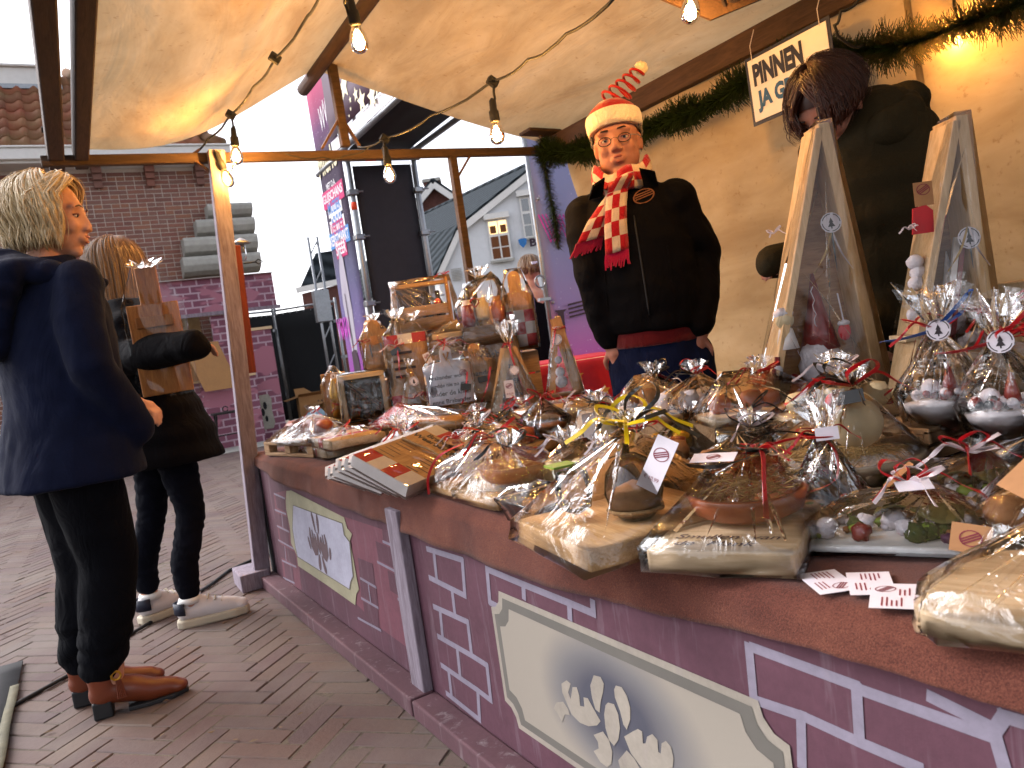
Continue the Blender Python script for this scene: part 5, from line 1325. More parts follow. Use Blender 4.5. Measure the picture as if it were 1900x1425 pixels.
bow(o, (-.02, .14, .13), ('ribbon_red', 'ribbon_black'), .07, 21, .006)
# ---- small black tray
o, w_ = gift('snack_tray', 'small black tray wrapped in film between the two large boards at the front', 'gift', (930, 960), (1000, 985), .642); w_ = .15
MB().add([(-.06, .01, 0), (.06, .01, 0), (.06, .12, 0), (-.06, .12, 0), (-.08, -.005, .045), (.08, -.005, .045), (.08, .14, .045), (-.08, .14, .045)], [(0, 1, 2, 3)[::-1], (0, 1, 5, 4), (1, 2, 6, 5), (2, 3, 7, 6), (3, 0, 4, 7)]).build('tray', 'dark_tray', o, solid=.003)
for k in range(9): MB().ball((rnd.uniform(-.05, .05), rnd.uniform(.02, .12), .035), .018, 8, 6, (1, 1, .8), .1).build('snack', 'bread', o, smooth=True)
film(o, corners(-.088, .088, -.012, .148, .04, .048) + corners(-.062, .062, .005, .125, -.002, 0) + [Vector((0, .06, .085))], 2, .004)

# ---- thick board with glass, bottle and price tag
A, B = onz(948, 998, .648), onz(1085, 1068, .648)
o = thing('wrapped_gift_board', 'thick wooden board with glass and bottle in film, yellow and black ribbon and price tag', 'gift', (B.x + .012, B.y, .648), math.atan2(B.y - A.y, B.x - A.x))
L_ = (B - A).length   # local -x runs along the front end towards A, +y away from the visitors
Wd, Ln, Th = L_ * .96, .33, .036
bx(o, 'board', 'board_wood', -Wd, 0, 0, Ln, 0, Th, .003)
MB().lathe([(.03, 0), (.047, .02), (.054, .05), (.048, .085), (.03, .108), (.012, .118), (.001, .12)], 22, (-.11, .16, Th + .001)).build('glass_pot', 'clear_glass', o, smooth=True); MB().lathe([(.028, .004), (.044, .02), (.05, .05), (.001, .07)], 20, (-.11, .16, Th + .001)).build('pot_contents', 'bread', o, smooth=True)
MB().lathe([(.03, 0), (.032, .05), (.012, .09), (.012, .12), (.001, .121)], 14, (-.2, .2, Th + .001)).build('bottle', 'bottle_brown', o, smooth=True)
MB().lathe([(.002, -.05), (.03, -.035), (.036, 0), (.03, .03), (.026, .035)], 18, (-.19, .08, Th + .06)).build('wine_glass', 'clear_glass', o, smooth=True)
for k in range(1): MB().tube([(-.11 + .05 * math.cos(a) * (1 + .05 * k), .16 + .05 * math.sin(a), Th + .02 + .022 * k) for a in [i * .7 for i in range(10)]], .004, 6).build('twine', 'rope', o)
MB().box(-.245, -.2, .05, .1, Th + .1, Th + .104).build('green_label', 'candy_green', o)
film(o, corners(-Wd - .012, .012, -.014, Ln + .012, -.002, Th + .003) + [Vector(p) for p in ((-.11, .16, Th + .165), (-.2, .2, Th + .14), (-.19, .09, Th + .105), (-.05, .24, Th + .09), (-.06, .1, Th + .08), (-.16, .27, Th + .09))], 2, .009)
frill(o, (-.11, .16, Th + .165), .03, .03)
for k, (m_, s_) in enumerate((('ribbon_yellow', .07), ('ribbon_black', .08), ('ribbon_yellow', .06))): bow(o, (-.11, .165, Th + .17), (m_,), s_, 31 + k, .008)
pricetag(o, frame((-.035, .17, Th + .105), (.75, .35, -.35), (.25, .5, .75)), .042, .095, 'paper', '\u20ac 10,99')
# ---- "Smullen van de Plank"
A, B = onz(1203, 1062, .646), onz(1478, 1072, .646)
o = thing('wrapped_plank_board', 'pale thick board lettered Smullen van de Plank with a clay dish, in film', 'gift', (A.x, A.y, .646), math.atan2(B.y - A.y, B.x - A.x))
Wd, Ln, Th = (B - A).length, .30, .036
bx(o, 'board', 'pale_wood', 0, Wd, 0, Ln, 0, Th, .005)
tm = Matrix.Identity(4); tm[0][1] = .25
text(o, 'Smullen  van', Matrix.Translation((Wd * .5, .070, Th + .0012)) @ tm, Wd * .72, 'mural_brown', 0, .022); text(o, "de  Plank", Matrix.Translation((Wd * .45, .036, Th + .0012)) @ tm, Wd * .56, 'mural_brown', 0, .022)
MB().lathe([(.06, 0), (.09, .015), (.1, .045), (.092, .048), (.08, .02), (.001, .012)], 26, (Wd * .52, .19, Th + .001)).build('clay_dish', 'terracotta', o, smooth=True)
st = MB(); rr = random.Random(3)
for k in range(120):
    a = rr.uniform(0, 6.28); r0 = rr.uniform(0, .08); p = Vector((Wd * .52 + r0 * math.cos(a), .19 + r0 * math.sin(a), Th + .04 + rr.uniform(0, .03))); d_ = Vector((rr.uniform(-1, 1), rr.uniform(-1, 1), rr.uniform(-.3, .3))).normalized() * rr.uniform(.03, .07)
    st.tube([p - d_ / 2, p + d_ / 2 + Vector((0, 0, .006))], .0009, 3, False)
s_ = st.build('straw', 'straw', o); s_['kind'] = 'stuff'
film(o, corners(-.01, Wd + .01, -.01, Ln + .01, -.002, Th + .003) + [Vector(p) for p in ((Wd * .3, .19, Th + .1), (Wd * .75, .2, Th + .1), (Wd * .5, .25, Th + .105), (Wd * .52, .14, Th + .09))], 2, .007)
pricetag(o, frame((Wd * .33, .17, Th + .108), (1, 0, 0), (0, 1, .25)), .075, .034, 'paper')
ribbon(o, [(Wd * .15, .15, Th + .1), (Wd * .4, .13, Th + .1), (Wd * .62, .16, Th + .108), (Wd * .7, .2, Th + .112), (Wd * .4, .21, Th + .112), (Wd * .15, .17, Th + .105)], 'ribbon_black', .01)
ribbon(o, [(Wd * .66, .2, Th + .115), (Wd * .72, .15, Th + .105), (Wd * .76, .1, Th + .075), (Wd * .78, .07, Th + .03)], 'ribbon_red', .011); bow(o, (Wd * .64, .19, Th + .112), ('ribbon_red', 'ribbon_black'), .035, 4, .007)
bx(o, 'black_label', 'ribbon_black', Wd * .54, Wd * .68, .178, .192, Th + .116, .1535, 0)

# ---- oval wooden bowl with straw and a ball of cheese, small bag in front
o = thing('wooden_bowl', 'oval pale wooden bowl of straw with a cream ball, wrapped in film', 'gift', (1.27, 1.03, .646), R_(-35))
MB().lathe([(.07, 0), (.115, .015), (.15, .05), (.155, .068), (.142, .068), (.11, .03), (.001, .02)], 30, (0, 0, 0), 1.05, .8).build('bowl', 'pale_wood', o, smooth=True)
st = MB()
for k in range(260):
    a = rr.uniform(0, 6.28); r0 = rr.uniform(0, .12) ; p = Vector((r0 * math.cos(a), r0 * math.sin(a) * .75, .055 + rr.uniform(0, .025))); d_ = Vector((rr.uniform(-1, 1), rr.uniform(-1, 1), rr.uniform(-.25, .25))).normalized() * rr.uniform(.03, .08)
    st.tube([p - d_ / 2, p + Vector((0, 0, .008)), p + d_ / 2], .001, 3, False)
s_ = st.build('straw', 'straw', o); s_['kind'] = 'stuff'
MB().ball((.05, .03, .125), .052, 16, 12).build('cream_ball', 'cream_ball', o, smooth=True); MB().ball((.02, .05, .17), .018, 10, 7).build('wax_seal', 'red_paint', o, smooth=True)
film(o, disc((0, 0, .066), .168, 16, 1.05, .8) + disc((0, 0, 0), .085, 10) + [Vector(p) for p in ((.05, .03, .20), (-.06, .02, .13), (.0, -.07, .11), (.1, .04, .15))], 2, .008)
frill(o, (.05, .03, .20), .03, .04); bow(o, (.05, .03, .2), ('ribbon_red', 'ribbon_black'), .07, 6, .008)
pricetag(o, frame((.03, -.02, .185), (.9, -.3, .1), (.1, .3, .8)), .05, .026, 'ribbon_black', None, 'black_label', False)
o = thing('candy_bag', 'clear bag of coloured sweets tied with red and black ribbon in front of the bowl', 'gift', (1.085, .905, .646), R_(-30))
for k in range(26):
    m_ = ('candy_green', 'berry', 'candy_green', 'cream_ball')[k % 4]; a = rr.uniform(0, 6.28); r0 = rr.uniform(0, .05); MB().ball((r0 * math.cos(a), r0 * math.sin(a), rr.uniform(.008, .03)), rr.uniform(.007, .013), 7, 5).build('sweet', m_, o, smooth=True)
film(o, disc((0, 0, .0), .062, 12) + disc((0, 0, .045), .068, 12) + disc((0, 0, .15), .012, 6), 2, .006)
frill(o, (0, 0, .15), .035, .07); pricetag(o, frame((0, -.02, .158), (1, -.1, 0), (0, .2, 1)), .038, .022, 'paper', None, 'white_label', False)
ribbon(o, [(0, 0, .15), (-.06, -.01, .155), (-.12, .01, .14), (-.15, .03, .13)], 'ribbon_red', .006); ribbon(o, [(0, 0, .15), (-.08, .0, .17), (-.13, .0, .15), (-.13, -.01, .1)], 'ribbon_black', .004); ribbon(o, [(0, -.01, .15), (.012, -.02, .12), (.0, -.03, .08), (-.05, -.03, .065)], 'ribbon_red', .005); bow(o, (0, 0, .15), ('ribbon_red',), .05, 7, .005)

# ---- business cards
for k, (pts, lab) in enumerate(((((1482, 1064), (1530, 1103), (1578, 1098), (1555, 1055)), 'left business card with round stamp lying on the brown cloth'), (((1572, 1064), (1582, 1110), (1650, 1100), (1655, 1058)), 'middle business card with round stamp, partly covered'), (((1605, 1131), (1712, 1133), (1710, 1085), (1610, 1078)), 'right business card with round stamp lying on top of the others'))):
    P_ = [onz(*p, .6475 + .0012 * k) for p in pts]; c = sum(P_, Vector()) / 4; e1 = (P_[1] - P_[0]) if k < 2 else (P_[2] - P_[1]); a = math.atan2(e1.y, e1.x)
    o = thing('business_card', lab, 'card', c, a, 'business cards on the cloth')
    bx(o, 'card', 'paper', -.0425, .0425, -.0275, .0275, 0, .0005, 0)
    Q = Matrix.Translation((0, 0, .0009)) @ Matrix.Rotation(-math.pi / 2 if k == 2 else math.pi / 2 * 0, 4, 'Z')
    logo(o, Matrix.Translation((.022, .010, .0009)) @ Matrix.Rotation(-1.2, 4, 'Z'), .013)
    bars(o, Matrix.Translation((-.036, .012, .0009)), .03, 5, .0055, 'ink_red', .002, k); bars(o, Matrix.Translation((.0, -.008, .0009)), .03, 3, .0055, 'ink_red', .002, k + 5)
# ---- plates of decorations
def plate(label, c, rz, L, Wd, seed, tagm):
    o = thing('decorated_plate', label, 'gift', (c[0], c[1], .648), R_(rz), 'white plates with wax and moss decorations'); r = random.Random(seed)
    MB().prism([(x * L / 2, y * Wd / 2) for x, y in ((-1, -.8), (-.85, -1), (.85, -1), (1, -.8), (1, .8), (.85, 1), (-.85, 1), (-1, .8))], 0, .012).build('plate', 'white_paint', o, bevel=.004)
    for k in range(46):
        m_ = ('moss', 'white_fluff', 'leaf_olive', 'berry', 'candy_green', 'white_fluff', 'candy_orange', 'candy_purple', 'bread')[r.randrange(9)] if k > 14 else ('white_fluff', 'moss')[k % 2]
        rr_ = r.uniform(.006, .015) if k > 14 else r.uniform(.012, .02)
        MB().ball((r.uniform(-.4, .4) * L, r.uniform(-.36, .36) * Wd, .012 + rr_ * .8), rr_, 9, 6, (1, 1, .85), .3).build('decoration', m_, o, smooth=True)
    for k in range(4): MB().grid(lambda u, v: (-.03 + .02 * k + u * .06, -.02 + v * .045, .045 + .014 * math.sin(3 * u + k) * math.cos(2 * v)), 4, 3).build('leaf', 'leaf_olive', o, smooth=True, solid=.001)
    film(o, corners(-L / 2 - .01, L / 2 + .01, -Wd / 2 - .01, Wd / 2 + .01, 0, .014) + [Vector((-.06, 0, .075)), Vector((.05, .01, .085)), Vector((0, -.03, .07))], 2, .006)
    bow(o, (.02, .0, .088), ('ribbon_red', 'ribbon_white'), .05, seed, .006)
    return o
o = plate('white plate of moss, leaf and orange decorations in film beside the business cards', (1.055, .76), -62, .30, .15, 3, None)
pricetag(o, frame((.03, -.02, .09), (.9, .4, 0), (-.3, .8, .4)), .05, .024, 'paper', None, 'white_label', False)
pricetag(o, frame((.1, -.085, .03), (.8, -.1, -.1), (.0, .4, .8)), .05, .04, 'kraft_tag')
o = plate('white plate of moss and purple decorations in film behind the other plate', (1.28, .80), -55, .27, .17, 5, None)
pricetag(o, frame((-.09, -.03, .06), (.6, .2, .5), (-.3, .9, .2)), .06, .018, 'kraft_tag', None, 'kraft_label', False)
# ---- big board at the near right with kraft sheet
o = thing('wrapped_cutting_board', 'large pale cutting board with a brown kraft sleeve wrapped in film at the near corner', 'gift', (.775, .545, .648), R_(-72))
pts = [(0, 0), (.03, -.012), (.16, -.02), (.34, -.02), (.36, 0), (.36, .2), (.3, .24), (.1, .26), (.04, .24), (.0, .16), (-.01, .08)]
MB().prism(pts, 0, .028).build('board', 'pale_wood', o, bevel=.004)
MB().prism([(x * .8 + .1, y * .75 + .05) for x, y in pts], .03, .05).build('kraft_sleeve', 'kraft', o, bevel=.004)
MB().prism([(x * .6 + .16, y * .6 + .09) for x, y in pts], .0505, .1).build('kraft_sleeve', 'kraft', o, bevel=.006)
film(o, [Vector((x * 1.05 - .008, y * 1.05 - .004, z)) for x, y in pts for z in (-.001, .03)] + [Vector((.14, .1, .14)), Vector((.2, .18, .15)), Vector((.27, .1, .14))], 2, .008)
pricetag(o, frame((.1, .16, .155), (.5, .5, .5), (-.6, .5, .3)), .085, .045, 'kraft_tag')
# ---- tins in film
for (p, lab, rz) in (((1325, 862), 'left dark patterned tin wrapped in clear film', -20), ((1432, 868), 'right dark patterned tin wrapped in clear film', -24)):
    q = onz(*p, .66); o = thing('patterned_tin', lab, 'gift', (q.x + .05, q.y - .05, .646), R_(rz), 'dark patterned tins')
    MB().lathe([(.05, 0), (.052, .003), (.052, .095), (.05, .098), (.001, .099)], 26).build('tin', 'tin_dark', o, smooth=False)
    for z in (.004, .088): MB().lathe([(.0525, z), (.0535, z + .003), (.0525, z + .006)], 26).build('rim', 'label_gold', o, smooth=True)
    n_ = 14
    for k in range(n_):
        a = 2 * math.pi * k / n_; MB().lathe([(.001, .002), (.008, .001), (.008, 0)], 8).xf(Matrix.Translation((.0522 * math.cos(a), .0522 * math.sin(a), .07)) @ Matrix.Rotation(a, 4, 'Z') @ Matrix.Rotation(math.pi / 2, 4, 'Y')).build('ornament', 'label_gold', o)
    film(o, disc((0, 0, 0), .066, 12) + disc((0, 0, .1), .062, 12) + [Vector((-.075, -.03, .09)), Vector((.05, -.06, .02)), Vector((-.03, -.085, .0)), Vector((.03, .02, .13))], 2, .007)
    bow(o, (.03, .02, .13), ('ribbon_black',), .055, int(p[0]), .004)
q = onz(1290, 885, .66); o = thing('rope_bundle', 'coil of thick brown rope handle lying behind the lettered board', 'rope', (q.x, q.y, .655), R_(10))
MB().tube([(-.1, 0, .0), (-.05, .03, .012), (0, .03, .016), (.06, .02, .01), (.12, .03, .0)], .012, 8).build('rope', 'rope', o, smooth=True)
for k in range(5): MB().tube([(-.1 + k * .05, .03 + .02 * math.sin(k), .012), (-.08 + k * .05, .05, .028), (-.06 + k * .05, .03, .012)], .006, 6).build('strand', 'rope', o, smooth=True)
# ---- white star dish, glass bowl, wine glass, long boards
q = onz(1120, 832, .66); o = thing('star_dish', 'white star shaped dish with jar in a clear pyramid of film', 'gift', (q.x, q.y, .66), R_(-25))
MB().prism([((.12 if k % 2 == 0 else .065) * math.cos(k * math.pi / 5 + .3), (.12 if k % 2 == 0 else .065) * math.sin(k * math.pi / 5 + .3)) for k in range(10)], 0, .018).build('dish', 'white_paint', o, bevel=.003)
MB().lathe([(.032, 0), (.034, .06), (.03, .07), (.001, .07)], 16, (.02, .0, .02)).build('jar', 'cream_ball', o, smooth=True); bx(o, 'card', 'paper', -.05, -.01, .02, .022, .02, .11, 0, None)
film(o, disc((0, 0, -.001), .125, 10) + [Vector((0, 0, .14)), Vector((.03, .02, .13)), Vector((-.06, .02, .12))], 2, .006)
frill(o, (0, 0, .14), .025, .03); bow(o, (0, 0, .14), ('ribbon_black',), .05, 12, .004)
o = thing('glass_bowl', 'clear glass bowl with dark contents in film behind the flat serving board', 'gift', (onz(1015, 818, .66).x, onz(1015, 818, .66).y, .66), 0)
MB().lathe([(.035, 0), (.07, .03), (.085, .07), (.075, .095)], 24).build('bowl', 'clear_glass', o, smooth=True); MB().lathe([(.03, .004), (.066, .03), (.076, .055), (.001, .058)], 20).build('contents', 'bread', o, smooth=True)
film(o, disc((0, 0, 0), .06, 10) + disc((0, 0, .07), .1, 12) + [Vector((0, 0, .15))], 2, .006); bow(o, (0, 0, .15), ('ribbon_red',), .05, 17, .006)
q = onz(1242, 782, .70); o = thing('wine_glass', 'wine glass lying on its side in film on the wooden box', 'gift', (q.x, q.y, .74), rot=(R_(90), 0, R_(-60)))
MB().lathe([(.0345, 0), (.034, .003), (.005, .008), (.004, .07), (.02, .085), (.04, .12), (.042, .15), (.035, .18)], 22, (0, 0, -.08)).build('glass', 'clear_glass', o, smooth=True)
film(o, [Vector((x * 1.1, y * 1.1, z)) for z, r in ((-.09, .036), (.04, .044), (.11, .036)) for x, y in [(r * math.cos(k), r * math.sin(k)) for k in range(6)]] + [Vector((.0, .05, -.15))], 2, .005); bow(o, (0, .04, -.1), ('ribbon_white',), .05, 18, .004)
q = onz(1235, 805, .66); o = thing('printed_box', 'flat wooden box with printed band under the lying wine glass', 'box', (q.x + .02, q.y, .646), R_(-52))
bx(o, 'box', 'board_wood_dark', -.17, .17, -.05, .14, 0, .055); bars(o, frame((-.02, -.0515, .044), (1, 0, 0), (0, 0, 1)), .16, 4, .011, 'ink', .004, 3)
film(o, corners(-.18, .18, -.06, .15, 0, .06) + [Vector((0, .05, .085))], 2, .005)
q0, q1 = onz(965, 768, .72), onz(1185, 757, .72)
for k, (lab, dz, dy, m_) in enumerate((('upper long pale board in film lying before the seller with the scarf', .05, .0, 'pale_wood'), ('lower long board in film lying before the seller with the scarf', 0.0, -.03, 'board_wood'))):
    o = thing('long_board', lab, 'gift', (1.62, 2.42 + dy, .66 + dz), R_(-55 + k * 3), 'long boards in film')
    bx(o, 'board', m_, -.27, .27, -.09, .09, 0, .034); film(o, corners(-.28, .28, -.1, .1, 0, .037) + [Vector((-.1, 0, .06))], 1, .004)
    bow(o, (-.05 + .2 * k, -.05, .05), ('ribbon_red', 'ribbon_white'), .05, 40 + k, .005)
# ---- more wrapped flats in the middle
for k, (p, rz, w_, d_, h_, lab, rb_) in enumerate((((905, 845), -58, .34, .2, .05, 'low wrapped package with white card behind the flat serving board', ('ribbon_red', 'ribbon_black')),
        ((930, 815), -50, .3, .16, .055, 'wrapped dark bottles lying side by side behind the low package', ('ribbon_red',)),
        ((1345, 785), -48, .34, .22, .03, 'flat kraft coloured envelope of boards in film under the large triangle', ('ribbon_red', 'ribbon_white')),
        ((1180, 870), -45, .32, .2, .028, 'flat bare board in film between the clay dish board and the tins', ('ribbon_black',)),
        ((1450, 800), -40, .36, .18, .03, 'flat long board in film with black curled ribbon before the large triangle', ('ribbon_black', 'ribbon_white')),
        ((1560, 830), -35, .25, .2, .05, 'wrapped wooden tray behind the oval bowl', ('ribbon_black', 'ribbon_red')))):
    q = onz(*p, .66); o = thing('wrapped_package', lab, 'gift', (q.x, q.y, .647), R_(rz), 'flat packages in clear film')
    bx(o, 'board', ('pale_wood', 'dark_tray', 'board_wood', 'board_wood', 'board_wood_dark', 'board_wood')[k], -w_ / 2, w_ / 2, -.02, d_, 0, h_ * .6)
    if k == 1:
        for j in range(3): MB().lathe([(.028, 0), (.03, .1), (.012, .14), (.012, .18), (.001, .181)], 14).xf(Matrix.Translation((-.12, .02 + j * .062, h_ * .6 + .03)) @ Matrix.Rotation(R_(90), 4, 'Y')).build('bottle', 'bottle_brown', o, smooth=True)
        MB().lathe([(.0305, .03), (.0305, .08)], 14).xf(Matrix.Translation((-.12, .02, h_ * .6 + .03)) @ Matrix.Rotation(R_(90), 4, 'Y')).build('label', 'label_gold', o)
    else:
        for j in range(3): MB().lathe([(.02, 0), (.03, .012), (.03, .03 + .01 * j), (.001, .035 + .01 * j)], 14, (-w_ * .3 + j * w_ * .3, d_ * .45, h_ * .6)).build('jar', ('bread', 'cream_ball', 'terracotta')[j], o, smooth=True)
    film(o, corners(-w_ / 2 - .01, w_ / 2 + .01, -.03, d_ + .01, 0, h_ * .6) + [Vector((rnd.uniform(-.35, .35) * w_, rnd.uniform(.2, .8) * d_, h_ * .6 + rnd.uniform(.05, .085))) for j in range(4)], 2, .007)
    bow(o, (0, d_ * .4, h_ * .6 + .075), rb_, .06, 50 + k, .005)
    if k == 0: pricetag(o, frame((.03, .03, .09), (1, 0, 0), (0, .8, .5)), .06, .03, 'paper')

mids = (((1.02, 1.62), -60, 'pale_wood', 'cream_ball', ('ribbon_white',), 'low package of pale jars with white ribbon in the middle of the table'), ((1.22, 1.58), -40, 'board_wood', 'bread', ('ribbon_red',), 'low package of brown rolls with red ribbon before the star dish'),
        ((1.5, 2.05), -30, 'board_wood', 'terracotta', ('ribbon_black', 'ribbon_red'), 'package of clay pots with black and red ribbon behind the star dish'), ((1.02, 2.78), -70, 'pale_wood', 'white_fluff', ('ribbon_white', 'ribbon_red'), 'package with white balls and mixed ribbon behind the plank fan'),
        ((1.28, 2.62), -55, 'pale_wood', 'bread', ('ribbon_red', 'ribbon_white'), 'package of brown rolls with red and white ribbon before the text boards'), ((1.5, 2.66), -45, 'board_wood', 'cream_ball', ('ribbon_red',), 'package of cream jars with red ribbon before the slim triangles'),
        ((1.42, 1.62), -35, 'board_wood_dark', 'gold_deco', ('ribbon_black',), 'package of golden pots with black ribbon behind the tins'), ((1.68, 1.85), -20, 'pale_wood', 'terracotta', ('ribbon_white',), 'package of clay pots with white ribbon before the left large triangle'),
        ((1.12, 2.3), -62, 'pale_wood', 'cream_ball', ('ribbon_black', 'ribbon_white'), 'package of cream jars with black and white ribbon behind the plank fan'), ((1.0, 1.42), -50, 'dark_tray', 'white_fluff', ('ribbon_white',), 'dark tray of white balls in film behind the brown pot board'))
mids += (((.96, 2.55), -75, 'pale_wood', 'bread', ('ribbon_red',), 'package of brown rolls with red ribbon next to the block boards'), ((1.18, 3.05), -70, 'pale_wood', 'white_fluff', ('ribbon_red',), 'package of white balls with red ribbon before the frame box'),
         ((.93, 1.75), -60, 'pale_wood', 'terracotta', ('ribbon_black',), 'package of clay pots with black ribbon beside the flat serving board'), ((1.3, 1.28), -30, 'board_wood', 'bread', ('ribbon_white', 'ribbon_black'), 'package of brown rolls with white and black ribbon behind the lettered board'),
         ((1.62, 2.35), -20, 'pale_wood', 'cream_ball', ('ribbon_white',), 'package of cream jars with white ribbon before the seller'), ((1.58, 1.15), -20, 'pale_wood', 'white_fluff', ('ribbon_red',), 'package of white balls with red ribbon before the right large triangle'),
         ((1.42, .72), -30, 'pale_wood', 'berry', ('ribbon_red',), 'package of red balls with red ribbon behind the plates'), ((1.18, .55), -40, 'pale_wood', 'bread', ('ribbon_white', 'ribbon_red'), 'package of brown rolls with white and red ribbon at the right edge'))
mids += (((1.52, 1.86), -35, 'pale_wood', 'bread', ('ribbon_black',), 'package of brown rolls with black ribbon at the left foot of the large triangle'), ((1.50, 1.66), -30, 'board_wood', 'white_fluff', ('ribbon_black', 'ribbon_red'), 'package of white balls with black and red ribbon before the left large triangle'),
         ((1.49, 1.42), -25, 'pale_wood', 'terracotta', ('ribbon_red',), 'package of clay pots with red ribbon between the two large triangles'), ((1.5, 1.2), -25, 'pale_wood', 'cream_ball', ('ribbon_white',), 'package of cream jars with white ribbon behind the goblets'))
for k, (c, rz, bm_, jm, rb_, lab) in enumerate(mids):
    o = thing('wrapped_package', lab, 'gift', (c[0], c[1], .648 if k < 18 else .7465), R_(rz), 'low packages in clear film'); w_, d_ = .24 + .03 * (k % 3), .16
    bx(o, 'board', bm_, -w_ / 2, w_ / 2, -d_ / 2, d_ / 2, 0, .018)
    for j in range(4): MB().lathe([(.018, 0), (.028, .012), (.03, .03), (.022, .045 + .006 * (j % 2)), (.001, .05 + .006 * (j % 2))], 14, ((j - 1.5) * w_ * .22, (-1) ** j * .025, .019)).build('pot', jm, o, smooth=True)
    film(o, corners(-w_ / 2 - .012, w_ / 2 + .012, -d_ / 2 - .012, d_ / 2 + .012, 0, .02) + [Vector((rnd.uniform(-.3, .3) * w_, rnd.uniform(-.25, .25) * d_, .09 + rnd.uniform(0, .035))) for j in range(3)], 1, .009)
    frill(o, (0, 0, .1), .03, .045, 20); bow(o, (0, 0, .11), rb_, .055, 90 + k, .005)
# ================================================================ tall things at the far end
def tall(label, px, base_py, D, w_px, h_px, name='wrapped_board_upright'):
    p = at(px, base_py, D); return facing(name, label, 'gift', p), w_px * D / FPX, h_px * D / FPX
# bottle bag
o, w_, h_ = tall('narrow bag with a bottle, red ribbon, at the left of the upright gifts', 631, 778, 3.62, 46, 96, 'bottle_bag')
MB().lathe([(.03, 0), (.032, .13), (.014, .18), (.013, h_ - .03), (.001, h_ - .028)], 16, (0, .04, 0)).build('bottle', 'gold_deco', o, smooth=True)
bx(o, 'backing', 'board_wood_z', -w_ / 2, w_ / 2, .075, .09, 0, h_ * .9)
film(o, corners(-w_ / 2 - .005, w_ / 2 + .005, -.005, .095, 0, h_ * .7) + disc((0, .05, h_ + .01), .012, 6), 2, .006); bow(o, (.02, -.01, .06), ('ribbon_red',), .06, 3, .005); ribbon(o, [(.02, -.005, .2), (.03, -.01, .12), (.02, -.02, .05), (.05, -.03, 0)], 'ribbon_red', .006)
roundtag(o, Vector((0, -.012, h_ * .85)), .014, (0, -1, .1)); 
# frame box with two bottles
o, w_, h_ = tall('wooden frame box holding dark bottles in film, next to the bottle bag', 684, 786, 3.50, 84, 94, 'bottle_box')
bx(o, 'base', 'pale_wood', -w_ / 2, w_ / 2, 0, .1, 0, .02); bx(o, 'top', 'pale_wood', -w_ / 2, w_ / 2, 0, .1, h_ - .02, h_)
for s_ in (-1, 1): bx(o, 'side', 'pale_wood_z', s_ * w_ / 2 - (.02 if s_ > 0 else 0), s_ * w_ / 2 + (.02 if s_ < 0 else 0), 0, .1, .021, h_ - .021)
bx(o, 'back', 'dark_tray', -w_ / 2 + .021, w_ / 2 - .021, .09, .098, .021, h_ - .021)
for x in (-.055, .05): MB().lathe([(.024, 0), (.025, .11), (.011, .145), (.011, .165), (.001, .166)], 14, (x, .05, .021)).build('bottle', 'bottle_brown', o, smooth=True)
MB().lathe([(.02, 0), (.024, .06), (.022, .09)], 14, (0, .04, .021)).build('glass', 'clear_glass', o, smooth=True); bars(o, frame((-w_ * .4, -.002, .013), (1, 0, 0), (0, 0, 1)), w_ * .8, 1, .01, 'ink', .008)
film(o, corners(-w_ / 2 - .008, w_ / 2 + .03, -.008, .108, 0, h_ + .006) + [Vector((w_ / 2 + .06, .05, .02))], 2, .008)
bow(o, (w_ * .2, -.02, -.0), ('ribbon_red', 'ribbon_white'), .04, 9, .004)
# two tall kraft bags / boards on the middle riser
o, w_, h_ = tall('left tall wrapped board with crumpled film top behind the frame box', 706, 690, 3.66, 54, 96)
MB().prism(paddle(w_, h_ * .7, w_ * .45, h_ * .2, .03), -.012, .012).xf(stand(6)).build('board', 'board_wood_z', o, bevel=.003)
for dx in (-.03, .02): MB().tube([(dx, -.02, h_ * .55), (dx + .004, -.022, h_ * .3)], .004, 6).build('spoon', 'steel', o)
film(o, corners(-w_ / 2 - .006, w_ / 2 + .006, -.03, .03, 0, h_ * .65) + [Vector((-.03, .02, h_)), Vector((.03, .04, h_ * .98))], 2, .008); frill(o, (0, .03, h_ * .97), .035, .04)
pricetag(o, UPF(-.005, -.034, h_ * .62, 4), .03, .04, 'kraft_tag', None, 'kraft_label', False); bow(o, (-.05, -.03, h_ * .6), ('ribbon_red',), .04, 61, .004)
o, w_, h_ = tall('tall wrapped board with red and cream checked edges and red ribbon', 770, 752, 3.52, 78, 166)
MB().prism([(-w_ / 2, 0), (w_ / 2, 0), (w_ / 2, h_ * .78), (-w_ / 2, h_ * .78)], -.012, .012).xf(stand(9)).build('board', 'board_wood_z', o, bevel=.003)
for yy in (h_ * .70, h_ * .02):
    for k in range(3): MB().prism([(-w_ / 2 + w_ * (k + a) / 3, yy + b_) for a, b_ in ((0, 0), (1, 0), (1, .045), (0, .045))], .0125, .0133).xf(stand(9)).build('painted_square', ('red_paint', 'cream_paint')[k % 2], o)
bars(o, UPF(-w_ * .34, -.016 + .10 * math.sin(R_(9)) * 1.5, h_ * .58, 9) @ Matrix.Translation((0, 0, .012)), w_ * .66, 4, .035, 'ink', .012, 4)
film(o, corners(-w_ / 2 - .008, w_ / 2 + .008, -.03, .03, 0, .02) + corners(-w_ / 2 - .006, w_ / 2 + .006, .02, .1, h_ * .75, h_ * .8) + [Vector((-.04, .08, h_)), Vector((.05, .1, h_ * .97))], 2, .009)
frill(o, (-.03, .09, h_ * .97), .04, .05); frill(o, (.05, .1, h_ * .95), .03, .04)
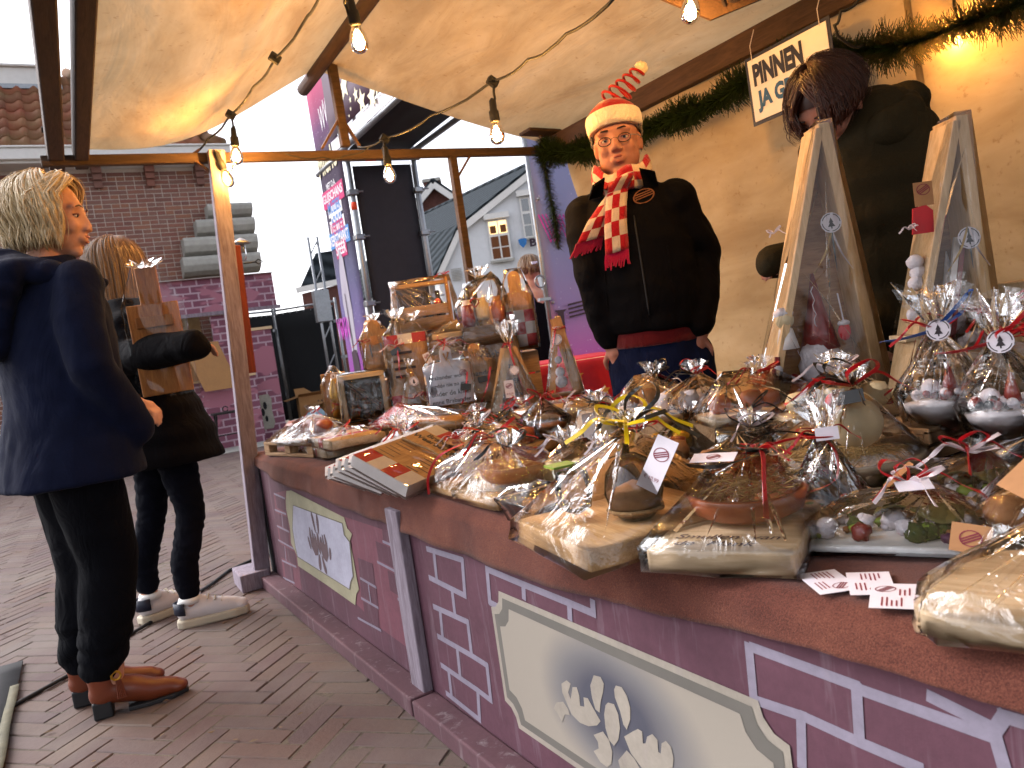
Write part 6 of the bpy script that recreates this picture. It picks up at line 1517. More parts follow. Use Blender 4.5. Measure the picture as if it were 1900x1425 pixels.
ribbon(o, [(-.045, -.0, h_ * .68), (-.04, -.02, h_ * .55), (-.045, -.035, h_ * .4), (-.04, -.04, h_ * .33)], 'ribbon_red', .011); bow(o, (-.045, .0, h_ * .68), ('ribbon_red', 'ribbon_white'), .04, 62, .005)
pricetag(o, UPF(-.05, -.01, h_ * .63, 6) @ Matrix.Rotation(.4, 4, 'Z'), .045, .024, 'ribbon_black', None, 'black_label', False); pricetag(o, UPF(w_ * .46, -.02, h_ * .5, 6) @ Matrix.Rotation(.3, 4, 'Z'), .032, .05, 'paper')
# small triangle bag in front of it
o, w_, h_ = tall('small wooden triangle in film with a round tag before the checked board', 772, 768, 3.40, 46, 98, 'small_triangle')
for s_ in (-1, 1): MB().beam((s_ * w_ / 2, .02, 0), (0, .02, h_ * .85), .02, .008, (0, 1, 0)).build('slat', 'board_wood_z', o)
film(o, corners(-w_ / 2 - .01, w_ / 2 + .01, 0, .05, 0, .01) + disc((0, .025, h_ * .92), .008, 6), 2, .006); frill(o, (0, .025, h_ * .92), .02, .03)
roundtag(o, Vector((.012, -.004, h_ * .62)), .02, (0, -1, .1)); bow(o, (.0, -.01, h_ * .3), ('ribbon_red', 'ribbon_white'), .05, 63, .004)
# white text board and the brown one next to it
def textboard(o, w_, h_, hw, lean, mat, lines, tmat, hole=True):
    bd = MB().prism(paddle(w_, h_ * .62, hw, h_ * .26, h_ * .1), -.011, .011).xf(stand(lean)).build('board', mat, o, bevel=.003)
    s_, c_ = math.sin(R_(lean)), math.cos(R_(lean))
    for k, t in enumerate(lines):
        z = h_ * .62 - .04 - k * h_ * .135
        Fm = UPF(0, z * s_ / c_ * c_, z * c_, lean) @ Matrix.Translation((0, 0, .0122 + .0))
        text(o, t, Fm, w_ * .86, tmat, .012, None, 'lettering', h_ * .085)
    zt2 = h_ * .86
    MB().tube([(-.008, zt2 * s_ - .02, zt2 * c_), (.0, zt2 * s_ - .03, zt2 * c_ - .03), (.012, zt2 * s_ - .02, zt2 * c_), (.004, zt2 * s_ + .02, zt2 * c_ + .01)], .004, 6).build('rope_loop', 'rope', o)
    return bd
o, w_, h_ = tall('pale lilac white paddle board lettered in four lines with a black label', 840, 750, 3.30, 84, 112)
textboard(o, w_, h_, w_ * .26, 8, 'paper', ('Brabander worre', 'wedde nie zo mar', 'onder de knie!', 'enne Brabander'), 'ink')
film(o, corners(-w_ / 2 - .008, w_ / 2 + .008, -.02, .02, 0, .01) + corners(-w_ / 2 - .004, w_ / 2 + .004, .0, .06, h_ * .62, h_ * .64) + corners(-w_ * .2, w_ * .2, .02, .07, h_ * .97, h_ * .985), 2, .006)
ribbon(o, [(w_ * .42, -.01, h_ * .5), (w_ * .36, -.02, h_ * .3), (w_ * .3, -.025, h_ * .12), (w_ * .2, -.03, 0)], 'ribbon_red', .007); bow(o, (.02, .0, h_ * .98), ('ribbon_red', 'ribbon_white'), .05, 64, .005)
pricetag(o, UPF(w_ * .34, -.03, h_ * .26, 0) @ Matrix.Rotation(-.2, 4, 'Z'), .045, .028, 'ribbon_black', None, 'black_label', False); logo(o, UPF(w_ * .33, h_ * .5 * .14 - .013, h_ * .5, 8), .016)
MB().prism([(q.x, q.y) for q in disc((-w_ * .38, h_ * .25, 0), .018)], .0118, .0124).xf(stand(8)).build('wood_knot', 'mural_brown', o)
o, w_, h_ = tall('brown paddle board half hidden behind the white text board', 893, 745, 3.46, 74, 112)
textboard(o, w_, h_, w_ * .3, 8, 'board_wood_z', ('Brabander',), 'ink')
film(o, corners(-w_ / 2 - .008, w_ / 2 + .008, -.02, .02, 0, .01) + corners(-w_ / 2, w_ / 2, .0, .06, h_ * .62, h_ * .64) + corners(-w_ * .2, w_ * .2, .02, .07, h_ * .95, h_ * .98), 2, .006)
ribbon(o, [(w_ * .35, -.02, h_ * .55), (w_ * .2, -.03, h_ * .25), (0, -.03, 0)], 'ribbon_red', .009); pricetag(o, UPF(w_ * .12, -.035, h_ * .37, 0) @ Matrix.Rotation(.1, 4, 'Z'), .042, .026, 'ribbon_black', None, 'black_label', False)
# big brown text board
o, w_, h_ = tall('large brown paddle board lettered Ik hebt nie vur gekozen BRABANDER te zijn', 938, 765, 3.55, 86, 205)
textboard(o, w_, h_, w_ * .42, 7, 'board_wood_z', ('Ik hebt nie', 'vur gekozen', 'BRABANDER', 'te zijn'), 'ink')
film(o, corners(-w_ / 2 - .008, w_ / 2 + .008, -.02, .02, 0, .01) + corners(-w_ / 2 - .004, w_ / 2 + .004, .0, .08, h_ * .62, h_ * .66) + corners(-w_ * .22, w_ * .22, .06, .12, h_ * .98, h_ * .99), 2, .008)
# crate / bottle carrier on the tallest riser
o, w_, h_ = tall('wooden bottle carrier with handle and brown bottles, on top of the pile', 791, 612, 3.78, 106, 94, 'bottle_carrier')
dp = .16
for s_ in (-1, 1):
    MB().prism([(-dp / 2, 0), (dp / 2, 0), (dp / 2, h_ * .45), (dp * .2, h_), (-dp * .2, h_), (-dp / 2, h_ * .45)], -.008, .008).xf(Matrix.Translation((s_ * (w_ / 2 - .008), dp / 2, 0)) @ Matrix.Rotation(R_(90), 4, 'Z') @ Matrix.Rotation(R_(90), 4, 'X')).build('end_panel', 'board_wood_z', o, bevel=.002)
for y in (.0, dp - .014): 
    for k in range(2): bx(o, 'side_slat', 'board_wood', -w_ / 2 + .017, w_ / 2 - .017, y, y + .014, .01 + k * h_ * .24, .01 + k * h_ * .24 + h_ * .2)
bx(o, 'base', 'board_wood', -w_ / 2 + .017, w_ / 2 - .017, .015, dp - .015, 0, .012); bx(o, 'handle', 'board_wood', -w_ / 2 + .017, w_ / 2 - .017, dp / 2 - .03, dp / 2 + .03, h_ - .03, h_ - .012)
for x, y, t in ((-.07, .05, .25), (.02, .05, 0), (.08, .1, 0)): MB().lathe([(.027, 0), (.028, .1), (.012, .14), (.012, .17), (.014, .172), (.001, .176)], 14).xf(Matrix.Translation((x, y, .013)) @ Matrix.Rotation(-t, 4, 'Y')).build('bottle', 'bottle_brown', o, smooth=True)
MB().ball((.075, .05, .13), .016, 8, 6).build('red_cap', 'tape_orange', o, smooth=True)
st = MB()
for k in range(110):
    p = Vector((rr.uniform(-.1, .1), rr.uniform(.02, .13), .07 + rr.uniform(-.02, .035))); d_ = Vector((rr.uniform(-1, 1), rr.uniform(-1, 1), rr.uniform(-.5, .5))).normalized() * .03; st.tube([p - d_, p + d_], .001, 3, False)
s_ = st.build('straw', 'straw', o); s_['kind'] = 'stuff'
film(o, corners(-w_ / 2 - .01, w_ / 2 + .01, -.012, dp + .012, 0, h_ * .5) + corners(-w_ / 2 - .008, w_ / 2 + .008, dp * .2, dp * .8, h_, h_ + .008) + [Vector((w_ / 2 + .05, .02, .02))], 2, .007); bow(o, (w_ * .45, .03, h_ + .01), ('ribbon_red',), .03, 66, .004)
# flat film heap between carrier and basket
o, w_, h_ = tall('pile of flat film wrapped boards gleaming white beside the bottle carrier', 838, 655, 3.6, 96, 60, 'film_wrapped_tray')
for k in range(3): bx(o, 'board', ('pale_wood', 'board_wood', 'pale_wood')[k], -w_ / 2 + .02 * k, w_ / 2 - .02 * k, 0, .2, k * .035, k * .035 + .025)
film(o, corners(-w_ / 2 - .012, w_ / 2 + .012, -.012, .21, 0, .085) + [Vector((w_ * .4, .1, .17)), Vector((0, .1, .14)), Vector((-w_ * .3, .05, .11))], 2, .010); bow(o, (.02, .03, .06), ('ribbon_red', 'ribbon_white'), .05, 67, .006)
# basket of goods with checked paddle board
o, w_, h_ = tall('big film wrapped hamper of jars beside the checked paddle board', 905, 640, 3.52, 84, 132, 'wrapped_hamper')
bx(o, 'crate', 'board_wood_dark', -w_ / 2, w_ / 2, 0, .2, 0, .09)
for k in range(7): MB().lathe([(.026, 0), (.03, .02), (.03, .07), (.02, .085), (.02, .1), (.001, .1)], 14, (-.07 + (k % 3) * .07, .05 + (k // 3) * .05, .091 + .025 * (k % 2))).build('jar', ('berry', 'cream_ball', 'terracotta', 'white_fluff', 'gold_deco', 'bread', 'candy_purple')[k], o, smooth=True)
MB().lathe([(.02, 0), (.024, .1), (.01, .14), (.01, .17), (.001, .171)], 14, (-.06, .12, .091)).build('bottle', 'bottle_brown', o, smooth=True)
film(o, corners(-w_ / 2 - .014, w_ / 2 + .014, -.014, .21, 0, h_ * .55) + [Vector((-.07, .1, h_ * .9)), Vector((.06, .1, h_ * 1.02)), Vector((.1, .06, h_ * .9)), Vector((-.1, .04, h_ * .7))], 2, .013)
frill(o, (.0, .1, h_ * .96), .045, .05); bow(o, (-.03, .02, h_ * .55), ('ribbon_red',), .045, 68, .006)
o, w_, h_ = tall('tall paddle board with red and cream checked lower half, in film', 972, 648, 3.6, 56, 150)
MB().prism(paddle(w_, h_ * .62, w_ * .42, h_ * .26, h_ * .1), -.012, .012).xf(stand(5)).build('board', 'board_wood_z', o, bevel=.004)
for j in range(3):
    for k in range(3): MB().prism([(-w_ / 2 + w_ * (k + a) / 3, .012 + (j + b_) * h_ * .15) for a, b_ in ((0, 0), (1, 0), (1, 1), (0, 1))], .0126, .0134).xf(stand(5)).build('painted_square', ('red_paint', 'cream_paint')[(k + j) % 2], o)
film(o, corners(-w_ / 2 - .006, w_ / 2 + .006, -.02, .03, 0, h_ * .64) + corners(-w_ * .26, w_ * .26, .02, .07, h_, h_ * 1.01), 2, .006)
# gathered triangle bag with tag, and the plain triangle
o, w_, h_ = tall('slim wooden triangle in a gathered film bag with a price tag', 962, 776, 3.34, 92, 172, 'wooden_triangle')
for s_ in (-1, 1): MB().beam((s_ * w_ / 2, .03, 0), (s_ * .012, .03, h_ * .76), .045, .012, (0, 1, 0)).build('slat', 'pale_wood_z' if s_ < 0 else 'board_wood_z', o)
MB().ball((.0, .03, .05), .03, 10, 7, (1, .8, 1)).build('ornament', 'white_fluff', o, smooth=True); MB().lathe([(.001, .1), (.02, .03), (.024, 0)], 12, (.0, .03, .07)).build('ornament', 'steel', o, smooth=True)
film(o, corners(-w_ / 2 - .02, w_ / 2 + .02, 0, .07, 0, .012) + disc((0, .035, h_ * .8), .012, 6), 2, .008); frill(o, (0, .035, h_ * .8), .05, .1, 26)
ribbon(o, [(.005, .01, h_ * .8), (.01, -.0, h_ * .66), (.03, -.01, h_ * .4), (.06, -.02, h_ * .1)], 'ribbon_red', .009); bow(o, (0, .02, h_ * .8), ('ribbon_red',), .03, 69, .006)
roundtag(o, Vector((.012, -.012, h_ * .52)), .02, (0, -1, .15), tree=False); pricetag(o, UPF(-.02, -.014, h_ * .33, 0), .04, .075, 'paper', '€ 8,00')
o, w_, h_ = tall('plain wooden triangle in film with round tag, before the red table', 1050, 735, 3.2, 62, 146, 'wooden_triangle')
MB().beam((w_ / 2 - .01, .03, 0), (.0, .03, h_), .045, .03, (0, 1, 0)).build('slat', 'board_wood_z', o); MB().beam((-w_ / 2 + .01, .03, 0), (-.004, .03, h_ * .9), .03, .012, (0, 1, 0)).build('slat', 'board_wood_z', o); bx(o, 'base', 'board_wood', -w_ / 2, w_ / 2, .0, .06, 0, .014)
for z, r in ((.1, .02), (.06, .026), (.15, .016)): MB().ball((-.01, .025, z), r, 10, 7).build('ornament', 'white_fluff', o, smooth=True)
film(o, corners(-w_ / 2 - .012, w_ / 2 + .012, -.005, .07, 0, .02) + [Vector((.0, .03, h_ * 1.02)), Vector((.02, .03, h_ * 1.02))], 2, .006)
roundtag(o, Vector((-.005, -.004, h_ * .73)), .022, (0, -1, .1), tree=False); ribbon(o, [(0, 0, h_ * .9), (-.02, -.01, h_ * .7), (-.05, -.02, h_ * .45)], 'ribbon_red', .006); bow(o, (.01, -.01, h_ * .85), ('ribbon_red', 'ribbon_white'), .03, 70, .004)

# ================================================================ large wooden triangles at the right
def bigtri(label, apex, bl, br, D, seed, gnome):
    pa, pl, pr = at(*apex, D), at(*bl, D * 1.0), at(*br, D * 1.0)
    zb = min(pl.z, pr.z); c = (pl + pr) / 2
    d_ = pr - pl; rz = math.atan2(d_.y, d_.x); w_ = Vector((d_.x, d_.y, 0)).length; h_ = pa.z - zb
    o = thing('wooden_triangle', label, 'gift', (c.x, c.y, zb), rz)
    ax = (Matrix.Rotation(-rz, 3, 'Z') @ (pa - Vector((c.x, c.y, zb)))).x
    dp = .10
    MB().obox((w_ / 2 - .028, 0, 0), (.028, 0, 0), (0, dp, 0), (ax - w_ / 2 + .014, 0, h_)).build('slat', 'pale_wood_z', o, bevel=.002)
    MB().obox((-w_ / 2, 0, 0), (.02, 0, 0), (0, dp, 0), (ax + w_ / 2 - .02, 0, h_ * .985)).build('slat', 'pale_wood_z', o, bevel=.002)
    MB().add([(-w_ / 2 + .02, dp - .01, 0), (w_ / 2 - .03, dp - .01, 0), (ax, dp - .01, h_ * .93)], [(0, 1, 2)]).build('back_panel', 'board_wood_dark', o, solid=.005)
    bx(o, 'base', 'pale_wood', -w_ / 2, w_ / 2, 0, dp, -.012, -.001)
    r = random.Random(seed)
    if gnome:
        MB().ball((.0, .03, .075), .055, 16, 12, (1, .7, 1.15), .1).build('white_beard_ornament', 'white_fluff', o, smooth=True)
        MB().lathe([(.05, 0), (.038, .05), (.02, .12), (.004, .2)], 14, (.01, .05, .11)).build('red_cone_ornament', 'berry', o, smooth=True)
        for x, z in ((-.075, .035), (.07, .04)): MB().ball((x, .03, z), .018, 10, 7, (1, 1, 1.3)).build('red_mitten_ornament', 'berry', o, smooth=True)
        MB().ball((-w_ * .28, .02, .2), .024, 12, 9).build('doll_head', 'cream_ball', o, smooth=True); MB().ball((-w_ * .28, .025, .218), .026, 12, 8, (1, 1, .6)).build('doll_cap', 'white_fluff', o, smooth=True); MB().lathe([(.03, 0), (.018, .05), (.01, .06)], 12, (-w_ * .28, .02, .125)).build('doll_dress', 'cream_paint', o, smooth=True)
        MB().ball((w_ * .2, .01, .15), .017, 10, 8, (1, .6, 1.4)).build('red_mitten_ornament', 'red_paint', o, smooth=True); MB().ball((w_ * .2, .01, .172), .014, 10, 6, (1.2, .7, .6)).build('mitten_cuff', 'white_fluff', o, smooth=True)
        MB().tube([(w_ * .2, .01, .18), (w_ * .19, .02, .25)], .002, 5).build('string', 'paper', o); MB().tube([(-w_ * .02 + .004 * math.sin(k * 2), .02, .12 + k * .012) for k in range(14)], .0012, 4).build('curled_wire', 'paper', o)
        MB().tube([(-w_ * .42, .0, .05), (-w_ * .4, .0, .11)], .007, 6).build('red_ornament', 'berry', o); MB().ball((-w_ * .41, 0, .075), .014, 8, 6).build('fluff_ornament', 'white_fluff', o, smooth=True)
    else:
        for k in range(6): MB().ball((-w_ * .18 + r.uniform(-.02, .02), .03, .2 + .025 * k), .02, 10, 7, (1, .8, .9), .1).build('white_figure', 'white_fluff', o, smooth=True)
        MB().obox((-.02, .02, .05), (.014, 0, 0), (0, .008, 0), (.07, 0, .32)).build('wood_strip', 'cream_paint', o); MB().obox((-.004, .02, .05), (.012, 0, 0), (0, .008, 0), (.07, 0, .32)).build('wood_strip', 'berry', o)
        MB().prism([(-.025, 0), (.025, 0), (.028, .05), (.012, .065), (-.018, .06)], 0, .006).xf(Matrix.Translation((-w_ * .16, .0, h_ * .6)) @ Matrix.Rotation(R_(90), 4, 'X')).build('red_heart_tag', 'red_paint', o)
        MB().lathe([(.03, 0), (.025, .06), (.008, .16), (.001, .2)], 14, (w_ * .18, .05, .14)).build('white_cone_ornament', 'white_fluff', o, smooth=True); MB().ball((w_ * .1, .05, .1), .03, 10, 7).build('fluff_ornament', 'white_fluff', o, smooth=True)
        bx(o, 'shelf', 'pale_wood', -w_ * .44, -w_ * .1, .0, dp - .02, .14, .155)
        pricetag(o, UPF(-w_ * .12, -.006, h_ * .74, 0), .045, .055, 'kraft_tag')
    roundtag(o, Vector((ax * .75 + .0, -.014, h_ * (.63 if gnome else .56))), .026, camn(pa) @ Matrix.Rotation(rz, 3, 'Z') if False else (-.1, -1, .1))
    for m_, dx in (('straw', -.012), ('ribbon_black', .0), ('ribbon_white', .008)): ribbon(o, [(ax * .75, -.012, h_ * .6), (ax * .75 + dx * 2, -.015, h_ * .52), (ax * .75 + dx * 5, -.018, h_ * .45)], m_, .005)
    film(o, corners(-w_ / 2 - .012, w_ / 2 + .008, -.02, dp + .012, -.05, .0) + [Vector((ax - .02, -.005, h_ + .008)), Vector((ax + .02, -.005, h_ + .008)), Vector((ax, dp, h_ + .01)), Vector((-w_ * .36, -.035, h_ * .30)), Vector((w_ * .3, -.04, .0))], 0, .0, hubs=[(-w_ * .36, -.034, h_ * .30), (w_ * .44, -.03, .0), (-w_ * .36, -.034, h_ * .30), (ax, -.004, h_)])
    bow(o, (-w_ * .33, -.02, h_ * .62), ('ribbon_white',), .02, seed, .004)
    return o
bigtri('left large wooden triangle with white bearded ornament, in gleaming film', (1515, 236), (1428, 728), (1648, 712), 2.02, 71, True)
bigtri('right large wooden triangle with white figure and red tag, in film', (1765, 222), (1682, 745), (1862, 700), 1.86, 72, False)
# ---- goblets and bags at the right edge
def goblet(label, px, py, D, s, ribmat, seed):
    p = at(px, py, D); o = facing('filled_goblet', label, 'gift', (p.x, p.y, .648), 0, 'filled glass goblets in film')
    MB().lathe([(.045 * s, 0), (.04 * s, .006), (.009 * s, .012), (.008 * s, .06 * s), (.03 * s, .075 * s), (.065 * s, .11 * s), (.078 * s, .15 * s)], 24).build('glass', 'clear_glass', o, smooth=True)
    MB().lathe([(.01 * s, .075 * s), (.06 * s, .112 * s), (.068 * s, .13 * s), (.001, .14 * s)], 22).build('sand', 'cream_paint', o, smooth=True)
    r = random.Random(seed)
    for k in range(34):
        a = r.uniform(0, 6.28); q = r.uniform(0, .062) * s; MB().ball((q * math.cos(a), q * math.sin(a), .143 * s + r.uniform(0, .014)), r.uniform(.006, .012), 7, 5).build('bead', ('white_fluff', 'berry', 'ribbon_black', 'white_fluff')[k % 4], o, smooth=True)
    MB().lathe([(.001, .06), (.012, .02), (.016, 0)], 10, (.015, 0, .15 * s)).build('red_cone', 'berry', o, smooth=True); MB().ball((-.02, 0, .16 * s), .018, 8, 6).build('white_tuft', 'white_fluff', o, smooth=True)
    top = .27 * s
    film(o, disc((0, 0, 0), .05 * s, 10) + disc((0, 0, .15 * s), .088 * s, 14) + disc((0, 0, top), .012, 6), 2, .009); frill(o, (0, 0, top), .05 * s, .085 * s, 26)
    ribbon(o, [(0, -.012, top), (-.06, -.03, top - .01), (-.1, -.02, top - .012)], ribmat, .009); ribbon(o, [(0, -.012, top), (.04, -.02, top + .04), (.07, .0, top + .07), (.05, -.01, top + .03), (0, -.012, top)], ribmat, .008)
    roundtag(o, Vector((.005, -.02, top)), .022, (0, -1, .2))
    bow(o, (0, 0, top), ('ribbon_red',), .06, seed, .005)
    return o
goblet('goblet of beads in gathered film with blue ribbon before the right triangle', 1762, 860, 1.58, 1.05, 'ribbon_blue', 73)
goblet('goblet of beads in gathered film with red ribbon at the right edge', 1872, 850, 1.45, .95, 'ribbon_red', 74)
p = at(1880, 700, 1.75); o = facing('wrapped_hamper', 'film wrapped kraft box with red and white trinkets behind the goblets', 'gift', (p.x, p.y, .75))
bx(o, 'box', 'kraft', -.13, .13, 0, .16, 0, .1)
for k in range(14): MB().ball((rnd.uniform(-.1, .1), rnd.uniform(.02, .14), .112 + rnd.uniform(0, .03)), rnd.uniform(.012, .02), 8, 6, (1, 1, 1), .1).build('trinket', ('white_fluff', 'red_paint', 'white_fluff', 'berry')[k % 4], o, smooth=True)
film(o, corners(-.14, .14, -.012, .17, 0, .11) + [Vector((-.04, .06, .21)), Vector((.06, .08, .2))], 2, .009); bow(o, (-.02, .0, .18), ('ribbon_red',), .07, 75, .006)
ro_ = riser('low wooden riser under the trinket hamper at the right edge', (p.x + .03, p.y + .03), .3, .26, .1, 0)
# ---- red side table behind the far end
rt_ = thing('side_table', 'side table under a red cloth with gold stars beyond the gifts', 'table', (2.52, 4.12, 0), R_(-20))
bx(rt_, 'table_top', 'pale_wood', -.38, .42, -.2, .25, .80, .82)
for x in (-.34, .38):
    for y in (-.17, .2): bx(rt_, 'leg', 'black_metal', x - .015, x + .015, y - .015, y + .015, 0, .799)
plain('red_cloth', 'a00d1c', .8, .15, 40, .2); plain('gold_star', 'b8822a', .7, .1)
tc_ = thing('tablecloth', 'red cloth with gold stars over the side table', 'tablecloth', (2.52, 4.12, .822), R_(-20))
MB().grid(lambda u, v: ((-.4 + u * .84), (-.22 if v < .55 else -.22 + (v - .55) / .45 * .5) - (.012 * math.sin(22 * u) if v < .5 else 0), (.005 if v >= .55 else .005 - (.55 - v) * .5)), 30, 12).build('cloth', 'red_cloth', tc_, smooth=True, solid=.003)
for x, z in ((.15, -.09), (.3, -.2), (-.2, -.12), (.05, -.22)): MB().add([(x + (.035 if k % 2 == 0 else .015) * math.sin(k * math.pi / 5), -.242, z + (.035 if k % 2 == 0 else .015) * math.cos(k * math.pi / 5)) for k in range(10)], [list(range(10))]).build('printed_star', 'gold_star', tc_)
# ================================================================ people
def skin_mat(name, c):
    b = NB(name); g = b.noise(b.coord('Object'), 60, 4); h = b.noise(b.coord('Object'), 9, 3); cc = lin(c)
    col = b.ramp(b.math('ADD', b.math('MULTIPLY', g, .4), b.math('MULTIPLY', h, .6)), [(.35, [cc[0] * .86, cc[1] * .76, cc[2] * .7]), (.65, [min(1, x * 1.1) for x in cc[:3]])])
    p = b.pri(col, .66, b.bump(g, .2, .002), 0, .2); p.inputs['Subsurface Weight'].default_value = .12; p.inputs['Subsurface Radius'].default_value = (.01, .004, .002)
skin_mat('skin_fair', 'bd8f78'); skin_mat('skin_ruddy', 'a87868')
plain('lid_skin', '7a4a3a', .5, .1, 60, .05); plain('lip', '8e4a42', .45, .1, 60, .1); plain('eye_white', 'c9c3bd', .25, .03, 20, 0); plain('eye_dark', '1d1511', .2, .1, 20, 0)
def hair_mat(name, c1, c2, c3):
    b = NB(name); at_ = b.n('Attribute', attribute_name='tone'); g = b.noise(b.coord('Object'), 70, 3)
    col = b.ramp(b.math('ADD', b.math('MULTIPLY', at_.outputs['Fac'], .75), b.math('MULTIPLY', g, .25)), [(.1, c3), (.5, c2), (.85, c1)])
    b.pri(col, .42, None, 0, .45)
hair_mat('hair_blonde', 'e2d3b4', 'c0a87e', '8a7050'); hair_mat('hair_light_brown', 'a08360', '74583c', '4a3524'); hair_mat('hair_auburn', '5c2a14', '3d1a0c', '210d06'); hair_mat('hair_grey', '7a746c', '5a544e', '3c3733')
fabric('navy_wool', '0d1226', .3, 300, .95, .02, 5, .4); fabric('black_puffer', '08070b', .3, 300, .9, .0, 9, .5); fabric('navy_trousers', '07080d', .3, 300, .95, .0, 11, .5)
fabric('black_jacket', '050406', .3, 300, .85, .0, 8, .4); fabric('denim', '0f1630', .4, 500, .95, .0, 12, .4); fabric('dark_denim', '090b14', .4, 500, .95, .0, 12, .4); fabric('olive_puffer', '2c2618', .3, 300, .8, .0, 8, .5); fabric('red_shirt', '5a0d10', .2, 300)
fabric('fleece_cream', 'd8cabb', .12, 200, .95, .5, 30, .6); fabric('felt_red', '8f0d14', .2, 260, .9, .3, 14, .3); fabric('knit_red', 'a50f1c', .25, 260, .95, .3, 40, .4); fabric('knit_cream', 'cdb59a', .15, 260, .95, .3, 40, .4); fabric('fringe_red', 'a81238', .25, 300)
plain('boot_leather', '6a3018', .38, .25, 12, .12, spec=.5); plain('sneaker_white', 'c9c3c3', .45, .06, 20, .06); plain('sneaker_navy', '151a2c', .5, .15, 20, .05); plain('sole_cream', 'b3a893', .6, .1, 30, .1)

def Rz(a): return Matrix.Rotation(R_(a), 3, 'Z')
def head_parts(c, yaw, pitch=0, roll=0, s=1.0, jaw=1.0):
    fm = .82 if jaw < .94 else 1.0
    Q = Rz(yaw) @ Matrix.Rotation(R_(pitch), 3, 'Y') @ Matrix.Rotation(R_(roll), 3, 'X'); c = Vector(c)
    def P_(x, y, z): return c + Q @ (Vector((x, y, z)) * s)
    L = [('b', P_(-.012, 0, .03), (.096 * s, .075 * s, .098 * s), Q), ('b', P_(.022, 0, -.04), (.068 * s, .058 * s * jaw, .078 * s), Q), ('b', P_(.058, 0, -.098), (.024 * s, .026 * s * jaw, .02 * s), Q),
         ('b', P_(.045, 0, .0), (.052 * s, .062 * s, .075 * s), Q),
         ('t', [P_(.088, 0, .018), P_(.088 + .013 * fm, 0, -.006), P_(.089 + .018 * fm, 0, -.023)], [.008 * s * fm, .0105 * s * fm, .0125 * s * fm]), ('b', P_(.1, .012 * s, -.031), (.012 * s, .009 * s, .009 * s), Q), ('b', P_(.1, -.012, -.031), (.012 * s, .009 * s, .009 * s), Q),
         ('b', P_(.086, 0, -.06), (.014 * s, .026 * s, .017 * s), Q)]
    for sg in (-1, 1):
        L += [('b', P_(.058, sg * .036, -.022), (.03 * s, .026 * s, .03 * s), Q), ('b', P_(.074, sg * .03, .032), (.019 * s * fm, .03 * s, .013 * s * fm), Q), ('b', P_(-.008, sg * .076, -.006), (.02 * s, .009 * s, .032 * s), Q)]
    return L, P_, Q
def face_finish(root, body, P_, Q, s, brow, eyes=True, lipm='lip', open_=0):
    eyes_ = [P_(.088, sg * .032, .006) for sg in (-1, 1)]; fwd = Q @ Vector((1, 0, 0))
    def fn(p, n):
        for e in eyes_:
            d2 = (p - e).length_squared
            if d2 < .0016: p = p - fwd * (.011 * s * math.exp(-d2 / (2 * (.012 * s) ** 2)))
        return p
    displace(body, fn)
    for sg in (-1, 1):
        e = P_(.0725, sg * .032, .006)
        b = MB(); b.ball((0, 0, 0), .0122 * s, 12, 9, (1, 1.15, .5)); b.xf(Matrix.Translation(e) @ Q.to_4x4()); b.build('eye', 'eye_white', root, smooth=True)
        MB().ball((0, 0, 0), .0052 * s, 10, 7, (.6, 1, 1)).xf(Matrix.Translation(e + fwd * .0105 * s) @ Q.to_4x4()).build('iris', 'eye_dark', root, smooth=True)
        lid = MB(); lid.tube([P_(.074, sg * .047, .006), P_(.0835, sg * .038, .0112), P_(.085, sg * .03, .0122), P_(.082, sg * .018, .007)], .0032 * s, 6); lid.build('eyelid', 'lid_skin', root, smooth=True)
        eb = MB(); eb.tube([P_(.077, sg * .054, .028), P_(.091, sg * .038, .037), P_(.096, sg * .016, .034)], [.0015 * s, .003 * s, .0025 * s], 6); eb.build('eyebrow', brow, root, smooth=True)
    m = MB(); m.tube([P_(.084, .024, -.0585), P_(.0985, .008, -.054), P_(.0985, -.008, -.054), P_(.084, -.024, -.0585)], [.0015 * s, .0045 * s, .0045 * s, .0015 * s], 6)
    m.tube([P_(.084, .022, -.0625 - open_), P_(.0975, 0, -.068 - open_), P_(.084, -.022, -.0625 - open_)], [.0015 * s, .0055 * s, .0015 * s], 6); m.build('lips', lipm, root, smooth=True)
    if open_ : MB().tube([P_(.088, .018, -.06), P_(.0955, 0, -.0615), P_(.088, -.018, -.06)], .003 * s, 6).build('mouth', 'eye_dark', root)
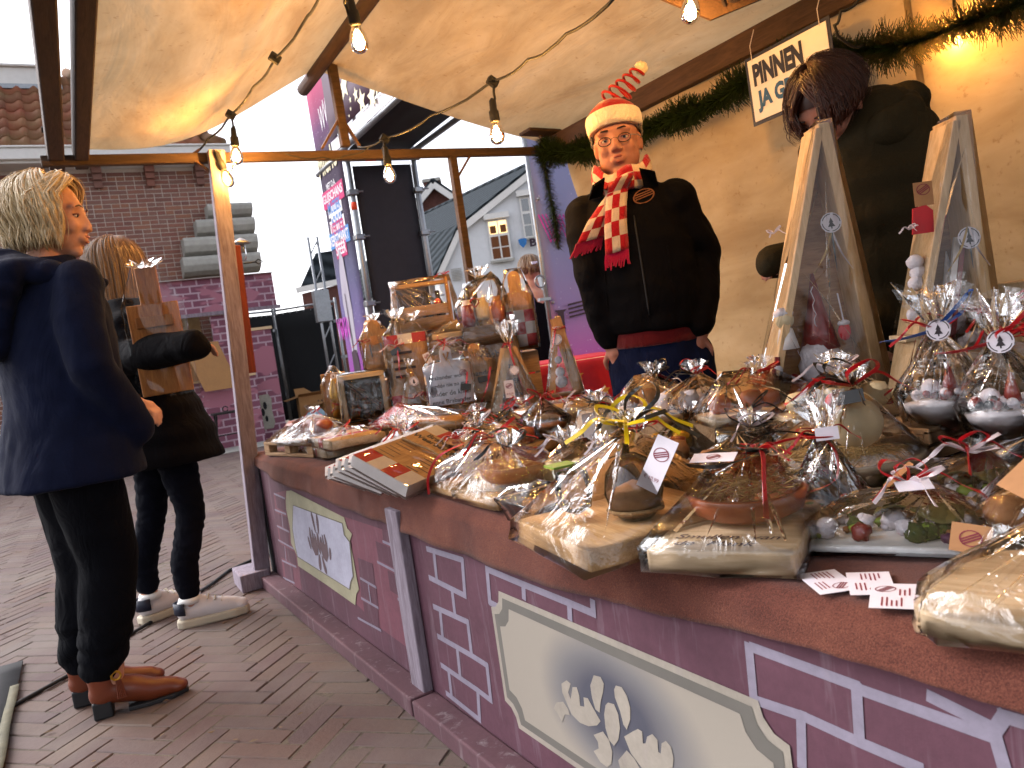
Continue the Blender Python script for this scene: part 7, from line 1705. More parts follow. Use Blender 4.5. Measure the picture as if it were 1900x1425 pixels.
def hair(root, P_, Q, s, mat, n, p_end, hang, wave, freq, seed, face=62, puff=1.06, rad=.0055, part=0, curl=0, cap=True, name='hair', zc=.028, sweep=0, fringe=0, fr_end=(62, 85), hl=.62):
    r = random.Random(seed); b = MB(); tn = []
    if cap:
        st = len(b.f); rows, cols = 9, 30
        for i in range(rows + 1):
            ph = .02 + (1.75 if True else 0) * i / rows
            for k in range(cols):
                a = 2 * math.pi * k / cols; front = max(0, math.cos(a)) ; php = ph * (1 - hl * front ** 1.5)
                b.v.append(P_(-.014 + .103 * math.sin(php) * math.cos(a), .083 * math.sin(php) * math.sin(a), zc + .105 * math.cos(php)))
        for i in range(rows):
            for k in range(cols): b.f.append([i * cols + k, i * cols + (k + 1) % cols, (i + 1) * cols + (k + 1) % cols, (i + 1) * cols + k]); b.mi.append(0)
        tn += [.3] * (len(b.f) - st)
    for k in range(n + fringe):
        a = math.radians(r.uniform(face, 360 - face)); a_s = None
        if k >= n:
            a = math.radians(r.choice((-1, 1, 1)) * r.uniform(*fr_end)) % (2 * math.pi); a_s = math.radians(r.uniform(-25, 40))
        lay = r.uniform(.99, puff); ph0 = r.uniform(.02, .5); pe_ = p_end * r.uniform(.9, 1.05); ph_ = r.uniform(0, 6.28); hl = hang * r.uniform(.72, 1.05); pts = []; a0 = a
        w0 = r.uniform(.6, 1.2) * wave; da = r.uniform(-.12, .12)
        N1, N2 = 6, 8
        for i in range(N1):
            t = i / (N1 - 1); ph = ph0 + (pe_ - ph0) * t; aa = a0 + da * t + (sweep * (1 - t)) * (1 if a0 < math.pi else -1)
            if a_s is not None:
                ae = a0 if a0 < math.pi else a0 - 2 * math.pi; aa = a_s + (ae - a_s) * t ** .8; ph = (.25 + .35 * (k % 7) / 7) + (1.35 - .25 - .35 * (k % 7) / 7) * t ** 1.4
            k_ = lay * (1 + (puff - 1) * t); w = w0 * math.sin(freq * t * .6 + ph_) * t
            pts.append(P_(-.014 + .103 * k_ * math.sin(ph) * math.cos(aa) + w * math.cos(aa), (.083 * k_ * math.sin(ph) + w) * math.sin(aa), zc + .105 * k_ * math.cos(ph)))
        last = pts[-1]; outd = Q @ Vector((math.cos(a0), math.sin(a0), 0)); tang = Q @ Vector((-math.sin(a0), math.cos(a0), 0))
        for i in range(1, N2 + 1):
            t = i / N2
            pts.append(last + Vector((0, 0, -hl * t)) + outd * (w0 * math.sin(freq * (t + .6) + ph_) - curl * t * t) + tang * (w0 * .7 * math.cos(freq * t * .8 + ph_)))
        st = len(b.f); rr_ = rad * r.uniform(.6, 1.25); m_ = len(pts)
        b.tube(pts, [rr_ * (.7 + .5 * math.sin(math.pi * min(1, (i + 1) / m_))) * (1 if i < m_ - 2 else .45) for i in range(m_)], 5, True, .5)
        tn += [min(1, max(0, r.gauss(.5, .13)))] * (len(b.f) - st)
    o = b.build(name, mat, root, smooth=True); tone(o.data, tn); return o
def hand(P0, d_, up, s=1.0, curl=.5, side=1):
    """a palm, four unequal bent fingers and a thumb; P0 the wrist, d_ the pointing direction"""
    d_ = Vector(d_).normalized(); up = Vector(up); sd_ = d_.cross(up).normalized() * side; up = sd_.cross(d_).normalized() * side; P0 = Vector(P0); L = []
    L.append(('b', P0 + d_ * .045 * s, (.03 * s, .03 * s, .03 * s))); L.append(('t', [P0, P0 + d_ * .08 * s + sd_ * .012 * s], [.024 * s, .022 * s])); L.append(('t', [P0 + d_ * .02 * s, P0 + d_ * .08 * s - sd_ * .018 * s], [.02 * s, .018 * s]))
    for k, (off, ln) in enumerate(((.027, .07), (.009, .08), (-.009, .075), (-.026, .06))):
        b0 = P0 + d_ * .085 * s + sd_ * off * s; a1 = curl * .6; p1 = b0 + (d_ * math.cos(a1) - up * math.sin(a1)) * ln * .5 * s; a2 = curl * 1.5; p2 = p1 + (d_ * math.cos(a2) - up * math.sin(a2)) * ln * .5 * s
        L.append(('t', [b0, p1, p2], [.0095 * s, .0088 * s, .0075 * s]))
    t0 = P0 + d_ * .03 * s + sd_ * .026 * s; t1 = t0 + (d_ * .6 + sd_ * .8 - up * .3) * .035 * s; L.append(('t', [t0, t1, t1 + (d_ * .9 + sd_ * .2 - up * .4) * .03 * s], [.012 * s, .0105 * s, .0085 * s]))
    return L
def limb(pts, r): return ('t', [Vector(p) for p in pts], r)

# ---------------------------------------------------------------- woman in the navy coat
wl = Vector((-.03, 2.86, 0)); wm = thing('person', 'woman with wavy blonde hair in a navy hooded coat and brown heeled boots', 'person', wl)
hc = at(97, 409, 2.50) - wl; hd, P_, Q = head_parts(hc, -18, 5, -2, 1.03, .92)
N_ = hc + Vector((-.03, .01, -.09)); sh = Vector((N_.x - .01, N_.y + .0, 1.40))
fR, fL = onz(215, 1322, 0) - wl, onz(176, 1300, 0) - wl
kneeR, kneeL = Vector((fR.x * .5 + .05, fR.y * .6 - .0, .50)), Vector((fL.x * .6 + .02, fL.y * .6, .50))
hipR, hipL = Vector((.0, -.085, .93)), Vector((-.04, .085, .93))
tw = 28
def rot(v, a=tw): return Rz(a) @ Vector(v)
shR, shL = rot((0, -.175, 1.385)) + Vector((sh.x, sh.y, 0)) * .6, rot((0, .175, 1.385)) + Vector((sh.x, sh.y, 0)) * .6
hR = at(222, 752, 2.42) - wl; elR = at(170, 680, 2.32) - wl; hL = hR + Vector((.02, .12, .0)); elL = rot((.05, .26, 1.10))
body = hd + [limb([hc + Vector((-.02, 0, -.06)), N_, N_ + Vector((-.01, .0, -.08))], [.055, .054, .07]), ('r', [((0, 0, .9), .1, .15, R_(tw)), ((0, 0, 1.1), .1, .14, R_(tw)), ((sh.x * .6, sh.y * .6, 1.3), .1, .16, R_(tw)), ((sh.x * .8, sh.y * .8, 1.41), .06, .12, R_(tw))]),
      limb([shR, elR, hR], [.045, .04, .03]), limb([shL, elL, hL], [.045, .04, .03]), limb([hipR, kneeR, fR + Vector((-.0, 0, .1))], [.08, .055, .04]), limb([hipL, kneeL, fL + Vector((0, 0, .1))], [.08, .055, .04])]
body += hand(hR - (hR - elR).normalized() * .03, (.5, .6, -.3), (0, 0, 1), .9, 1.2, -1) + hand(hL, (.7, -.5, -.2), (0, 0, 1), .95, .9)
bo = blob('body', body, .0055, 4, 'skin_fair', wm); face_finish(wm, bo, P_, Q, 1, 'hair_light_brown', open_=.003)
hair(wm, P_, Q, 1.04, 'hair_blonde', 1500, 1.62, .12, .008, 5.2, 5, 66, 1.2, .0036, curl=.03, sweep=.5, fringe=420, fr_end=(66, 100))
hair(wm, P_, Q, 1.05, 'hair_blonde', 420, 1.62, .13, .011, 6, 25, 62, 1.26, .0011, curl=.025, sweep=.5, cap=False, fringe=120, fr_end=(60, 100))
# coat: flared body, sleeves, hood and seams
cx, cyy = sh.x * .6, sh.y * .6
coat = [('r', [((-.02, .0, .775), .205, .25, R_(tw)), ((-.01, 0, .9), .188, .232, R_(tw)), ((0, 0, 1.05), .162, .205, R_(tw)), ((cx * .6, cyy * .6, 1.2), .165, .205, R_(tw)), ((cx, cyy, 1.32), .15, .205, R_(tw)), ((cx, cyy, 1.40), .115, .19, R_(tw)), ((cx, cyy, 1.455), .085, .12, R_(tw)), ((N_.x, N_.y, 1.49), .075, .085, R_(tw))]),
        limb([shR, shR.lerp(elR, .5) + Vector((-.01, -.01, 0)), elR, elR.lerp(hR, .6), hR + (hR - elR).normalized() * .10], [.075, .071, .067, .064, .06]), limb([shL, elL, hL - (hL - elL).normalized() * .02], [.082, .072, .058])]
nb = Vector((N_.x, N_.y, 1.475))
hood = []
for k in range(13):                                   # rolled hood lying on the shoulders
    a = R_(tw) + math.pi + (k - 6) * .30; q = nb + Vector((math.cos(a) * .13, math.sin(a) * .145, -.005 - .014 * abs(k - 6)))
    hood.append(('b', q, (.066, .066, .055 - .0055 * abs(k - 6))))
for k in range(5): a = R_(tw) + math.pi; hood.append(('b', nb + Vector((math.cos(a) * (.17 + .012 * k), math.sin(a) * (.17 + .012 * k), -.04 - .05 * k)) , (.06, .15 - .022 * k, .06), Rz(tw)))
def wr(p, n):
    return p + n * (.006 * noise.noise(Vector((p.x * 9, p.y * 9, p.z * 5))) + .004 * noise.noise(p * 22))
co = blob('coat', coat, .011, 5, 'navy_wool', wm); displace(co, wr)
ho = blob('hood', hood, .009, 7, 'navy_wool', wm); displace(ho, lambda p, n: p + n * (.012 * noise.noise(p * 11) + .005 * noise.noise(p * 25)))
tr_ = [limb([hipR + Vector((0, 0, -.02)), hipR.lerp(kneeR, .5), kneeR, kneeR.lerp(fR + Vector((-.01, 0, .15)), .6), fR + Vector((-.015, 0, .17))], [.115, .106, .09, .084, .068]), limb([hipL + Vector((0, 0, -.02)), hipL.lerp(kneeL, .5), kneeL, kneeL.lerp(fL + Vector((-.01, 0, .15)), .6), fL + Vector((-.015, 0, .17))], [.115, .106, .092, .086, .07])]
to = blob('trousers', tr_, .010, 4, 'navy_trousers', wm)
displace(to, lambda p, n: p + n * (.006 * noise.noise(Vector((p.x * 9, p.y * 9, p.z * 14))) + (.004 * math.sin(p.z * 75 + 14 * p.x + 5 * noise.noise(p * 9)) if p.z < .3 else 0)))
for f_, sd_ in ((fR, 'right'), (fL, 'left')):
    a = R_(-2); d_ = Vector((math.cos(a), math.sin(a), 0)); B = lambda x, z, y=0: f_ + d_ * x + Vector((0, y, z))
    bt = blob('boot', [limb([B(-.02, .24), B(-.02, .13), B(-.015, .09)], [.05, .048, .046]), limb([B(-.015, .085), B(.06, .065), B(.12, .04), B(.18, .032)], [.045, .044, .038, .03]), ('b', B(.195, .027), (.034, .034, .022)), ('b', B(-.025, .075), (.045, .04, .045))], .007, 5, 'boot_leather', wm)
    MB().prism([(-.062, -.03), (-.005, -.034), (.0, .034), (-.062, .03)], 0, .058).xf(Matrix.Translation(f_) @ Matrix.Rotation(a, 4, 'Z')).build('heel', 'rubber', wm, bevel=.006)
    MB().prism([(.04, -.03), (.1, -.04), (.18, -.036), (.225, -.012), (.225, .012), (.18, .036), (.1, .04), (.04, .03)], 0.0, .014).xf(Matrix.Translation(f_) @ Matrix.Rotation(a, 4, 'Z')).build('sole', 'rubber', wm, bevel=.003)
    if sd_ == 'right':
        MB().tube([B(.02 + .014 * math.cos(k * .7), .135 + .014 * math.sin(k * .7), -.05) for k in range(10)], .004, 6).build('zip_ring', 'gold_deco', bt)
        for k in range(5): MB().tube([B(.018 + .003 * k, .12, -.051), B(.015 + .006 * k, .06, -.055)], .0028, 5).build('tassel', 'boot_leather', bt)

# ---------------------------------------------------------------- girl with the long hair
gl = Vector((.27, 3.66, 0)); gr = thing('person', 'girl with long light brown hair in a dark puffer coat and white sneakers', 'person', gl)
hc = at(222, 500, 3.42) - gl; hd, P_, Q = head_parts(hc, 38, 8, 0, .97, .9)
N_ = hc + Vector((-.02, 0, -.09)); tw = 12
gR, gL = onz(372, 1160, 0) - gl + Vector((0, .03, 0)), onz(296, 1150, 0) - gl + Vector((0, .03, 0))
hipR, hipL = Vector((.04, -.07, .86)), Vector((0, .09, .86)); knR, knL = Vector((gR.x * .55 + .06, gR.y * .6, .47)), Vector((gL.x * .8 + .02, gL.y * .7, .47))
shR = Vector((N_.x * .7 - .03, -.13, 1.27)); shL = Vector((N_.x * .7 + .03, .19, 1.33))
elR = at(222, 668, 3.12) - gl; hR = at(345, 642, 2.95) - gl; hL = hR + Vector((-.08, .26, -.05)); elL = Vector((.05, .27, 1.1))
body = hd + [limb([hc + Vector((-.02, 0, -.06)), N_, N_ + Vector((0, 0, -.08))], [.05, .05, .06]), ('r', [((0, 0, .85), .1, .13, 0), ((0, 0, 1.1), .09, .12, 0), ((N_.x * .7, 0, 1.3), .08, .14, 0), ((N_.x, 0, 1.37), .05, .09, 0)]), limb([shR, elR, hR], [.04, .036, .028]), limb([shL, elL, hL], [.04, .036, .028]),
      limb([hipR, hipR.lerp(knR, .5), knR, gR + Vector((-.02, 0, .26)), gR + Vector((-.02, 0, .1))], [.07, .06, .045, .04, .036]), limb([hipL, hipL.lerp(knL, .5), knL, gL + Vector((-.02, 0, .26)), gL + Vector((-.02, 0, .1))], [.07, .06, .045, .04, .036])]
body += hand(hR, (1, .2, -.05), (0, 0, 1), .85, .8, -1) + hand(hL, (.9, -.3, .0), (0, 0, 1), .85, .8)
bo = blob('body', body, .006, 4, 'skin_fair', gr); face_finish(gr, bo, P_, Q, .97, 'hair_light_brown')
hair(gr, P_, Q, 1.0, 'hair_light_brown', 1300, 1.6, .30, .006, 3, 8, 48, 1.14, .0033, curl=-.01, sweep=.3)
hair(gr, P_, Q, 1.01, 'hair_light_brown', 420, 1.6, .32, .008, 3, 28, 48, 1.2, .001, curl=-.01, sweep=.3, cap=False)
coat = [('r', [((.03, 0, .70), .23, .25, 0), ((.02, 0, .82), .22, .24, 0), ((.01, 0, .95), .185, .21, 0), ((N_.x * .4, 0, 1.1), .165, .19, 0), ((N_.x * .6, 0, 1.24), .15, .195, 0), ((N_.x * .8, 0, 1.34), .11, .17, 0), ((N_.x, 0, 1.41), .085, .09, 0)]),
        limb([shR, shR.lerp(elR, .5), elR, elR.lerp(hR, .5), hR + Vector((.03, 0, 0))], [.078, .076, .072, .07, .06]), limb([shL, elL, hL], [.078, .072, .058]), limb([N_ + Vector((-.04, 0, -.03)), N_ + Vector((-.03, 0, .01))], [.085, .08])]
co = blob('coat', coat, .011, 4, 'black_puffer', gr); displace(co, lambda p, n: p + n * (.004 * math.sin(p.z * 62 + 2 * noise.noise(p * 6)) + .004 * noise.noise(p * 13)))
to = blob('jeans', [limb([hipR, hipR.lerp(knR, .5), knR, gR + Vector((-.02, 0, .26)), gR + Vector((-.02, 0, .155))], [.09, .078, .06, .057, .048]), limb([hipL, hipL.lerp(knL, .5), knL, gL + Vector((-.02, 0, .26)), gL + Vector((-.02, 0, .155))], [.09, .078, .06, .057, .048])], .009, 4, 'dark_denim', gr)
displace(to, lambda p, n: p + n * .0022 * math.sin(p.z * 110 + 25 * p.x + 6 * noise.noise(p * 14)))
for f_, yw in ((gR, -8), (gL, 22)):
    d_ = Rz(yw) @ Vector((1, 0, 0)); B = lambda x, z, y=0: f_ + d_ * x + Rz(yw) @ Vector((0, y, z))
    Mx = Matrix.Translation(f_) @ Matrix.Rotation(R_(yw), 4, 'Z')
    blob('sneaker', [limb([B(-.045, .065), B(.02, .065), B(.09, .056), B(.15, .046)], [.04, .042, .042, .036]), ('b', B(.175, .043), (.035, .036, .028)), ('b', B(-.035, .095), (.042, .036, .035)), limb([B(.0, .1), B(.06, .075)], [.034, .03])], .007, 5, 'sneaker_white', gr)
    MB().prism([(-.085, -.026), (-.06, -.042), (.06, -.046), (.15, -.046), (.2, -.03), (.213, 0), (.2, .03), (.15, .046), (.06, .046), (-.06, .042), (-.085, .026)], 0, .036).xf(Mx).build('sole', 'sole_cream', gr, bevel=.008)
    MB().grid(lambda u, v: (-.088 + .03 * (2 * u - 1) ** 2 * 1.4, (.048 * (2 * u - 1)) , .06 + v * .05), 6, 2).xf(Mx).build('heel_tab', 'sneaker_navy', gr, smooth=True, solid=.006)
    for k in range(4): MB().tube([B(.05 + .026 * k, .105 - .012 * k, -.03), B(.055 + .026 * k, .118 - .012 * k, 0), B(.05 + .026 * k, .105 - .012 * k, .03)], .0035, 5).build('lace', 'sole_cream', gr)
    MB().lathe([(.047, .13), (.048, .145), (.045, .155)], 16, f_ + d_ * -.02 + Vector((0, 0, -.03))).build('sock', 'white_paint', gr, smooth=True)
# wrapped board she carries
wood('carried_wood', 'c07f3e', '97592a', .55, 6, 'Z')
pc = at(314, 730, 3.06); hb = facing('carried_board', 'wooden paddle board in clear film carried by the girl', 'gift', pc, -4)
hb.rotation_euler.rotate_axis('Y', R_(-1.0))
k_ = 3.06 / FPX; w_ = 88 * k_; h_ = 168 * k_
MB().prism([(-w_ / 2, 0), (w_ / 2, 0), (w_ / 2, h_), (w_ * .21, h_), (w_ * .21, h_ + .14), (-w_ * .21, h_ + .14), (-w_ * .21, h_), (-w_ / 2, h_)], -.011, .011).xf(Matrix.Rotation(R_(90), 4, 'X')).build('board', 'carried_wood', hb, bevel=.004)
bx(hb, 'cross_batten', 'carried_wood', -w_ * .36, w_ * .36, -.03, -.0115, h_ * .74, h_ * .86)
film(hb, corners(-w_ / 2 - .015, w_ / 2 + .02, -.04, .03, -.01, h_ * .98) + corners(-w_ * .26, w_ * .26, -.02, .02, h_ + .13, h_ + .15), 0, 0)
frill(hb, (-.0, 0, h_ + .13), .055, .03, 24)

# ---------------------------------------------------------------- seller with hat and scarf
mb_ = at(1222, 640, 3.02); ml = Vector((mb_.x, mb_.y, 0)); mn = thing('person', 'man in dark jacket with red and white scarf and red spring hat', 'person', ml)
hc = at(1146, 268, 3.0) - ml; yw = math.degrees(math.atan2(-ml.y, -ml.x)); hy = yw - 4
hd, P_, Q = head_parts(hc, hy, 2, 3, 1.12, 1.2); N_ = hc + Vector((.0, .0, -.1)); tw = yw - 6
def mp_(x, y, z): v = Rz(tw) @ Vector((x, y, 0)); return Vector((v.x, v.y, z))
lean = Vector((N_.x, N_.y, 0))
shl = [mp_(0, sg * .175, 1.455) + lean * .8 for sg in (-1, 1)]
eR = at(1098, 505, 2.98) - ml; eL = at(1306, 478, 3.02) - ml; hR = mp_(.05, -.17, .945) + lean * .1; hL = mp_(.05, .17, .945) + lean * .1
hp = [mp_(0, sg * .10, .92) for sg in (-1, 1)]; kn = [mp_(.02, sg * .11, .5) for sg in (-1, 1)]; ft = [mp_(0, sg * .12, .08) for sg in (-1, 1)]
body = hd + [limb([hc + Vector((0, 0, -.06)), N_, N_ + Vector((0, 0, -.08))], [.062, .062, .08]), ('r', [(mp_(0, 0, .9), .11, .16, R_(tw)), (mp_(0, 0, 1.1) + lean * .3, .12, .16, R_(tw)), (mp_(0, 0, 1.3) + lean * .7, .11, .16, R_(tw)), (mp_(0, 0, 1.44) + lean * .9, .07, .12, R_(tw))]),
      limb([shl[0], eR, hR], [.05, .045, .034]), limb([shl[1], eL, hL], [.05, .045, .034]), limb([hp[0], kn[0], ft[0]], [.085, .06, .045]), limb([hp[1], kn[1], ft[1]], [.085, .06, .045])]
body += hand(hR, (mp_(.1, .35, 0) + Vector((0, 0, -.9))), mp_(1, 0, 0), 1.0, .3, 1) + hand(hL, (mp_(.1, -.35, 0) + Vector((0, 0, -.9))), mp_(1, 0, 0), 1.0, .3, -1)
bo = blob('body', body, .0055, 4, 'skin_ruddy', mn); face_finish(mn, bo, P_, Q, 1.12, 'hair_auburn', open_=.003)
hair(mn, P_, Q, 1.12, 'hair_grey', 160, 1.55, .02, .002, 4, 9, 75, 1.03, .004, cap=False)
jk = [('r', [(mp_(.01, 0, .975), .15, .19, R_(tw)), (mp_(.015, 0, 1.04) + lean * .2, .158, .2, R_(tw)), (mp_(.02, 0, 1.15) + lean * .4, .162, .208, R_(tw)), (mp_(.01, 0, 1.30) + lean * .65, .155, .21, R_(tw)), (mp_(0, 0, 1.43) + lean * .8, .13, .205, R_(tw)), (mp_(0, 0, 1.51) + lean * .9, .098, .155, R_(tw)), (mp_(-.01, 0, 1.57) + lean, .078, .09, R_(tw))]),
      limb([shl[0], shl[0].lerp(eR, .55), eR, eR.lerp(hR, .55), hR + Vector((0, 0, .03))], [.08, .078, .07, .066, .058]), limb([shl[1], shl[1].lerp(eL, .55), eL, eL.lerp(hL, .55), hL + Vector((0, 0, .03))], [.08, .078, .07, .066, .058])]
jo = blob('jacket', jk, .010, 5, 'black_jacket', mn)
displace(jo, lambda p, n: p + n * (.010 * noise.noise(Vector((p.x * 6, p.y * 6, p.z * 9))) + .006 * noise.noise(Vector((p.x * 16, p.y * 16, p.z * 22)))))
so_ = blob('shirt', [('r', [(mp_(.012, 0, .92), .136, .172, R_(tw)), (mp_(.012, 0, .985), .135, .172, R_(tw))])], .01, 3, 'red_shirt', mn)
jn = blob('jeans', [('r', [(mp_(0, 0, .72), .125, .19, R_(tw)), (mp_(0, 0, .85), .138, .186, R_(tw)), (mp_(0, 0, .955), .138, .176, R_(tw))])] + [limb([hp[k] + Vector((0, 0, -.06)), kn[k], ft[k]], [.105, .085, .07]) for k in (0, 1)], .010, 4, 'denim', mn); displace(jn, lambda p, n: p + n * .005 * noise.noise(p * 18))
for k in (0, 1): blob('shoe', [limb([ft[k] + Vector((0, 0, -.03)), ft[k] + mp_(.1, 0, -.035) , ft[k] + mp_(.17, 0, -.04)], [.05, .045, .036])], .01, 3, 'rubber', mn)
# hat
up = (Q @ Vector((-.12, 0, 1))).normalized(); hx = (Q @ Vector((1, 0, 0))); hx = (hx - up * hx.dot(up)).normalized(); hyv = up.cross(hx); Hm = Matrix.Identity(4); hcn = P_(-.008, 0, .055)
for i in range(3): Hm[i][0], Hm[i][1], Hm[i][2], Hm[i][3] = hx[i] * 1.09, hyv[i] * 1.09, up[i] * 1.05, hcn[i]
MB().lathe([(.1, .0), (.102, .03), (.09, .065), (.06, .09), (.02, .1), (.001, .101)], 28, (0, 0, 0), 1.05, .9).xf(Hm).build('hat_crown', 'felt_red', mn, smooth=True)
MB().lathe([(.094, -.012), (.105, -.014), (.110, .004), (.111, .03), (.107, .046), (.099, .05)], 32, (0, 0, 0), 1.04, .9).xf(Hm).build('hat_brim', 'fleece_cream', mn, smooth=True)
top = Hm @ Vector((0, 0, .09)); tipd = (at(1188, 128, 3.0) - ml) - top; sp_ = []
s1 = tipd.normalized(); s2 = s1.cross(Q @ Vector((1, 0, .2))).normalized(); s3 = s1.cross(s2)
for k in range(121):
    t = k / 120; a = t * 5.3 * 2 * math.pi; r_ = .058 * (1 - t) + .022 * t; sp_.append(top + tipd * t + s2 * math.cos(a) * r_ + s3 * math.sin(a) * r_ * .8)
MB().tube(sp_, .0055, 6).build('hat_spring', 'felt_red', mn, smooth=True); MB().ball(top + tipd * 1.03, .026, 12, 9, (1, 1, 1), .08).build('pompom', 'fleece_cream', mn, smooth=True)
# glasses
for sg in (-1, 1):
    c = P_(.1, sg * .033, .0); MB().tube([c + Q @ Vector((-.004 * abs(math.cos(k * .42)) , .024 * math.cos(k * .42), .016 * math.sin(k * .42))) for k in range(16)], .0019, 5).build('glasses_rim', 'black_metal', mn)
    MB().add([c + Q @ Vector((-.003, .023 * math.cos(k * .628), .015 * math.sin(k * .628))) for k in range(10)], [list(range(10))]).build('glasses_lens', 'lens_glass', mn)
    MB().tube([P_(.098, sg * .056, .004), P_(.05, sg * .078, .006), P_(-.01, sg * .084, .004)], .0016, 5).build('glasses_temple', 'steel', mn)
MB().tube([P_(.1, .01, .004), P_(.103, 0, .007), P_(.1, -.01, .004)], .0019, 5).build('glasses_bridge', 'black_metal', mn)
# scarf: a checked loop and two tails with fringe
def scarf(name, fn, nu, nv, parent):
    b = MB(); b.grid(fn, nu, nv)
    b.mi = [((i % nu) * 3 // nu + (i // nu) // 3) % 2 for i in range(nu * nv)]
    return b.build(name, ['knit_red', 'knit_cream'], parent, smooth=True, solid=.012)
nc = N_ + Vector((0, 0, -.02))
def loop(u, v):
    a = 2 * math.pi * v; fr = math.cos(a); d_ = Rz(tw) @ Vector((math.cos(a) * (.105 + .02 * fr), math.sin(a) * .1, 0))
    return nc + d_ * (1.0 + .12 * math.sin(math.pi * u)) + Vector((0, 0, .05 - .085 * u - .055 * max(0, fr) ** 2 + .012 * math.sin(5 * a)))
scarf('scarf', loop, 6, 36, mn)
from mathutils.bvhtree import BVHTree
JT_ = BVHTree.FromPolygons([v.co.copy() for v in jo.data.vertices], [list(p.vertices) for p in jo.data.polygons])
def chest(px, py, D):
    h_ = JT_.ray_cast(CAM - ml, ray(px, py).normalized())
    return (h_[0] - ray(px, py).normalized() * D) if h_[0] is not None else at(px, py, 2.85) - ml
def tail(pts, wpx):
    C_ = [chest(*p) for p in pts]
    def fn(u, v):
        t = v * (len(C_) - 1); k = min(int(t), len(C_) - 2); q = C_[k].lerp(C_[k + 1], t - k); wd_ = (wpx[0] + (wpx[1] - wpx[0]) * v) * 2.8 / FPX
        sx = Vector((CR.x, CR.y, 0)) * cr + Vector((0, 0, .145))
        return q + sx * (u - .5) * wd_ + mp_(1, 0, 0) * (.012 * math.sin(math.pi * u)) 
    scarf('scarf_tail', fn, 6, 15, mn)
    sx = Vector((CR.x, CR.y, 0)) * cr + Vector((0, 0, .145)); f = MB(); end = C_[-1]; d_ = (C_[-1] - C_[-2]).normalized(); wd_ = wpx[1] * 2.8 / FPX
    for k in range(26):
        u = k / 25 - .5; p0 = end + sx * u * wd_ * .98 + mp_(.006, 0, 0); f.tube([p0, p0 + d_ * .025 + sx * rnd.uniform(-.004, .004), p0 + d_ * rnd.uniform(.04, .06) + sx * rnd.uniform(-.01, .01)], [.0045, .004, .003], 4)
    o = f.build('scarf_fringe', 'fringe_red', mn); o['kind'] = 'stuff'
tail(((1160, 325, .03), (1135, 372, .02), (1112, 410, .02), (1098, 445, .02)), (34, 60)); tail(((1148, 335, .045), (1143, 380, .04), (1142, 420, .035), (1145, 468, .03)), (38, 44))
# embroidered chest badge
zp = MB().tube([chest(1176 + (1205 - 1176) * k / 12, 400 + (585 - 400) * k / 12, .001) for k in range(13)], .003, 6); zp.build('zip', 'rubber', mn, smooth=True)
for sg, pts_ in ((1, ((1186, 312), (1215, 318), (1222, 345), (1196, 352))), (-1, ((1122, 330), (1100, 345), (1092, 370), (1118, 362)))):
    MB().add([chest(*q, .012) for q in pts_], [(0, 1, 2, 3)]).build('collar', 'black_jacket', mn, solid=.008)
for pts_ in (((1238, 455), (1250, 560)), ((1120, 470), (1128, 575))): MB().tube([chest(*pts_[0], .001), chest(*[(a + b_) / 2 for a, b_ in zip(*pts_)], .001), chest(*pts_[1], .001)], .003, 5).build('pocket_seam', 'black_jacket', mn)
c = chest(1194, 364, .004); d_ = (CAM - ml - c).normalized(); Fm = frame(c + d_ * .004, Vector((CR.x, CR.y, 0)) * cr + Vector((0, 0, .25)), (0, 0, 1)); plain('badge_thread', '7a4a26', .7, .2)
bd = MB()
for k in range(20):
    a, e = 2 * math.pi * k / 20, 2 * math.pi * (k + 1) / 20; bd.add([Fm @ Vector((q * math.cos(t) * .042, q * math.sin(t) * .026, .006)) for q, t in ((1, a), (1, e), (.86, e), (.86, a))], [(0, 1, 2, 3)])
for y in (-.006, .002, .01): bd.add([Fm @ Vector(p) for p in ((-.034, y, .006), (.034, y, .006), (.034, y + .004, .006), (-.034, y + .004, .006))], [(0, 1, 2, 3)])
bd.build('chest_badge', 'badge_thread', mn)

# ---------------------------------------------------------------- bending seller in the dark green jacket
pb_ = at(1650, 700, 2.32); pl2 = Vector((pb_.x, pb_.y, 0)); pn = thing('person', 'person with brown hair bending forward in a dark green hooded jacket behind the triangles', 'person', pl2)
yw2 = math.degrees(math.atan2(-CR.y * -1, -CR.x)) ; fdir = (-Vector((CR.x, CR.y, 0)) * .85 - Vector((CF.x, CF.y, 0)) * .5).normalized(); yw2 = math.degrees(math.atan2(fdir.y, fdir.x))
hc = at(1541, 203, 2.22) - pl2; hd, P_, Q = head_parts(hc, yw2, 38, 0, 1.0, .95)
def pp(x, y, z): v = Rz(yw2) @ Vector((x, y, 0)); return Vector((v.x, v.y, z))
hair(pn, P_, Q, 1.03, 'hair_auburn', 420, 1.6, .055, .006, 3, 32, 24, 1.2, .001, curl=.02, sweep=.3, cap=False)
shc = at(1625, 275, 2.28) - pl2; chs = at(1640, 420, 2.28) - pl2; hipc = Vector((.02, .0, .88))
sR, sL = shc + pp(0, -.15, -.02), shc + pp(-.0, .12, -.08)
eR2 = at(1560, 470, 2.38) - pl2; hR2 = at(1470, 480, 2.34) - pl2; eL2 = at(1690, 480, 2.2) - pl2; hL2 = at(1620, 640, 2.16) - pl2
nk = hc.lerp(shc, .5)
body = hd + [limb([hc - (Q @ Vector((.02, 0, .05))), nk, shc], [.055, .055, .08]), ('t', [shc, chs, hipc], [.13, .13, .13]), limb([sR, eR2, hR2], [.045, .04, .03]), limb([sL, eL2, hL2], [.045, .04, .03]), limb([hipc + pp(0, -.09, 0), pp(.05, -.1, .48), pp(-.02, -.1, .08)], [.085, .06, .045]), limb([hipc + pp(0, .09, 0), pp(.05, .1, .48), pp(-.02, .1, .08)], [.085, .06, .045])]
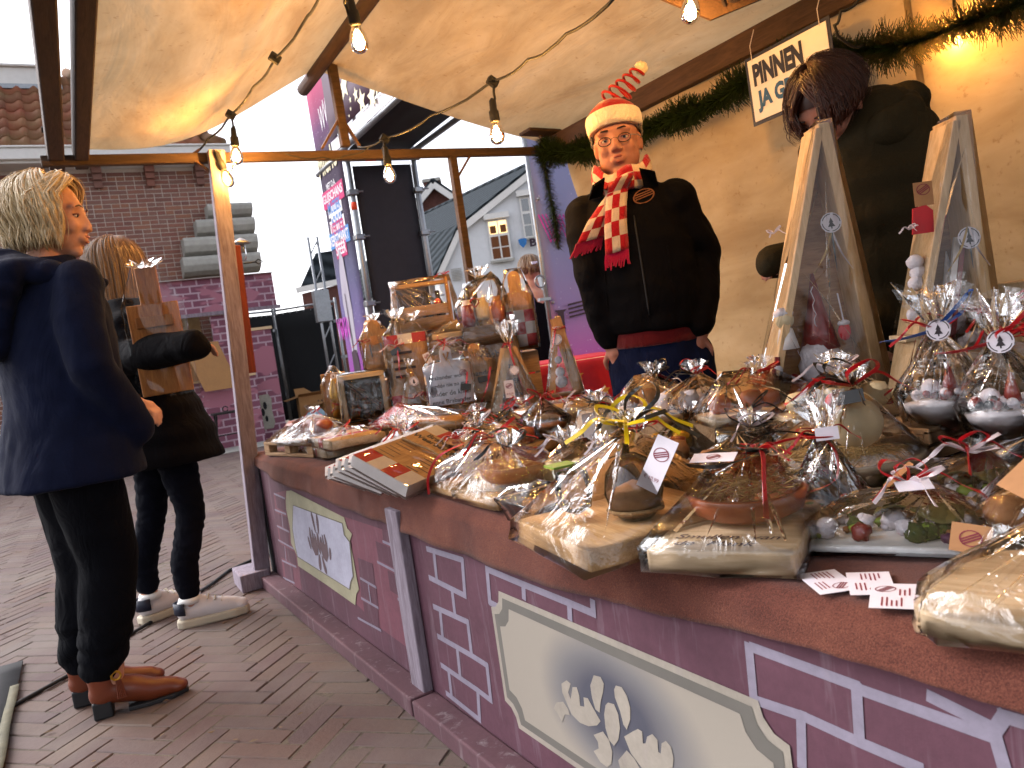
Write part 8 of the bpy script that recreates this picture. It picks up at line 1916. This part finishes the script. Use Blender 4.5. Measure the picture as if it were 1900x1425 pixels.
body += hand(hR2, fdir, (0, 0, 1), .9, .9, 1) + hand(hL2, (-.2, -.2, -1), pp(1, 0, 0), 1, .6, -1)
bo = blob('body', body, .007, 4, 'skin_ruddy', pn); face_finish(pn, bo, P_, Q, 1, 'hair_auburn')
hair(pn, P_, Q, 1.02, 'hair_auburn', 1700, 1.6, .05, .002, 2, 12, 24, 1.12, .003, curl=.03, sweep=.3, hl=.3, fringe=420, fr_end=(25, 70))
jk = [('t', [shc + Vector((0, 0, .0)), shc.lerp(chs, .5), chs, chs.lerp(hipc, .5), hipc + Vector((0, 0, -.05))], [.175, .195, .2, .2, .205]), ('b', sR, (.1, .1, .1)), ('b', sL, (.1, .1, .1)), limb([sR, eR2, hR2 + fdir * .10], [.085, .07, .048]), limb([sL, eL2, hL2 + Vector((0, 0, .04))], [.085, .08, .062])]
for k in range(9):
    a = R_(yw2) + math.pi + (k - 4) * .5; jk.append(('b', nk + Vector((math.cos(a) * .1, math.sin(a) * .11, -.02 + .03 * math.cos((k - 4) * .5))) + (shc - nk) * .4, (.055, .055, .05)))
hd2 = []
for k in range(11):
    a = R_(yw2) + math.pi + (k - 5) * .42; hd2.append(('b', nk.lerp(shc, .3) + Vector((math.cos(a) * .115, math.sin(a) * .13, .05 * math.cos((k - 5) * .42) - .0)), (.05, .05, .06)))
for k in range(4): hd2.append(('b', shc + pp(-.09 - .025 * k, 0, 0) + Vector((0, 0, .12 - .05 * k)), (.06, .12 - .015 * k, .06), Rz(yw2)))
ho2 = blob('hood', hd2, .009, 6, 'olive_puffer', pn); displace(ho2, lambda p, n: p + n * (.012 * noise.noise(p * 12) + .004 * noise.noise(p * 30)))
jo = blob('jacket', jk, .011, 4, 'olive_puffer', pn); displace(jo, lambda p, n: p + n * (.006 * math.sin(p.z * 48 + 3 * noise.noise(p * 4)) + .004 * noise.noise(p * 12)))
blob('trousers', [limb([hipc + pp(0, -.09, 0), pp(.05, -.1, .48), pp(-.02, -.1, .08)], [.12, .09, .075]), limb([hipc + pp(0, .09, 0), pp(.05, .1, .48), pp(-.02, .1, .08)], [.12, .09, .075]), ('b', hipc, (.15, .17, .12), Rz(yw2))], .011, 4, 'navy_trousers', pn)
for sg in (-1, 1): blob('shoe', [limb([pp(-.03, sg * .1, .05), pp(.08, sg * .1, .045), pp(.16, sg * .1, .04)], [.05, .045, .036])], .01, 3, 'rubber', pn)

# ---------------------------------------------------------------- passer-by seen past the banner
p0 = at(984, 505, 6.3); vl = Vector((p0.x, p0.y, 0)); vn = thing('person', 'passer-by with clipped up light hair and black jacket, seen from behind past the banner', 'person', vl)
hc = Vector((0, 0, p0.z)); hd, P_, Q = head_parts(hc, 75, 0, 0, 1, .95); z_ = p0.z
body = hd + [limb([hc + Vector((0, 0, -.06)), hc + Vector((0, 0, -.2))], [.052, .07]), ('t', [hc + Vector((0, 0, -.24)), Vector((0, 0, .85))], [.12, .13])]
arms = []
for sg in (-1, 1):
    s0 = hc + Vector((sg * .17, -.0, -.25)); e0 = s0 + Vector((sg * .05, .0, -.28)); h0 = e0 + Vector((-sg * .02, .12, -.2)); arms.append((s0, e0, h0)); body += [limb([s0, e0, h0], [.045, .04, .03])] + hand(h0, (0, .5, -.8), (0, 1, 0), 1, .5) + [limb([Vector((sg * .09, 0, .85)), Vector((sg * .1, .02, .45)), Vector((sg * .1, 0, .07))], [.08, .058, .045])]
blob('body', body, .010, 3, 'skin_fair', vn); hair(vn, P_, Q, 1, 'hair_light_brown', 260, 1.5, .06, .004, 4, 15, 55, 1.12, .006, curl=.05)
MB().box(-.025, .025, -.02, .0, 0, .02).xf(Matrix.Translation(P_(-.125, 0, .05))).build('hair_clip', 'sign_white', vn)
blob('jacket', [('r', [((0, 0, z_ - .75), .19, .15, 0), ((0, 0, z_ - .5), .19, .15, 0), ((0, 0, z_ - .3), .2, .13, 0), ((0, 0, z_ - .19), .12, .1, 0), ((0, 0, z_ - .15), .075, .075, 0)])] + [limb(a, [.08, .07, .055]) for a in arms], .012, 4, 'black_jacket', vn)
blob('trousers', [limb([Vector((sg * .09, 0, .86)), Vector((sg * .1, .02, .45)), Vector((sg * .1, 0, .09))], [.11, .085, .07]) for sg in (-1, 1)], .012, 3, 'navy_trousers', vn)
for sg in (-1, 1): blob('shoe', [limb([Vector((sg * .1, -.03, .045)), Vector((sg * .1, .14, .04))], [.045, .036])], .012, 3, 'rubber', vn)
